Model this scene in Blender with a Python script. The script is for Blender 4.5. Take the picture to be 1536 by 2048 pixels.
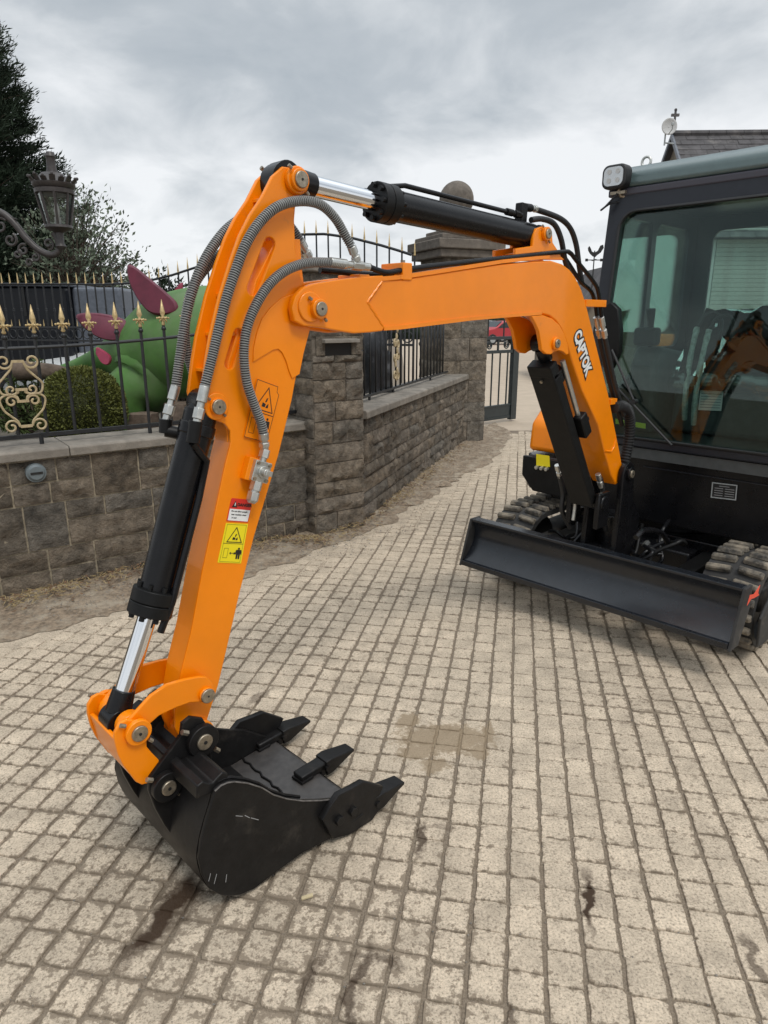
import bpy, bmesh, math, random
from mathutils import Vector, Matrix, noise
R = math.radians
random.seed(7)
for o in list(bpy.data.objects):
    bpy.data.objects.remove(o)
SC = bpy.context.scene
COL = SC.collection

# ------------------------------------------------------------------ camera
cam = bpy.data.cameras.new('camera')
cam.sensor_fit = 'VERTICAL'
cam.sensor_height = 36.0
cam.lens = 24.0
cam.clip_start = 0.02
cam.clip_end = 400
camo = bpy.data.objects.new('camera', cam)
camo.location = (0, 0, 1.5)
camo.rotation_euler = (R(90 - 15.7086), 0, 0)
COL.objects.link(camo)
SC.camera = camo

# ------------------------------------------------------------------ sky, sun, exposure
SUN_EL, SUN_AZ = 58.0, 150.0        # azimuth clockwise from +Y: sun high, behind the viewer's right shoulder
SC.view_settings.view_transform = 'Standard'
SC.view_settings.look = 'None'
SC.view_settings.exposure = 0.0
SC.view_settings.gamma = 1.0
SC.view_settings.use_curve_mapping = False
sun = bpy.data.lights.new('sun', 'SUN')
sun.energy = 1.5
sun.angle = R(16)
sun.color = (1.0, 0.96, 0.90)
suno = bpy.data.objects.new('sun', sun)
sd = Vector((math.sin(R(SUN_AZ)) * math.cos(R(SUN_EL)), math.cos(R(SUN_AZ)) * math.cos(R(SUN_EL)), math.sin(R(SUN_EL))))
suno.rotation_euler = sd.to_track_quat('Z', 'Y').to_euler()
suno.location = (3, -3, 12)
COL.objects.link(suno)


class NT:
    """small helper round a node tree"""
    def __init__(self, tree):
        self.t = tree
        self.l = tree.links

    def n(self, typ, ins=None, **props):
        nd = self.t.nodes.new(typ)
        for k, v in props.items():
            setattr(nd, k, v)
        for k, v in (ins or {}).items():
            self.set(nd, k, v)
        return nd

    def set(self, nd, k, v):
        s = nd.inputs[k]
        if isinstance(v, bpy.types.NodeSocket):
            self.l.new(v, s)
        elif isinstance(v, bpy.types.Node):
            self.l.new(v.outputs[0], s)
        else:
            s.default_value = v

    def math(self, op, a, b=0.0, c=0.0, clamp=False):
        nd = self.n('ShaderNodeMath', {0: a, 1: b, 2: c}, operation=op)
        nd.use_clamp = clamp
        return nd.outputs[0]

    def noise(self, vec, scale, detail=4.0, rough=0.55, dist=0.0):
        return self.n('ShaderNodeTexNoise', {'Vector': vec, 'Scale': scale, 'Detail': detail, 'Roughness': rough, 'Distortion': dist}).outputs[0]

    def ramp(self, fac, stops):
        nd = self.n('ShaderNodeValToRGB', {'Fac': fac})
        e = nd.color_ramp.elements
        while len(e) < len(stops):
            e.new(0.5)
        for el, (p, c) in zip(e, stops):
            el.position = p
            el.color = (c[0], c[1], c[2], 1) if not isinstance(c, (int, float)) else (c, c, c, 1)
        return nd.outputs[0]

    def mix(self, fac, a, b, mode='MIX'):
        nd = self.n('ShaderNodeMix', data_type='RGBA', blend_type=mode)
        for idx, v in ((0, fac), (6, a), (7, b)):
            s = nd.inputs[idx]
            if isinstance(v, bpy.types.NodeSocket):
                self.l.new(v, s)
            elif isinstance(v, (tuple, list)):
                s.default_value = (v[0], v[1], v[2], 1)
            else:
                s.default_value = v if idx == 0 else (v, v, v, 1)
        return nd.outputs[2]


world = bpy.data.worlds.new('World')
SC.world = world
world.use_nodes = True
wt = NT(world.node_tree)
world.node_tree.nodes.clear()
sky = wt.n('ShaderNodeTexSky', sky_type='NISHITA')
sky.sun_disc = False
sky.sun_elevation = R(SUN_EL)
sky.sun_rotation = R(SUN_AZ)
tc = wt.n('ShaderNodeTexCoord')
sep = wt.n('ShaderNodeSeparateXYZ', {0: tc.outputs['Generated']})
# cloud layer: the view direction is projected on a flat cloud base so that cells shrink to the horizon
zz = wt.math('ADD', wt.math('MAXIMUM', sep.outputs['Z'], 0.0), 0.34)
cx = wt.math('DIVIDE', sep.outputs['X'], zz)
cy = wt.math('DIVIDE', sep.outputs['Y'], zz)
cv = wt.n('ShaderNodeCombineXYZ', {0: cx, 1: cy, 2: 8.6}).outputs[0]
n1 = wt.noise(cv, 1.0, 5, 0.5, 0.25)
n2 = wt.noise(cv, 3.4, 6, 0.55, 0.3)
nn = wt.math('ADD', wt.math('MULTIPLY', n1, 0.54), wt.math('MULTIPLY', n2, 0.46))
# low sky paler than the thick cloud overhead
hor = wt.math('SUBTRACT', 1.0, wt.math('MULTIPLY', sep.outputs['Z'], 2.5), clamp=True)
nn = wt.math('ADD', nn, wt.math('MULTIPLY', hor, 0.17))
cloud = wt.ramp(nn, [(0.40, (4.5, 5.0, 5.45)), (0.48, (5.3, 5.75, 6.15)), (0.55, (6.9, 7.25, 7.55)), (0.66, (9.3, 9.5, 9.7))])
zen = wt.math('SMOOTH_MIN', 1.0, wt.math('MAXIMUM', wt.math('SUBTRACT', sep.outputs['Z'], 0.36), 0.0), 0.1)
zf = wt.math('ADD', 1.0, wt.math('MULTIPLY', zen, 1.9))
zc = wt.n('ShaderNodeCombineColor', {0: zf, 1: zf, 2: zf}).outputs[0]
cloud = wt.mix(1.0, cloud, zc, 'MULTIPLY')
skymix = wt.mix(0.93, sky.outputs[0], cloud)
bg = wt.n('ShaderNodeBackground', {'Color': skymix, 'Strength': 0.1})
wo = wt.n('ShaderNodeOutputWorld', {'Surface': bg.outputs[0]})

# ------------------------------------------------------------------ materials
MATS = {}


def mat(name, base, rough=0.5, metal=0.0, var=0.0, vscale=20.0, bump=0.0, bscale=60.0, coat=0.0, spec=None, dirt=None, dscale=6.0, dlo=0.55, dhi=0.75, objvar=0.0, rvar=0.0):
    m = bpy.data.materials.new(name)
    m.use_nodes = True
    t = NT(m.node_tree)
    p = m.node_tree.nodes['Principled BSDF']
    p.inputs['Roughness'].default_value = rough
    p.inputs['Metallic'].default_value = metal
    p.inputs['Coat Weight'].default_value = coat
    p.inputs['Coat Roughness'].default_value = 0.08
    if spec is not None:
        p.inputs['Specular IOR Level'].default_value = spec
    pos = t.n('ShaderNodeNewGeometry').outputs['Position']
    col = None
    b = (base[0], base[1], base[2])
    if var > 0:
        nz = t.noise(pos, vscale, 5, 0.6)
        lo = tuple(max(0, c * (1 - var)) for c in b)
        hi = tuple(min(1, c * (1 + var)) for c in b)
        col = t.ramp(nz, [(0.3, lo), (0.7, hi)])
    else:
        rgb = t.n('ShaderNodeRGB')
        rgb.outputs[0].default_value = (*b, 1)
        col = rgb.outputs[0]
    if objvar > 0:
        oi = t.n('ShaderNodeObjectInfo').outputs['Random']
        f = t.math('ADD', t.math('MULTIPLY', oi, 2 * objvar), 1 - objvar)
        cmb = t.n('ShaderNodeCombineColor', {0: f, 1: f, 2: f}).outputs[0]
        col = t.mix(1.0, col, cmb, 'MULTIPLY')
    if dirt:
        dn = t.noise(pos, dscale, 7, 0.65)
        mask = t.ramp(dn, [(dlo, 0.0), (dhi, 1.0)])
        col = t.mix(mask, col, dirt)
    t.l.new(col, p.inputs['Base Color'])
    if rvar > 0:
        rn = t.noise(pos, 14, 5, 0.6)
        t.l.new(t.math('ADD', t.math('MULTIPLY', rn, 2 * rvar), rough - rvar), p.inputs['Roughness'])
    if bump > 0:
        bn = t.noise(pos, bscale, 6, 0.6)
        bp = t.n('ShaderNodeBump', {'Height': bn, 'Strength': bump, 'Distance': 0.01})
        t.l.new(bp.outputs[0], p.inputs['Normal'])
    MATS[name] = m
    return m


M_OR = mat('orange_paint', (0.90, 0.245, 0.0), 0.34, coat=0.22, spec=0.35, var=0.07, vscale=5, rvar=0.10, bump=0.05, bscale=55, dirt=(0.36, 0.13, 0.04), dscale=13, dlo=0.65, dhi=0.95)
M_BK = mat('black_paint', (0.006, 0.006, 0.007), 0.28, spec=0.3, var=0.3, bump=0.03, bscale=80, rvar=0.08)
M_BKM = mat('black_matt', (0.006, 0.006, 0.006), 0.45, spec=0.25, var=0.3, bump=0.05, bscale=90)
M_BUCKET = mat('bucket_paint', (0.009, 0.0085, 0.0085), 0.42, spec=0.25, var=0.3, vscale=30, bump=0.06, bscale=70, dirt=(0.07, 0.06, 0.05), dscale=9, dlo=0.60, dhi=0.95, rvar=0.1)
M_BLADE = mat('blade_paint', (0.012, 0.014, 0.018), 0.26, spec=0.6, var=0.25, bump=0.03, bscale=50, rvar=0.06)
M_CHROME = mat('chrome', (0.80, 0.82, 0.85), 0.10, metal=1.0)
M_ZINC = mat('zinc', (0.55, 0.55, 0.52), 0.34, metal=0.85, var=0.15, vscale=60)
M_PIN = mat('pin_steel', (0.34, 0.29, 0.22), 0.38, metal=0.8, var=0.3, vscale=90)
M_COIL = mat('hose_guard', (0.235, 0.235, 0.225), 0.45, var=0.15, vscale=40)
M_RUB = mat('rubber', (0.014, 0.014, 0.015), 0.55)
M_TRACK = mat('track_rubber', (0.05, 0.046, 0.04), 0.8, var=0.3, vscale=25, dirt=(0.26, 0.22, 0.165), dscale=14, dlo=0.40, dhi=0.62, bump=0.3, bscale=60)
M_TRACKD = mat('track_rubber_clean', (0.03, 0.029, 0.028), 0.75, var=0.3, vscale=25, dirt=(0.14, 0.12, 0.09), dscale=10, dlo=0.55, dhi=0.8)
M_BUCKETF = mat('worn_bucket_floor', (0.046, 0.042, 0.040), 0.42, var=0.3, vscale=30, bump=0.06, bscale=70, dirt=(0.075, 0.065, 0.055), dscale=9, dlo=0.5, dhi=0.9)
M_CAB = mat('cab_paint', (0.014, 0.016, 0.022), 0.36, spec=0.4, var=0.15, rvar=0.05)
M_ROOF = mat('roof_paint', (0.085, 0.125, 0.125), 0.33, coat=0.5, var=0.06)
M_GUT = mat('roof_gutter', (0.045, 0.042, 0.055), 0.4)
M_YEL = mat('yellow_label', (0.86, 0.70, 0.01), 0.4)
M_RED = mat('red_label', (0.66, 0.03, 0.02), 0.4)
M_WHITE = mat('white_label', (0.78, 0.78, 0.76), 0.4)
M_INK = mat('black_ink', (0.01, 0.01, 0.01), 0.5)
M_GREY = mat('grey_label', (0.34, 0.36, 0.36), 0.5)
M_INKG = mat('grey_ink', (0.30, 0.30, 0.30), 0.5)
M_LIME = mat('lime_strip', (0.50, 0.62, 0.03), 0.5)
M_SEAT = mat('seat_vinyl', (0.045, 0.04, 0.036), 0.5, var=0.3, bump=0.1, bscale=30)
M_INT = mat('cab_interior', (0.060, 0.066, 0.066), 0.6, var=0.2)
M_BROWN = mat('brown_panel', (0.12, 0.055, 0.03), 0.6, var=0.3)
M_LED = mat('lamp_reflector', (0.55, 0.57, 0.58), 0.18, metal=0.6)
M_GOLD = mat('gold_paint', (0.50, 0.37, 0.18), 0.42, metal=0.25, var=0.25, vscale=70)
M_CREAM = mat('cream_gold_paint', (0.42, 0.33, 0.19), 0.5, var=0.25, vscale=40)
M_IRON = mat('iron_paint', (0.014, 0.015, 0.017), 0.42, var=0.3)
M_GREENIRON = mat('gate_paint', (0.022, 0.030, 0.032), 0.42, var=0.25)
M_BRONZE = mat('lamp_iron', (0.045, 0.038, 0.036), 0.45, var=0.3, vscale=60, bump=0.1)


def stone_mat(name, base, ov):
    """rock-faced sandstone: hue differs stone by stone, deep tooled relief, dark and pale blotches"""
    m = mat(name, base, 0.93, var=0.42, vscale=17, objvar=ov, dirt=(0.25, 0.215, 0.165), dscale=30, dlo=0.64, dhi=0.80)
    t = NT(m.node_tree)
    p = m.node_tree.nodes['Principled BSDF']
    pos = t.n('ShaderNodeNewGeometry').outputs['Position']
    src = p.inputs['Base Color'].links[0].from_socket
    oi = t.n('ShaderNodeObjectInfo').outputs['Random']
    hue = t.ramp(oi, [(0.0, (1.07, 0.98, 0.88)), (0.4, (0.95, 0.97, 1.0)), (0.7, (1.10, 1.02, 0.93)), (1.0, (0.92, 0.90, 0.90))])
    col = t.mix(1.0, src, hue, 'MULTIPLY')
    blot = t.ramp(t.noise(pos, 6.5, 6, 0.65), [(0.34, 0.50), (0.52, 1.0), (0.72, 1.25)])
    col = t.mix(0.85, col, blot, 'MULTIPLY')
    t.l.new(col, p.inputs['Base Color'])
    h1 = t.noise(pos, 24, 8, 0.68, 0.3)
    h2 = t.noise(pos, 95, 4, 0.6)
    hh = t.math('ADD', t.math('MULTIPLY', h1, 1.0), t.math('MULTIPLY', h2, 0.25))
    bp = t.n('ShaderNodeBump', {'Height': hh, 'Strength': 1.0, 'Distance': 0.035})
    t.l.new(bp.outputs[0], p.inputs['Normal'])
    return m


M_STONE = stone_mat('wall_stone', (0.160, 0.139, 0.112), 0.22)
M_STONE2 = stone_mat('pillar_stone', (0.182, 0.159, 0.128), 0.18)
M_MORT = mat('mortar', (0.30, 0.255, 0.185), 0.95, var=0.3, vscale=30, bump=0.4)
M_MORTD = mat('mortar_dark', (0.17, 0.145, 0.115), 0.95, var=0.3, vscale=30, bump=0.4)
M_COPE = mat('coping_stone', (0.20, 0.178, 0.15), 0.88, var=0.28, vscale=9, bump=0.35, bscale=70, dirt=(0.10, 0.09, 0.075), dscale=5, dlo=0.52, dhi=0.75, objvar=0.08)
M_BALL = mat('weathered_stone', (0.135, 0.115, 0.095), 0.9, var=0.35, vscale=12, bump=0.35, bscale=60, dirt=(0.26, 0.24, 0.20), dscale=18, dlo=0.66, dhi=0.74)
M_DIRT = mat('dirt', (0.225, 0.172, 0.120), 0.95, var=0.50, vscale=38, bump=1.0, bscale=70, dirt=(0.37, 0.315, 0.24), dscale=8, dlo=0.47, dhi=0.68)
M_FARG = mat('far_ground', (0.43, 0.35, 0.265), 0.9, var=0.10, vscale=3, bump=0.2)
M_GARDEN = mat('garden_soil', (0.07, 0.06, 0.045), 0.95, var=0.4, vscale=8, bump=0.6)
M_DINO = mat('statue_green', (0.070, 0.180, 0.032), 0.6, var=0.35, vscale=4, bump=0.08, bscale=15, dirt=(0.115, 0.18, 0.075), dscale=2.2, dlo=0.45, dhi=0.7)
M_DINOT = mat('statue_teal', (0.055, 0.15, 0.085), 0.45, var=0.25, vscale=6, bump=0.08, bscale=15)
M_PLATE = mat('statue_crimson', (0.115, 0.012, 0.030), 0.5, var=0.25, vscale=9)
M_PINK = mat('statue_pink', (0.30, 0.035, 0.075), 0.5, var=0.2)
M_LEAFD = mat('conifer_leaf', (0.022, 0.034, 0.020), 0.8, var=0.65, vscale=2.2, spec=0.2)
M_LEAFT = mat('tree_leaf', (0.115, 0.140, 0.095), 0.7, var=0.45, vscale=5, spec=0.3)
M_LEAFB = mat('box_leaf', (0.115, 0.125, 0.030), 0.6, var=0.5, vscale=30, spec=0.3)
M_LEAFP = mat('pine_shrub_leaf', (0.060, 0.085, 0.025), 0.7, var=0.5, vscale=15, spec=0.3)
M_BARK = mat('bark', (0.075, 0.055, 0.040), 0.95, var=0.4, vscale=20, bump=0.8, bscale=30)
M_LOG = mat('driftwood', (0.13, 0.095, 0.070), 0.9, var=0.4, vscale=16, bump=0.9, bscale=24)
M_SLATE = mat('slate', (0.060, 0.056, 0.058), 0.75, var=0.45, vscale=3, objvar=0.0, bump=0.2, dirt=(0.13, 0.12, 0.115), dscale=2.5, dlo=0.55, dhi=0.7)
M_HOUSE = mat('house_stone', (0.17, 0.15, 0.12), 0.9, var=0.4, vscale=3, bump=0.3)
M_SHUT = mat('roller_shutter', (0.30, 0.31, 0.29), 0.6, var=0.1)
M_VAN = mat('trailer_paint', (0.008, 0.009, 0.012), 0.35, var=0.2, spec=0.3)
M_VANG = mat('trailer_panel', (0.10, 0.112, 0.135), 0.4, var=0.2)
M_CARW = mat('white_car_paint', (0.70, 0.72, 0.72), 0.25, coat=0.5)
M_CARG = mat('car_glass', (0.02, 0.03, 0.035), 0.08)
M_DISH = mat('dish_grey', (0.50, 0.50, 0.49), 0.5)
M_BLUEG = mat('bluegrey_plastic', (0.13, 0.155, 0.165), 0.5, var=0.1)
M_STRAW = mat('straw', (0.36, 0.27, 0.13), 0.9, var=0.4, vscale=40)
M_PEB = mat('pebble', (0.20, 0.18, 0.155), 0.9, objvar=0.0, var=0.5, vscale=9)
M_REDB = mat('red_plastic', (0.40, 0.03, 0.04), 0.4)


def glass_mat(name, tint, refl=1.0):
    m = bpy.data.materials.new(name)
    m.use_nodes = True
    t = NT(m.node_tree)
    m.node_tree.nodes.clear()
    tr = t.n('ShaderNodeBsdfTransparent', {'Color': (*tint, 1)})
    gl = t.n('ShaderNodeBsdfGlossy', {'Color': (0.92, 1.0, 0.97, 1), 'Roughness': 0.02})
    fr = t.n('ShaderNodeFresnel', {'IOR': 1.5})
    mx = t.n('ShaderNodeMixShader', {0: t.math('MULTIPLY', fr.outputs[0], refl, clamp=True), 1: tr.outputs[0], 2: gl.outputs[0]})
    t.n('ShaderNodeOutputMaterial', {'Surface': mx.outputs[0]})
    MATS[name] = m
    return m


M_GLASS = glass_mat('green_glass', (0.80, 0.895, 0.865), 0.80)
M_LGLASS = glass_mat('lantern_glass', (0.80, 0.82, 0.82), 1.6)

# stains on the paving: world x, y, half sizes, turn, strength
STAINS = [
    (0.543, 1.482, 0.107, 0.014, -101.3, 1.00, 'wet'),
    (-0.571, 1.442, 0.157, 0.034, -109.3, 0.98, 'wet'),
    (-0.551, 1.509, 0.061, 0.043, -145.7, 0.86, 'wet'),
    (0.116, 1.715, 0.072, 0.012, -104.5, 0.86, 'wet'),
    (-0.063, 1.236, 0.124, 0.014, -104.4, 0.80, 'wet'),
    (-0.500, 1.483, 0.204, 0.019, -125.7, 0.52, 'wet'),
    (-0.169, 1.268, 0.093, 0.019, -109.8, 0.57, 'wet'),
    (0.145, 1.761, 0.088, 0.012, -4.7, 0.40, 'wet'),
    (0.897, 1.288, 0.099, 0.011, -98.2, 0.69, 'wet'),
    (0.295, 1.164, 0.027, 0.011, -92.6, 0.69, 'wet'),
    (-0.511, 2.506, 0.089, 0.019, -118.1, 0.57, 'wet'),
    (-0.022, 1.305, 0.084, 0.011, -12.5, 0.63, 'wet'),
    (1.168, 3.346, 0.027, 0.031, -29.6, 0.69, 'wet'),
    (0.227, 2.220, 0.095, 0.184, -88.8, 1.00, 'sand'),
    (0.129, 2.134, 0.052, 0.092, -70.4, 0.92, 'sand'),
    (0.385, 2.249, 0.026, 0.081, -19.8, 0.92, 'sand'),
    (0.091, 2.324, 0.037, 0.057, -30.9, 0.98, 'sand'),
    (0.341, 2.133, 0.036, 0.052, -26.6, 0.98, 'sand'),
    (0.178, 2.055, 0.042, 0.057, -66.7, 0.80, 'sand'),
    (-1.489, 2.648, 0.053, 0.115, -117.9, 0.34, 'sand'),
]


def ground_mat(name, pale, dirtc, is_joint):
    m = bpy.data.materials.new(name)
    m.use_nodes = True
    t = NT(m.node_tree)
    p = m.node_tree.nodes['Principled BSDF']
    pos = t.n('ShaderNodeNewGeometry').outputs['Position']
    flat = t.n('ShaderNodeVectorMath', {0: pos, 1: (1, 1, 0)}, operation='MULTIPLY').outputs[0]
    big = t.noise(flat, 1.3, 4, 0.55)
    mid = t.noise(flat, 9.0, 6, 0.62)
    fine = t.noise(flat, 170.0, 3, 0.7)
    speck = t.noise(flat, 420.0, 2, 0.6)
    pit = t.noise(flat, 46.0, 7, 0.68)
    if not is_joint:
        lo = tuple(c * 0.78 for c in pale)
        hi = tuple(c * 1.16 for c in pale)
        col = t.ramp(mid, [(0.32, lo), (0.68, hi)])
        grain = t.ramp(t.noise(flat, 150.0, 5, 0.75), [(0.36, 0.42), (0.46, 0.92), (0.54, 1.04), (0.66, 1.28)])
        col = t.mix(1.0, col, grain, 'MULTIPLY')
        spk = t.ramp(t.noise(flat, 62.0, 5, 0.7), [(0.34, 0.62), (0.46, 1.0), (0.62, 1.08)])
        col = t.mix(0.7, col, spk, 'MULTIPLY')
        oi = t.n('ShaderNodeAttribute', attribute_type='GEOMETRY', attribute_name='tone').outputs['Fac']
        tone = t.math('ADD', t.math('MULTIPLY', oi, 0.13), 0.935)
        tonec = t.n('ShaderNodeCombineColor', {0: tone, 1: tone, 2: t.math('MULTIPLY', tone, 0.99)}).outputs[0]
        col = t.mix(1.0, col, tonec, 'MULTIPLY')
        # dirt lies in the pits and worn corners; more of it where the slab is lower
        edge = t.n('ShaderNodeAttribute', attribute_type='GEOMETRY', attribute_name='edge').outputs['Fac']
        e4 = t.math('POWER', edge, 5.0)
        pm = t.math('ADD', pit, t.math('MULTIPLY', t.math('SUBTRACT', big, 0.5), 0.40))
        pm = t.math('ADD', pm, t.math('MULTIPLY', e4, 0.14))
        mpw = t.n('ShaderNodeMapping', {'Vector': flat, 'Location': (-0.50, 1.30, 0), 'Rotation': (0, 0, 0.3), 'Scale': (0.85, 0.55, 1)}, vector_type='TEXTURE')
        wl_ = t.n('ShaderNodeVectorMath', {0: mpw.outputs[0]}, operation='LENGTH').outputs['Value']
        pm = t.math('ADD', pm, t.math('MULTIPLY', t.math('SUBTRACT', 1.15, wl_, clamp=True), 0.115))
        pitm = t.ramp(pm, [(0.605, 0.0), (0.675, 0.85)])
        col = t.mix(pitm, col, dirtc)
    else:
        lo = tuple(c * 0.6 for c in dirtc)
        hi = tuple(c * 1.35 for c in dirtc)
        col = t.ramp(fine, [(0.3, lo), (0.72, hi)])
        peb = t.n('ShaderNodeTexVoronoi', {'Vector': flat, 'Scale': 190.0}, feature='F1')
        pebm = t.ramp(peb.outputs['Distance'], [(0.16, 0.75), (0.30, 0.0)])
        sel = t.ramp(t.noise(flat, 40, 2, 0.5), [(0.52, 0.0), (0.6, 0.7)])
        col = t.mix(t.math('MULTIPLY', pebm, sel), col, (0.30, 0.27, 0.235))
    # stains
    wob = t.n('ShaderNodeTexNoise', {'Vector': flat, 'Scale': 11.0, 'Detail': 5.0, 'Roughness': 0.6})
    woff = t.n('ShaderNodeVectorMath', {0: wob.outputs[1], 1: (-0.5, -0.5, -0.5)}, operation='ADD').outputs[0]
    wpos = t.n('ShaderNodeVectorMath', {0: woff, 1: (0.11, 0.11, 0), 2: flat}, operation='MULTIPLY_ADD').outputs[0]
    acc = None
    sand = None
    for (sx, sy, rx, ry, ang, stg, kind) in STAINS:
        mp = t.n('ShaderNodeMapping', {'Vector': wpos, 'Location': (sx, sy, 0), 'Rotation': (0, 0, R(ang)), 'Scale': (rx, ry, 1)}, vector_type='TEXTURE')
        ln = t.n('ShaderNodeVectorMath', {0: mp.outputs[0]}, operation='LENGTH').outputs['Value']
        f = t.math('MULTIPLY', t.math('SUBTRACT', 1.25, ln, clamp=True), stg * 1.6, clamp=True)
        f = t.math('MINIMUM', f, stg)
        if kind == 'sand':
            f = t.math('MULTIPLY', t.math('SUBTRACT', 1.5, ln, clamp=True), stg)
            sand = f if sand is None else t.math('MAXIMUM', sand, f)
        else:
            acc = f if acc is None else t.math('MAXIMUM', acc, f)
    sgrain = t.ramp(fine, [(0.3, (0.22, 0.165, 0.105)), (0.7, (0.31, 0.240, 0.160))])
    sand = t.ramp(t.math('ADD', sand, t.math('MULTIPLY', t.math('SUBTRACT', pit, 0.5), 1.7)), [(0.36, 0.0), (0.70, 0.85)])
    col = t.mix(sand, col, sgrain)
    col = t.mix(acc, col, (0.045, 0.026, 0.014))
    t.l.new(col, p.inputs['Base Color'])
    rg = t.math('SUBTRACT', 0.9, t.math('MULTIPLY', acc, 0.35))
    t.l.new(rg, p.inputs['Roughness'])
    p.inputs['Specular IOR Level'].default_value = 0.3
    hgt = t.math('ADD', t.math('MULTIPLY', pit, 0.8), t.math('MULTIPLY', fine, 0.35))
    bp = t.n('ShaderNodeBump', {'Height': hgt, 'Strength': 0.65, 'Distance': 0.006})
    t.l.new(bp.outputs[0], p.inputs['Normal'])
    MATS[name] = m
    return m


PALE = (0.505, 0.420, 0.322)
DIRTC = (0.200, 0.158, 0.114)
M_SETT = ground_mat('stamped_concrete', PALE, DIRTC, False)
M_JOINT = ground_mat('gritty_joint', PALE, (0.205, 0.165, 0.122), True)

# ------------------------------------------------------------------ mesh helpers


def thing(name, label, cat, loc=(0, 0, 0), rz=0.0, group=None):
    o = bpy.data.objects.new(name, None)
    o.empty_display_size = 0.1
    o.location = loc
    o.rotation_euler = (0, 0, rz)
    COL.objects.link(o)
    o['label'] = label
    o['category'] = cat
    o['kind'] = 'thing'
    if group:
        o['group'] = group
    return o


def tag(o, label, cat, group=None):
    o['label'] = label
    o['category'] = cat
    if group:
        o['group'] = group
    return o


def obj_from_mesh(name, me, mt, parent=None, smooth=35, bevel=0.0, seg=2):
    for m_ in (mt if isinstance(mt, (list, tuple)) else [mt]):
        if m_ is not None and m_.name not in [x.name for x in me.materials if x]:
            me.materials.append(m_)
    if smooth is not None:
        me.shade_smooth()
        me.set_sharp_from_angle(angle=R(smooth))
    o = bpy.data.objects.new(name, me)
    COL.objects.link(o)
    if parent is not None:
        o.parent = parent
    if bevel > 0:
        b = o.modifiers.new('bevel', 'BEVEL')
        b.width = bevel
        b.segments = seg
        b.limit_method = 'ANGLE'
        b.angle_limit = R(40)
    return o


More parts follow.
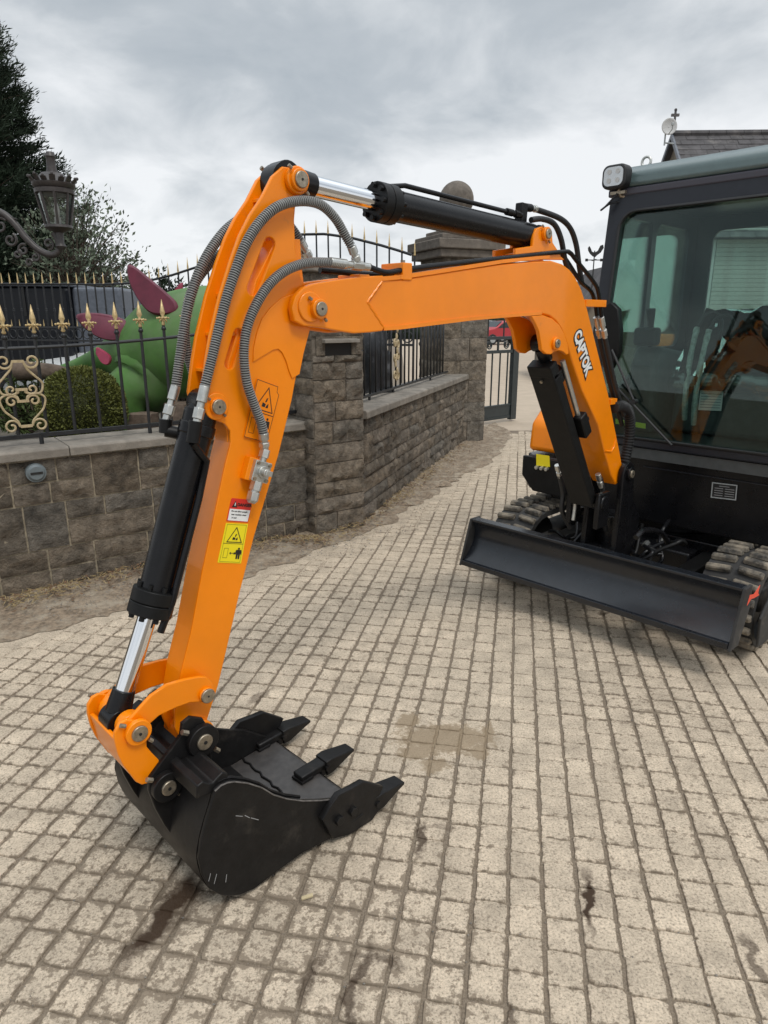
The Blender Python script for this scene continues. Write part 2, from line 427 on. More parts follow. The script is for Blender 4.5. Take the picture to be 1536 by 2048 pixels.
class MB:
    """collects shapes of ONE piece"""
    def __init__(self):
        self.v, self.f, self.mi = [], [], []

    def add(self, vs, fs, mi=0):
        b = len(self.v)
        self.v += [tuple(x) for x in vs]
        self.f += [tuple(i + b for i in f) for f in fs]
        self.mi += [mi] * len(fs)
        return self

    def box(self, x0, x1, y0, y1, z0, z1, mi=0):
        vs = [(x0, y0, z0), (x1, y0, z0), (x1, y1, z0), (x0, y1, z0), (x0, y0, z1), (x1, y0, z1), (x1, y1, z1), (x0, y1, z1)]
        return self.add(vs, [(3, 2, 1, 0), (4, 5, 6, 7), (0, 1, 5, 4), (1, 2, 6, 5), (2, 3, 7, 6), (3, 0, 4, 7)], mi)

    def obox(self, c, ax, ay, az, mi=0):
        """box with centre c and half-axis vectors"""
        c, ax, ay, az = Vector(c), Vector(ax), Vector(ay), Vector(az)
        vs = [c + sx * ax + sy * ay + sz * az for sz in (-1, 1) for (sx, sy) in ((-1, -1), (1, -1), (1, 1), (-1, 1))]
        return self.add(vs, [(3, 2, 1, 0), (4, 5, 6, 7), (0, 1, 5, 4), (1, 2, 6, 5), (2, 3, 7, 6), (3, 0, 4, 7)], mi)

    def prism(self, pts, a0, a1, axis='y', mi=0):
        """pts = outline in the two other coordinates (in order x,y,z without axis)"""
        n = len(pts)
        def mk(p, a):
            return {'y': (p[0], a, p[1]), 'x': (a, p[0], p[1]), 'z': (p[0], p[1], a)}[axis]
        vs = [mk(p, a0) for p in pts] + [mk(p, a1) for p in pts]
        area = sum(pts[i][0] * pts[(i + 1) % n][1] - pts[(i + 1) % n][0] * pts[i][1] for i in range(n))
        flip = (area > 0) != (axis == 'y')
        # 'y': outline ccw in (x,z) has normal -y
        top = tuple(range(n, 2 * n))
        bot = tuple(reversed(range(n)))
        sides = [(i, (i + 1) % n, n + (i + 1) % n, n + i) for i in range(n)]
        fs = [bot, top] + sides
        if not flip:
            fs = [tuple(reversed(f)) for f in fs]
        return self.add(vs, fs, mi)

    def cyl(self, p0, p1, r, seg=16, r1=None, mi=0, caps=True, ph=0.0):
        p0, p1 = Vector(p0), Vector(p1)
        r1 = r if r1 is None else r1
        d = (p1 - p0).normalized()
        a = d.orthogonal().normalized()
        b = d.cross(a)
        vs = []
        for p, rr in ((p0, r), (p1, r1)):
            for i in range(seg):
                t = 2 * math.pi * i / seg + ph
                vs.append(p + rr * (math.cos(t) * a + math.sin(t) * b))
        fs = [(i, (i + 1) % seg, seg + (i + 1) % seg, seg + i) for i in range(seg)]
        if caps:
            fs += [tuple(reversed(range(seg))), tuple(range(seg, 2 * seg))]
        return self.add(vs, fs, mi)

    def tube(self, pts, r, seg=8, mi=0, caps=True, mis=None, up=None):
        pts = [Vector(p) for p in pts]
        n = len(pts)
        rs = r if isinstance(r, (list, tuple)) else [r] * n
        tans = []
        for i in range(n):
            t = pts[min(i + 1, n - 1)] - pts[max(i - 1, 0)]
            tans.append(t.normalized() if t.length > 1e-9 else Vector((0, 0, 1)))
        a = tans[0].orthogonal().normalized()
        rings = []
        for i in range(n):
            t = tans[i]
            a = (a - t * a.dot(t))
            a = a.normalized() if a.length > 1e-6 else t.orthogonal().normalized()
            b = t.cross(a)
            rings.append([pts[i] + rs[i] * (math.cos(2 * math.pi * k / seg) * a + math.sin(2 * math.pi * k / seg) * b) for k in range(seg)])
        base = len(self.v)
        for rg in rings:
            self.v += [tuple(x) for x in rg]
        for i in range(n - 1):
            m_ = mis[i] if mis else mi
            for k in range(seg):
                self.f.append((base + i * seg + k, base + i * seg + (k + 1) % seg, base + (i + 1) * seg + (k + 1) % seg, base + (i + 1) * seg + k))
                self.mi.append(m_)
        if caps:
            self.f.append(tuple(reversed(range(base, base + seg))))
            self.f.append(tuple(range(base + (n - 1) * seg, base + n * seg)))
            self.mi += [mi, mi]
        return self

    def lathe(self, prof, c=(0, 0, 0), seg=16, mi=0):
        """profile of (r, z) turned about the vertical through c"""
        vs, fs = [], []
        for (r, z) in prof:
            for k in range(seg):
                t = 2 * math.pi * k / seg
                vs.append((c[0] + r * math.cos(t), c[1] + r * math.sin(t), c[2] + z))
        n = len(prof)
        for i in range(n - 1):
            for k in range(seg):
                fs.append((i * seg + k, i * seg + (k + 1) % seg, (i + 1) * seg + (k + 1) % seg, (i + 1) * seg + k))
        fs.append(tuple(reversed(range(seg))))
        fs.append(tuple(range((n - 1) * seg, n * seg)))
        return self.add(vs, fs, mi)

    def ball(self, c, r, seg=12, rings=8, mi=0, sc=(1, 1, 1)):
        prof = []
        vs, fs = [], []
        for i in range(rings + 1):
            th = math.pi * i / rings
            for k in range(seg):
                t = 2 * math.pi * k / seg
                vs.append((c[0] + sc[0] * r * math.sin(th) * math.cos(t), c[1] + sc[1] * r * math.sin(th) * math.sin(t), c[2] - sc[2] * r * math.cos(th)))
        for i in range(rings):
            for k in range(seg):
                fs.append((i * seg + k, i * seg + (k + 1) % seg, (i + 1) * seg + (k + 1) % seg, (i + 1) * seg + k))
        return self.add(vs, fs, mi)

    def mesh(self, name):
        me = bpy.data.meshes.new(name)
        me.from_pydata(self.v, [], self.f)
        if any(self.mi):
            me.polygons.foreach_set('material_index', self.mi)
        me.validate()
        me.update()
        return me

    def build(self, name, mt, parent=None, smooth=35, bevel=0.0, seg=2):
        me = self.mesh(name)
        if isinstance(mt, (list, tuple)):
            for m_ in mt:
                me.materials.append(m_)
            mt = None
        return obj_from_mesh(name, me, mt, parent, smooth, bevel, seg)


def arc(cx_, cz_, r, a0, a1, n=10):
    return [(cx_ + r * math.cos(R(a0 + (a1 - a0) * i / n)), cz_ + r * math.sin(R(a0 + (a1 - a0) * i / n))) for i in range(n + 1)]


def spl(pts, k=8, closed=False):
    """Catmull-Rom through points of any dimension"""
    n = len(pts)
    out = []
    rng = range(n if closed else n - 1)
    for i in rng:
        p = [Vector(pts[(i + j - 1) % n]) if closed else Vector(pts[max(0, min(n - 1, i + j - 1))]) for j in range(4)]
        for s in range(k):
            t = s / k
            out.append(tuple(0.5 * ((2 * p[1]) + (-p[0] + p[2]) * t + (2 * p[0] - 5 * p[1] + 4 * p[2] - p[3]) * t * t + (-p[0] + 3 * p[1] - 3 * p[2] + p[3]) * t ** 3)))
    if not closed:
        out.append(tuple(pts[-1]))
    return out


def chaikin(pts, it=2, keep=()):
    for _ in range(it):
        n = len(pts)
        new = []
        for i in range(n):
            a, b = pts[i], pts[(i + 1) % n]
            new.append((a[0] * .75 + b[0] * .25, a[1] * .75 + b[1] * .25))
            new.append((a[0] * .25 + b[0] * .75, a[1] * .25 + b[1] * .75))
        pts = new
    return pts


def slot(p0, p1, r, n=7):
    a = math.degrees(math.atan2(p1[1] - p0[1], p1[0] - p0[0]))
    return arc(p1[0], p1[1], r, a - 90, a + 90, n) + arc(p0[0], p0[1], r, a + 90, a + 270, n)


def rrect(x0, x1, z0, z1, r, n=5):
    return arc(x1 - r, z0 + r, r, -90, 0, n) + arc(x1 - r, z1 - r, r, 0, 90, n) + arc(x0 + r, z1 - r, r, 90, 180, n) + arc(x0 + r, z0 + r, r, 180, 270, n)


def plate(name, out, a0, a1, mt, parent, holes=(), bev=0.002, axis='y', shear=None, smooth=40):
    """flat plate with real holes and eased edges; outline in the two coordinates other than axis"""
    cu = bpy.data.curves.new('outline', 'CURVE')
    cu.dimensions = '2D'
    cu.fill_mode = 'BOTH'
    cu.extrude = max((a1 - a0) / 2 - bev, 0.0001)
    cu.bevel_depth = bev
    cu.bevel_resolution = 1
    cu.offset = -bev
    for pts in [out] + list(holes):
        s = cu.splines.new('POLY')
        s.points.add(len(pts) - 1)
        for q, p_ in zip(s.points, pts):
            q.co = (p_[0], p_[1], 0, 1)
        s.use_cyclic_u = True
    tmp = bpy.data.objects.new('outline', cu)
    COL.objects.link(tmp)
    dg = bpy.context.evaluated_depsgraph_get()
    me = bpy.data.meshes.new_from_object(tmp.evaluated_get(dg))
    bpy.data.objects.remove(tmp)
    bpy.data.curves.remove(cu)
    mid = (a0 + a1) / 2
    for v in me.vertices:
        a, b, c = v.co
        if axis == 'y':
            v.co = (a, mid - c, b)
        elif axis == 'x':
            v.co = (mid + c, a, b)
        else:
            v.co = (a, b, mid + c)
        if shear:
            v.co.x += shear(v.co.z)
    me.name = name
    me.materials.clear()
    me.polygons.foreach_set('material_index', [0] * len(me.polygons))
    return obj_from_mesh(name, me, mt, parent, smooth)


def text_mesh(txt, size, offset=0.0, extrude=0.0003, shear=0.0, align='CENTER'):
    cu = bpy.data.curves.new('lettering', 'FONT')
    cu.body = txt
    cu.size = size
    cu.offset = offset
    cu.extrude = extrude
    cu.shear = shear
    cu.align_x = align
    cu.align_y = 'CENTER'
    cu.resolution_u = 3
    tmp = bpy.data.objects.new('lettering', cu)
    COL.objects.link(tmp)
    dg = bpy.context.evaluated_depsgraph_get()
    me = bpy.data.meshes.new_from_object(tmp.evaluated_get(dg))
    bpy.data.objects.remove(tmp)
    bpy.data.curves.remove(cu)
    me.materials.clear()
    me.polygons.foreach_set('material_index', [0] * len(me.polygons))
    return me


def place_flat(me, c, ux, uy):
    """put a mesh lying in its own XY plane at c with its x along ux and y along uy"""
    ux, uy = Vector(ux).normalized(), Vector(uy).normalized()
    uz = ux.cross(uy).normalized()
    uy = uz.cross(ux)
    m4 = Matrix(((ux.x, uy.x, uz.x, c[0]), (ux.y, uy.y, uz.y, c[1]), (ux.z, uy.z, uz.z, c[2]), (0, 0, 0, 1)))
    me.transform(m4)
    return me


def copy_tree(o, parent=None):
    c = o.copy()
    COL.objects.link(c)
    if parent is not None:
        c.parent = parent
    for ch in list(o.children):
        copy_tree(ch, c)
    return c


def fbm(x, y, z=0.0, s=1.0):
    return noise.fractal(Vector((x * s, y * s, z * s)), 0.6, 2.0, 4)


# ------------------------------------------------------------------ ground
GA = math.atan2(0.982, 0.189)                 # heading of the long joints of the stamped paving
ga = Vector((math.cos(GA), math.sin(GA)))
gb = Vector((math.sin(GA), -math.cos(GA)))
DIRT_EDGE = [(-2.3733, 2.4115), (-2.1184, 2.6821), (-1.8468, 2.9886), (-1.6338, 3.1542), (-1.48, 3.2738), (-1.2079, 3.4896), (-0.99, 3.7323), (-0.8188, 3.9115), (-0.5754, 4.1632), (-0.4355, 4.4035), (-0.2408, 4.6009), (-0.0857, 4.8652), (0.0844, 5.0215), (0.1295, 5.3184), (0.3501, 5.6329), (0.6508, 6.3159), (0.7892, 6.7072), (1.1864, 7.3325), (1.3904, 8.0781), (1.6368, 8.8638), (1.7512, 9.3569)]
FAR_V = 9.55


def edge_x(y):
    """x of the dirt's edge at depth y: the paving lies to the right of it"""
    for i in range(len(DIRT_EDGE) - 1):
        (xa, ya), (xb, yb) = DIRT_EDGE[i], DIRT_EDGE[i + 1]
        if ya <= y <= yb:
            return xa + (xb - xa) * (y - ya) / max(yb - ya, 1e-6)
    return -99 if y < DIRT_EDGE[0][1] else DIRT_EDGE[-1][0]


g = MB()
g.add([(-60, -8, -.0022), (70, -8, -.0022), (70, 160, -.0022), (-60, 160, -.0022)], [(0, 1, 2, 3)])
ground = g.build('ground', M_JOINT, None, None)
ground['kind'] = 'structure'

g = MB()
g.add([(0.4, FAR_V, .002), (40, FAR_V, .002), (40, 120, .002), (2.5, 120, .002)], [(0, 1, 2, 3)])
far_yard = g.build('yard', M_FARG, None, None)
far_yard['kind'] = 'structure'

# smooth unpatterned margin of the slab along the dirt
mg = []
for i, (x, y) in enumerate(DIRT_EDGE):
    mg.append((x - 0.10, y + 0.02))
inner = []
for (x, y) in reversed(DIRT_EDGE):
    inner.append((x + 0.16 + 0.10 * noise.noise(Vector((x * 3, y * 3, 0))), y - 0.13))
g = MB()
n_ = len(mg)
inn = list(reversed(inner))
g.add([(x, y, 0.0006) for x, y in mg] + [(x, y, 0.0006) for x, y in inn], [(i + 1, i, n_ + i, n_ + i + 1) for i in range(n_ - 1)])
margin = g.build('slab_margin', M_SETT, ground, None)

# dirt strip along the walls: a low uneven bank
fine_edge = []
for i in range(len(DIRT_EDGE) - 1):
    (xa, ya), (xb, yb) = DIRT_EDGE[i], DIRT_EDGE[i + 1]
    k = max(2, int(math.hypot(xb - xa, yb - ya) / 0.04))
    for s in range(k):
        t = s / k
        x, y = xa + (xb - xa) * t, ya + (yb - ya) * t
        w = 0.055 * fbm(x, y, 1, 5.0)
        fine_edge.append((x + w, y - w * 0.6))
fine_edge.append(DIRT_EDGE[-1])
BACK = [(-3.3056, 3.5246), (-2.3934, 3.9981), (-1.6205, 4.4892), (-0.6544, 5.1031), (-0.1353, 5.3939), (0.1488, 6.1751), (0.4943, 7.1988), (1.0975, 9.1868), (1.6472, 10.1019)]
g = MB()
def back_pt(t):
    f = t * (len(BACK) - 1)
    i = min(int(f), len(BACK) - 2)
    f -= i
    return (BACK[i][0] * (1 - f) + BACK[i + 1][0] * f, BACK[i][1] * (1 - f) + BACK[i + 1][1] * f)
NR = 26
m_ = len(fine_edge)
vs = []
for i, (x, y) in enumerate(fine_edge):
    bx, by = back_pt(i / (m_ - 1))
    for j in range(NR + 1):
        t = j / NR
        px, py = x + (bx - x) * t, y + (by - y) * t
        z = 0.0042 + 0.010 * min(1, t * 6) + (0.012 * (fbm(px, py, 0, 5) + 0.25) + 0.010 * fbm(px, py, 3, 19)) * min(1, t * 4) + 0.05 * max(0, t - 0.6)
        vs.append((px, py, max(z, 0.0042)))
fs = [(i * (NR + 1) + j, (i + 1) * (NR + 1) + j, (i + 1) * (NR + 1) + j + 1, i * (NR + 1) + j + 1) for i in range(m_ - 1) for j in range(NR)]
g.add(vs, fs)
dirt_strip = g.build('dirt_path', M_DIRT, None, 60)
dirt_strip['kind'] = 'structure'

# setts: raised blocks of the stamped concrete
PB, PA = 0.0925, 0.0965


def sett_variant(rng, w, l):
    """low block with ragged rounded corners; returns verts, faces around the origin, x across and y along"""
    hw, hl = w / 2, l / 2
    ring = []
    for (sx, sy) in ((1, -1), (1, 1), (-1, 1), (-1, -1)):
        c = rng.uniform(0.002, 0.007)
        px, py = sx * hw, sy * hl
        a = (px, py - sy * c) if sx == sy else (px - sx * c, py)
        b = (px - sx * c, py) if sx == sy else (px, py - sy * c)
        if (sx, sy) in ((1, -1), (-1, 1)):
            a, b = (px - sx * c, py), (px, py - sy * c)
        else:
            a, b = (px, py - sy * c), (px - sx * c, py)
        ring += [a, b]
    out = []
    for i in range(8):
        a, b = ring[i], ring[(i + 1) % 8]
        out.append(a)
        if i % 2 == 1:
            for t in (0.33, 0.66):
                out.append((a[0] + (b[0] - a[0]) * t, a[1] + (b[1] - a[1]) * t))
    out = [(x + rng.uniform(-.0022, .0022), y + rng.uniform(-.0022, .0022)) for x, y in out]
    n = len(out)
    top = [(x * 0.965, y * 0.972, 0.0032 + rng.uniform(-.0008, .0008)) for x, y in out]
    low = [(x, y, 0.0008) for x, y in out]
    bot = [(x * 1.01, y * 1.01, -0.008) for x, y in out]
    ctr = [(rng.uniform(-.01, .01), rng.uniform(-.01, .01), 0.0045)]
    vs = ctr + top + low + bot
    fs = [(0, 1 + i, 1 + (i + 1) % n) for i in range(n)]
    for L in (0, 1):
        o0 = 1 + L * n
        fs += [(o0 + i, o0 + n + i, o0 + n + (i + 1) % n, o0 + (i + 1) % n) for i in range(n)]
    return vs, fs


rng = random.Random(3)
VAR_N = 14
variants = [sett_variant(rng, 1.0 * (PB - 0.0088), 1.0 * (PA - 0.0062)) for _ in range(VAR_N)]
cells = []
camp = Vector((0, 0, 1.5))
PITCH = R(15.7086)
for ib in range(-75, 90):
    shift = rng.uniform(-0.012, 0.012)
    for ia in range(-6, 125):
        b_ = ib * PB + rng.uniform(-.0014, .0014)
        a_ = ia * PA + shift + rng.uniform(-.003, .003)
        p = ga * a_ + gb * b_
        x, y = p.x, p.y
        if y > FAR_V - 0.05 or y < 0.55 or x > 6.5 or x < -4.2:
            continue
        # a little of the paving on both sides of the frame
        if abs(x) > 0.70 * y + 1.35:
            continue
        if y > DIRT_EDGE[0][1] and x < edge_x(y) + 0.075 + 0.05 * noise.noise(Vector((x * 2, y * 2, 5))):
            continue
        # long worn rows on the right, whose cross joints are filled level
        wr = min(1.0, max(0.0, (x - 0.05 + 0.25 * noise.noise(Vector((x, y, 2)))) / 0.6)) * (1.0 if y < 2.4 else max(0.35, 1 - (y - 2.4) * 0.4))
        fill = 1.0 + wr * (0.066 + rng.uniform(-.012, .002)) * (1 if rng.random() < 0.6 else 0.35)
        xs = 1.0 + rng.uniform(-.03, .02)
        d = y * math.cos(PITCH) + 1.5 * math.sin(PITCH)
        inframe = abs(x / d * 1365.33) < 768 and d > 0 and (1024 + 1365.33 * (1.5 * math.cos(PITCH) - y * math.sin(PITCH)) / d) < 2048
        cells.append((d if inframe else 99 + d, x, y, rng.randrange(VAR_N), xs, fill, rng.random(), rng.choice((0, math.pi))))
cells.sort()
ROT = GA - math.pi / 2
vmesh = []
for k, (vs, fs) in enumerate(variants):
    me = bpy.data.meshes.new('paving_sett')
    me.from_pydata(vs, [], fs)
    at = me.attributes.new('tone', 'FLOAT', 'POINT')
    at.data.foreach_set('value', [((k * 37) % VAR_N) / (VAR_N - 1)] * len(vs))
    ea = me.attributes.new('edge', 'FLOAT', 'POINT')
    ea.data.foreach_set('value', [0.0] + [1.0] * (len(vs) - 1))
    me.materials.append(M_SETT)
    me.shade_smooth()
    me.set_sharp_from_angle(angle=R(40))
    vmesh.append(me)
for (d, x, y, k, xs, fill, tone, fl) in cells[:300]:
    o = bpy.data.objects.new('paving_sett', vmesh[k])
    o.location = (x, y, 0)
    o.rotation_euler = (0, 0, ROT + fl)
    o.scale = (xs, fill, 1)
    COL.objects.link(o)
    o.parent = ground
V, Fc, T, EG = [], [], [], []
for (d, x, y, k, xs, fill, tone, fl) in cells[300:]:
    vs, fs = variants[k]
    b = len(V)
    c, s = math.cos(ROT + fl), math.sin(ROT + fl)
    for (vx, vy, vz) in vs:
        vx, vy = vx * xs, vy * fill
        V.append((x + vx * c - vy * s, y + vx * s + vy * c, vz))
    Fc += [tuple(i + b for i in f) for f in fs]
    T += [tone] * len(vs)
    EG += [0.0] + [1.0] * (len(vs) - 1)
me = bpy.data.meshes.new('paving_setts')
me.from_pydata(V, [], Fc)
at = me.attributes.new('tone', 'FLOAT', 'POINT')
at.data.foreach_set('value', T)
ea = me.attributes.new('edge', 'FLOAT', 'POINT')
ea.data.foreach_set('value', EG)
rest = obj_from_mesh('paving_setts', me, M_SETT, ground, 40)
rest['kind'] = 'stuff'

# ------------------------------------------------------------------ walls of rock-faced stone


def stone_piece(x0, x1, z0, z1, rng, bulge=0.022, depth=0.06, nx=None, nz=None):
    """rock-faced block, face towards -y at y=0, body behind"""
    w, h = x1 - x0, z1 - z0
    nx = nx or max(5, min(11, int(w / 0.032)))
    nz = nz or max(4, min(7, int(h / 0.026)))
    sd_ = rng.uniform(0, 100)
    tl, tr_ = rng.uniform(-.5, .5), rng.uniform(-.5, .5)
    vs = []
    for j in range(nz + 1):
        for i in range(nx + 1):
            u, v = i / nx, j / nz
            e = min(u, 1 - u) * w
            f = min(v, 1 - v) * h
            ed = min(1.0, 0.30 + min(e, f) / 0.016)
            y = -bulge * ed * (0.70 + 1.15 * fbm(u * w * 1.0 + sd_, v * h, sd_, 19.0) + 0.28 * (tl * (u - .5) + tr_ * (v - .5)))
            jx = rng.uniform(-.0022, .0022) if 0 < i < nx else rng.uniform(-.0015, .0015)
            jz = rng.uniform(-.0022, .0022) if 0 < j < nz else rng.uniform(-.0018, .0018)
            vs.append((x0 + u * w + jx, y, z0 + v * h + jz))
    W = nx + 1
    fs = [(j * W + i, j * W + i + 1, (j + 1) * W + i + 1, (j + 1) * W + i) for j in range(nz) for i in range(nx)]
    rim = [i for i in range(W)] + [j * W + nx for j in range(1, nz + 1)] + [nz * W + i for i in range(nx - 1, -1, -1)] + [j * W for j in range(nz - 1, 0, -1)]
    b = len(vs)
    vs += [(vs[i][0], depth, vs[i][2]) for i in rim]
    n = len(rim)
    fs += [(rim[(i + 1) % n], rim[i], b + i, b + (i + 1) % n) for i in range(n)]
    return vs, fs


def lay_stones(x0, x1, z0, z1, rng, joint=0.010, hmin=0.075, hmax=0.135, wmin=0.16, wmax=0.36, tall=0.3):
    """coursed rubble: list of rectangles; some stones reach through two courses"""
    out = []
    z = z0
    while z < z1 - 0.02:
        h1, h2 = rng.uniform(hmin, hmax), rng.uniform(hmin, hmax)
        if z + h1 + h2 > z1 - hmin * 0.7:
            rem = z1 - z
            if rem > hmax * 1.25:
                h1 = rem * rng.uniform(.42, .58)
                h2 = rem - h1
            else:
                h1, h2 = rem, 0
        x = x0
        while x < x1 - 0.01:
            if h2 > 0 and rng.random() < tall:
                w = rng.uniform(wmin * 0.9, wmax * 0.8)
                if x1 - x - w < wmin * 0.7:
                    w = x1 - x
                out.append((x, x + w, z, z + h1 + h2))
            else:
                w = rng.uniform(wmin * 1.1, wmax * 1.35)
                if x1 - x - w < wmin * 0.7:
                    w = x1 - x
                for (zz, hh) in ((z, h1), (z + h1, h2)):
                    if hh <= 0:
                        continue
                    cut = x + w * rng.uniform(.38, .62)
                    if w > wmin * 1.9 and rng.random() < 0.75:
                        out += [(x, cut, zz, zz + hh), (cut, x + w, zz, zz + hh)]
                    else:
                        out.append((x, x + w, zz, zz + hh))
            x += w
        z += h1 + h2
    j = joint / 2
    return [(a + j, b - j, c + j, d - j) for (a, b, c, d) in out]


def face_stones(parent, rects, origin, ang, rng, mt, bulge=0.022, depth=0.05):
    """stones of one wall face; origin and turn are relative to the parent thing"""
    for r_ in rects:
        vs, fs = stone_piece(*r_, rng, bulge=bulge, depth=depth)
        cxm, czm = (r_[0] + r_[1]) / 2, (r_[2] + r_[3]) / 2
        m = MB().add([(x - cxm, y, z - czm) for x, y, z in vs], fs)
        o = m.build('stone', mt, parent, 50)
        c, s = math.cos(ang), math.sin(ang)
        o.location = (origin[0] + cxm * c, origin[1] + cxm * s, czm + (origin[2] if len(origin) > 2 else 0))
        o.rotation_euler = (0, 0, ang)


def coping(parent, x0, x1, y0, y1, z0, z1, pitch, rng, mt, name='coping_slab'):
    x = x0
    while x < x1 - 0.05:
        w = min(pitch * rng.uniform(.85, 1.15), x1 - x)
        if x1 - x - w < 0.25:
            w = x1 - x
        m = MB()
        a = x + 0.002
        b = x + w - 0.002
        m.prism([(y0, z0), (y1, z0), (y1, z1 + 0.004), (y0 + 0.012, z1 - 0.004), (y0, z1 - 0.016)], a, b, 'x')
        m.build(name, mt, parent, 30, 0.004, 2)
        x += w


LA, RA = R(37.8), R(71.8)
L_LEN = 2.05
rng = random.Random(11)
lw = thing('stone_wall', 'low wall of large squared brown stones with pale mortar joints and a round grey cap', 'wall', (-2.137, 3.525, 0), LA)
m = MB().box(-2.6, L_LEN, 0.004, 0.26, -0.05, 0.765)
m.build('mortar_bed', M_MORT, lw, None)
face_stones(lw, lay_stones(-2.0, L_LEN, 0.0, 0.758, rng, 0.011, .085, .155, .20, .42, .32), (0, 0, 0), 0, rng, M_STONE, bulge=0.019)
coping(lw, -2.6, L_LEN - 0.02, -0.035, 0.30, 0.765, 0.825, 1.05, rng, M_COPE)
vc = [(0.266, 0.6922)]
m = MB()
m.cyl((vc[0][0], 0.01, vc[0][1]), (vc[0][0], -0.030, vc[0][1]), 0.052, 28)
m.cyl((vc[0][0], -0.030, vc[0][1]), (vc[0][0], -0.042, vc[0][1]), 0.047, 28, r1=0.036)
vcap = m.build('vent_cap', M_BLUEG, lw, 40)
MB().box(vc[0][0] - 0.031, vc[0][0] + 0.031, -0.0455, -0.04, vc[0][1] - 0.006, vc[0][1] + 0.006).build('slot', M_INK, vcap, None)

rw = thing('stone_wall', 'low wall of small rough dark stones between the letterbox pillar and the gate pillar', 'wall', (-.165, 5.035, 0), RA)
R_LEN = 3.72
m = MB().box(0, R_LEN, 0.004, 0.30, -0.05, 0.80)
m.build('mortar_bed', M_MORTD, rw, None)
face_stones(rw, lay_stones(0.02, R_LEN, 0.0, 0.795, rng, 0.008, .085, .140, .20, .46, .25), (0, 0, 0), 0, rng, M_STONE, bulge=0.022)
# its end face, towards the gate
face_stones(rw, lay_stones(0.0, 0.29, 0.0, 0.795, rng, 0.008, .08, .13, .14, .3, .3), (R_LEN, 0.0), math.pi / 2, rng, M_STONE, bulge=0.02, depth=.03)
coping(rw, -0.02, R_LEN + 0.10, -0.05, 0.34, 0.80, 0.865, 0.95, rng, M_COPE)

# letterbox pillar
PC = [(-0.4811, 4.6703)]
PW = 0.40
pil = thing('stone_pillar', 'square rough stone pillar with a letterbox slot under a small stone hood', 'pillar', (PC[0][0], PC[0][1], 0), R(38))
P_ANG = 0.0
PH = 1.80
m = MB().box(0.004, PW + .02 - .004, 0.004, PW - 0.004, -0.05, PH)
m.build('mortar_bed', M_MORTD, pil, None)
SLZ = [(-0.8276, 1.3207)]
zs = SLZ[0][1]
def pillar_face(origin, ang, w, skip=None):
    rects = []
    z = 0.0
    k = 0
    while z < PH - 0.02:
        h = rng.choice((.115, .135, .16, .15))
        if PH - z - h < 0.08:
            h = PH - z
        cut = w * rng.choice((.36, .42, .58, .64))
        parts_ = [(0.004, cut - .004), (cut + .004, w - .004)] if rng.random() < 0.8 else [(0.004, w - .004)]
        for (a, b) in parts_:
            rects.append((a, b, z + .004, z + h - .004))
        z += h
    if skip:
        rects2 = []
        for r_ in rects:
            if r_[3] > skip[2] and r_[2] < skip[3]:
                lo, hi = (r_[2], r_[3])
                if r_[2] < skip[2] - 0.03:
                    rects2.append((r_[0], r_[1], r_[2], skip[2]))
                if r_[3] > skip[3] + 0.03:
                    rects2.append((r_[0], r_[1], skip[3], r_[3]))
            else:
                rects2.append(r_)
        rects = rects2
    face_stones(pil, rects, origin, ang, rng, M_STONE2, bulge=0.024, depth=0.03)
pillar_face((0, 0, 0), 0, PW + .02, (0, 1, zs - 0.055, zs + 0.075))
pillar_face((0, PW, 0), -math.pi / 2, PW)
pillar_face((PW + .02, 0, 0), math.pi / 2, PW)
lb = MB()
lb.box(0.03, 0.10, -0.012, 0.05, zs - 0.053, zs + 0.073)
lb.box(0.32, 0.405, -0.012, 0.05, zs - 0.053, zs + 0.073)
lb.box(0.10, 0.32, -0.008, 0.05, zs + 0.030, zs + 0.073)
lbo = lb.build('letterbox', M_STONE2, pil, 30, 0.004)
MB().prism([(-.055, zs + .030), (-.052, zs + .052), (0.01, zs + .062), (0.01, zs + .030)], 0.075, 0.36, 'x').build('hood', M_COPE, lbo, 30, .003)
MB().box(0.10, 0.32, -0.003, 0.003, zs - 0.053, zs + 0.030).build('slot', M_INK, lbo, None)
m = MB()
m.prism([(-.05, -.05), (PW + .07, -.05), (PW + .07, PW + .05), (-.05, PW + .05)], PH, PH + .07, 'z')
m.build('capstone', M_COPE, pil, 30, .008)

# gate pillar with its stepped cap and ball
GP = [(0.8038, 8.348)]
gp = thing('gate_pillar', 'tall ashlar gate pillar with a stepped cap and a stone ball on top', 'pillar', (.985, 8.55, 0), R(23))
gw = 0.62
gh = 2.20
m = MB().box(-gw / 2 + .006, gw / 2 - .006, .006, gw - .006, -.05, gh)
m.build('mortar_bed', M_MORTD, gp, None)
def gpf(origin, ang):
    rects = []
    z = 0.0
    k = 0
    while z < gh - .02:
        h = 0.27 if k % 2 == 0 else 0.24
        if gh - z - h < 0.12:
            h = gh - z
        cut = gw * (.40 if k % 2 else .60)
        rects += [(.004, cut - .004, z + .003, z + h - .003), (cut + .004, gw - .004, z + .003, z + h - .003)]
        z += h
        k += 1
    face_stones(gp, rects, origin, ang, rng, M_STONE2, bulge=0.018, depth=.03)
gpf((-gw / 2, 0, 0), 0)
gpf((gw / 2, 0, 0), math.pi / 2)
gpf((-gw / 2, gw, 0), -math.pi / 2)
m = MB()
for (e, za, zb) in ((.09, gh, gh + .09), (.13, gh + .092, gh + .20), (.06, gh + .202, gh + .26), (-.04, gh + .262, gh + .32), (-.13, gh + .322, gh + .37)):
    m.prism([(-gw / 2 - e, -e), (gw / 2 + e, -e), (gw / 2 + e, gw + e), (-gw / 2 - e, gw + e)], za, zb, 'z')
m.build('cap', M_BALL, gp, 30, .012, 2)
m = MB()
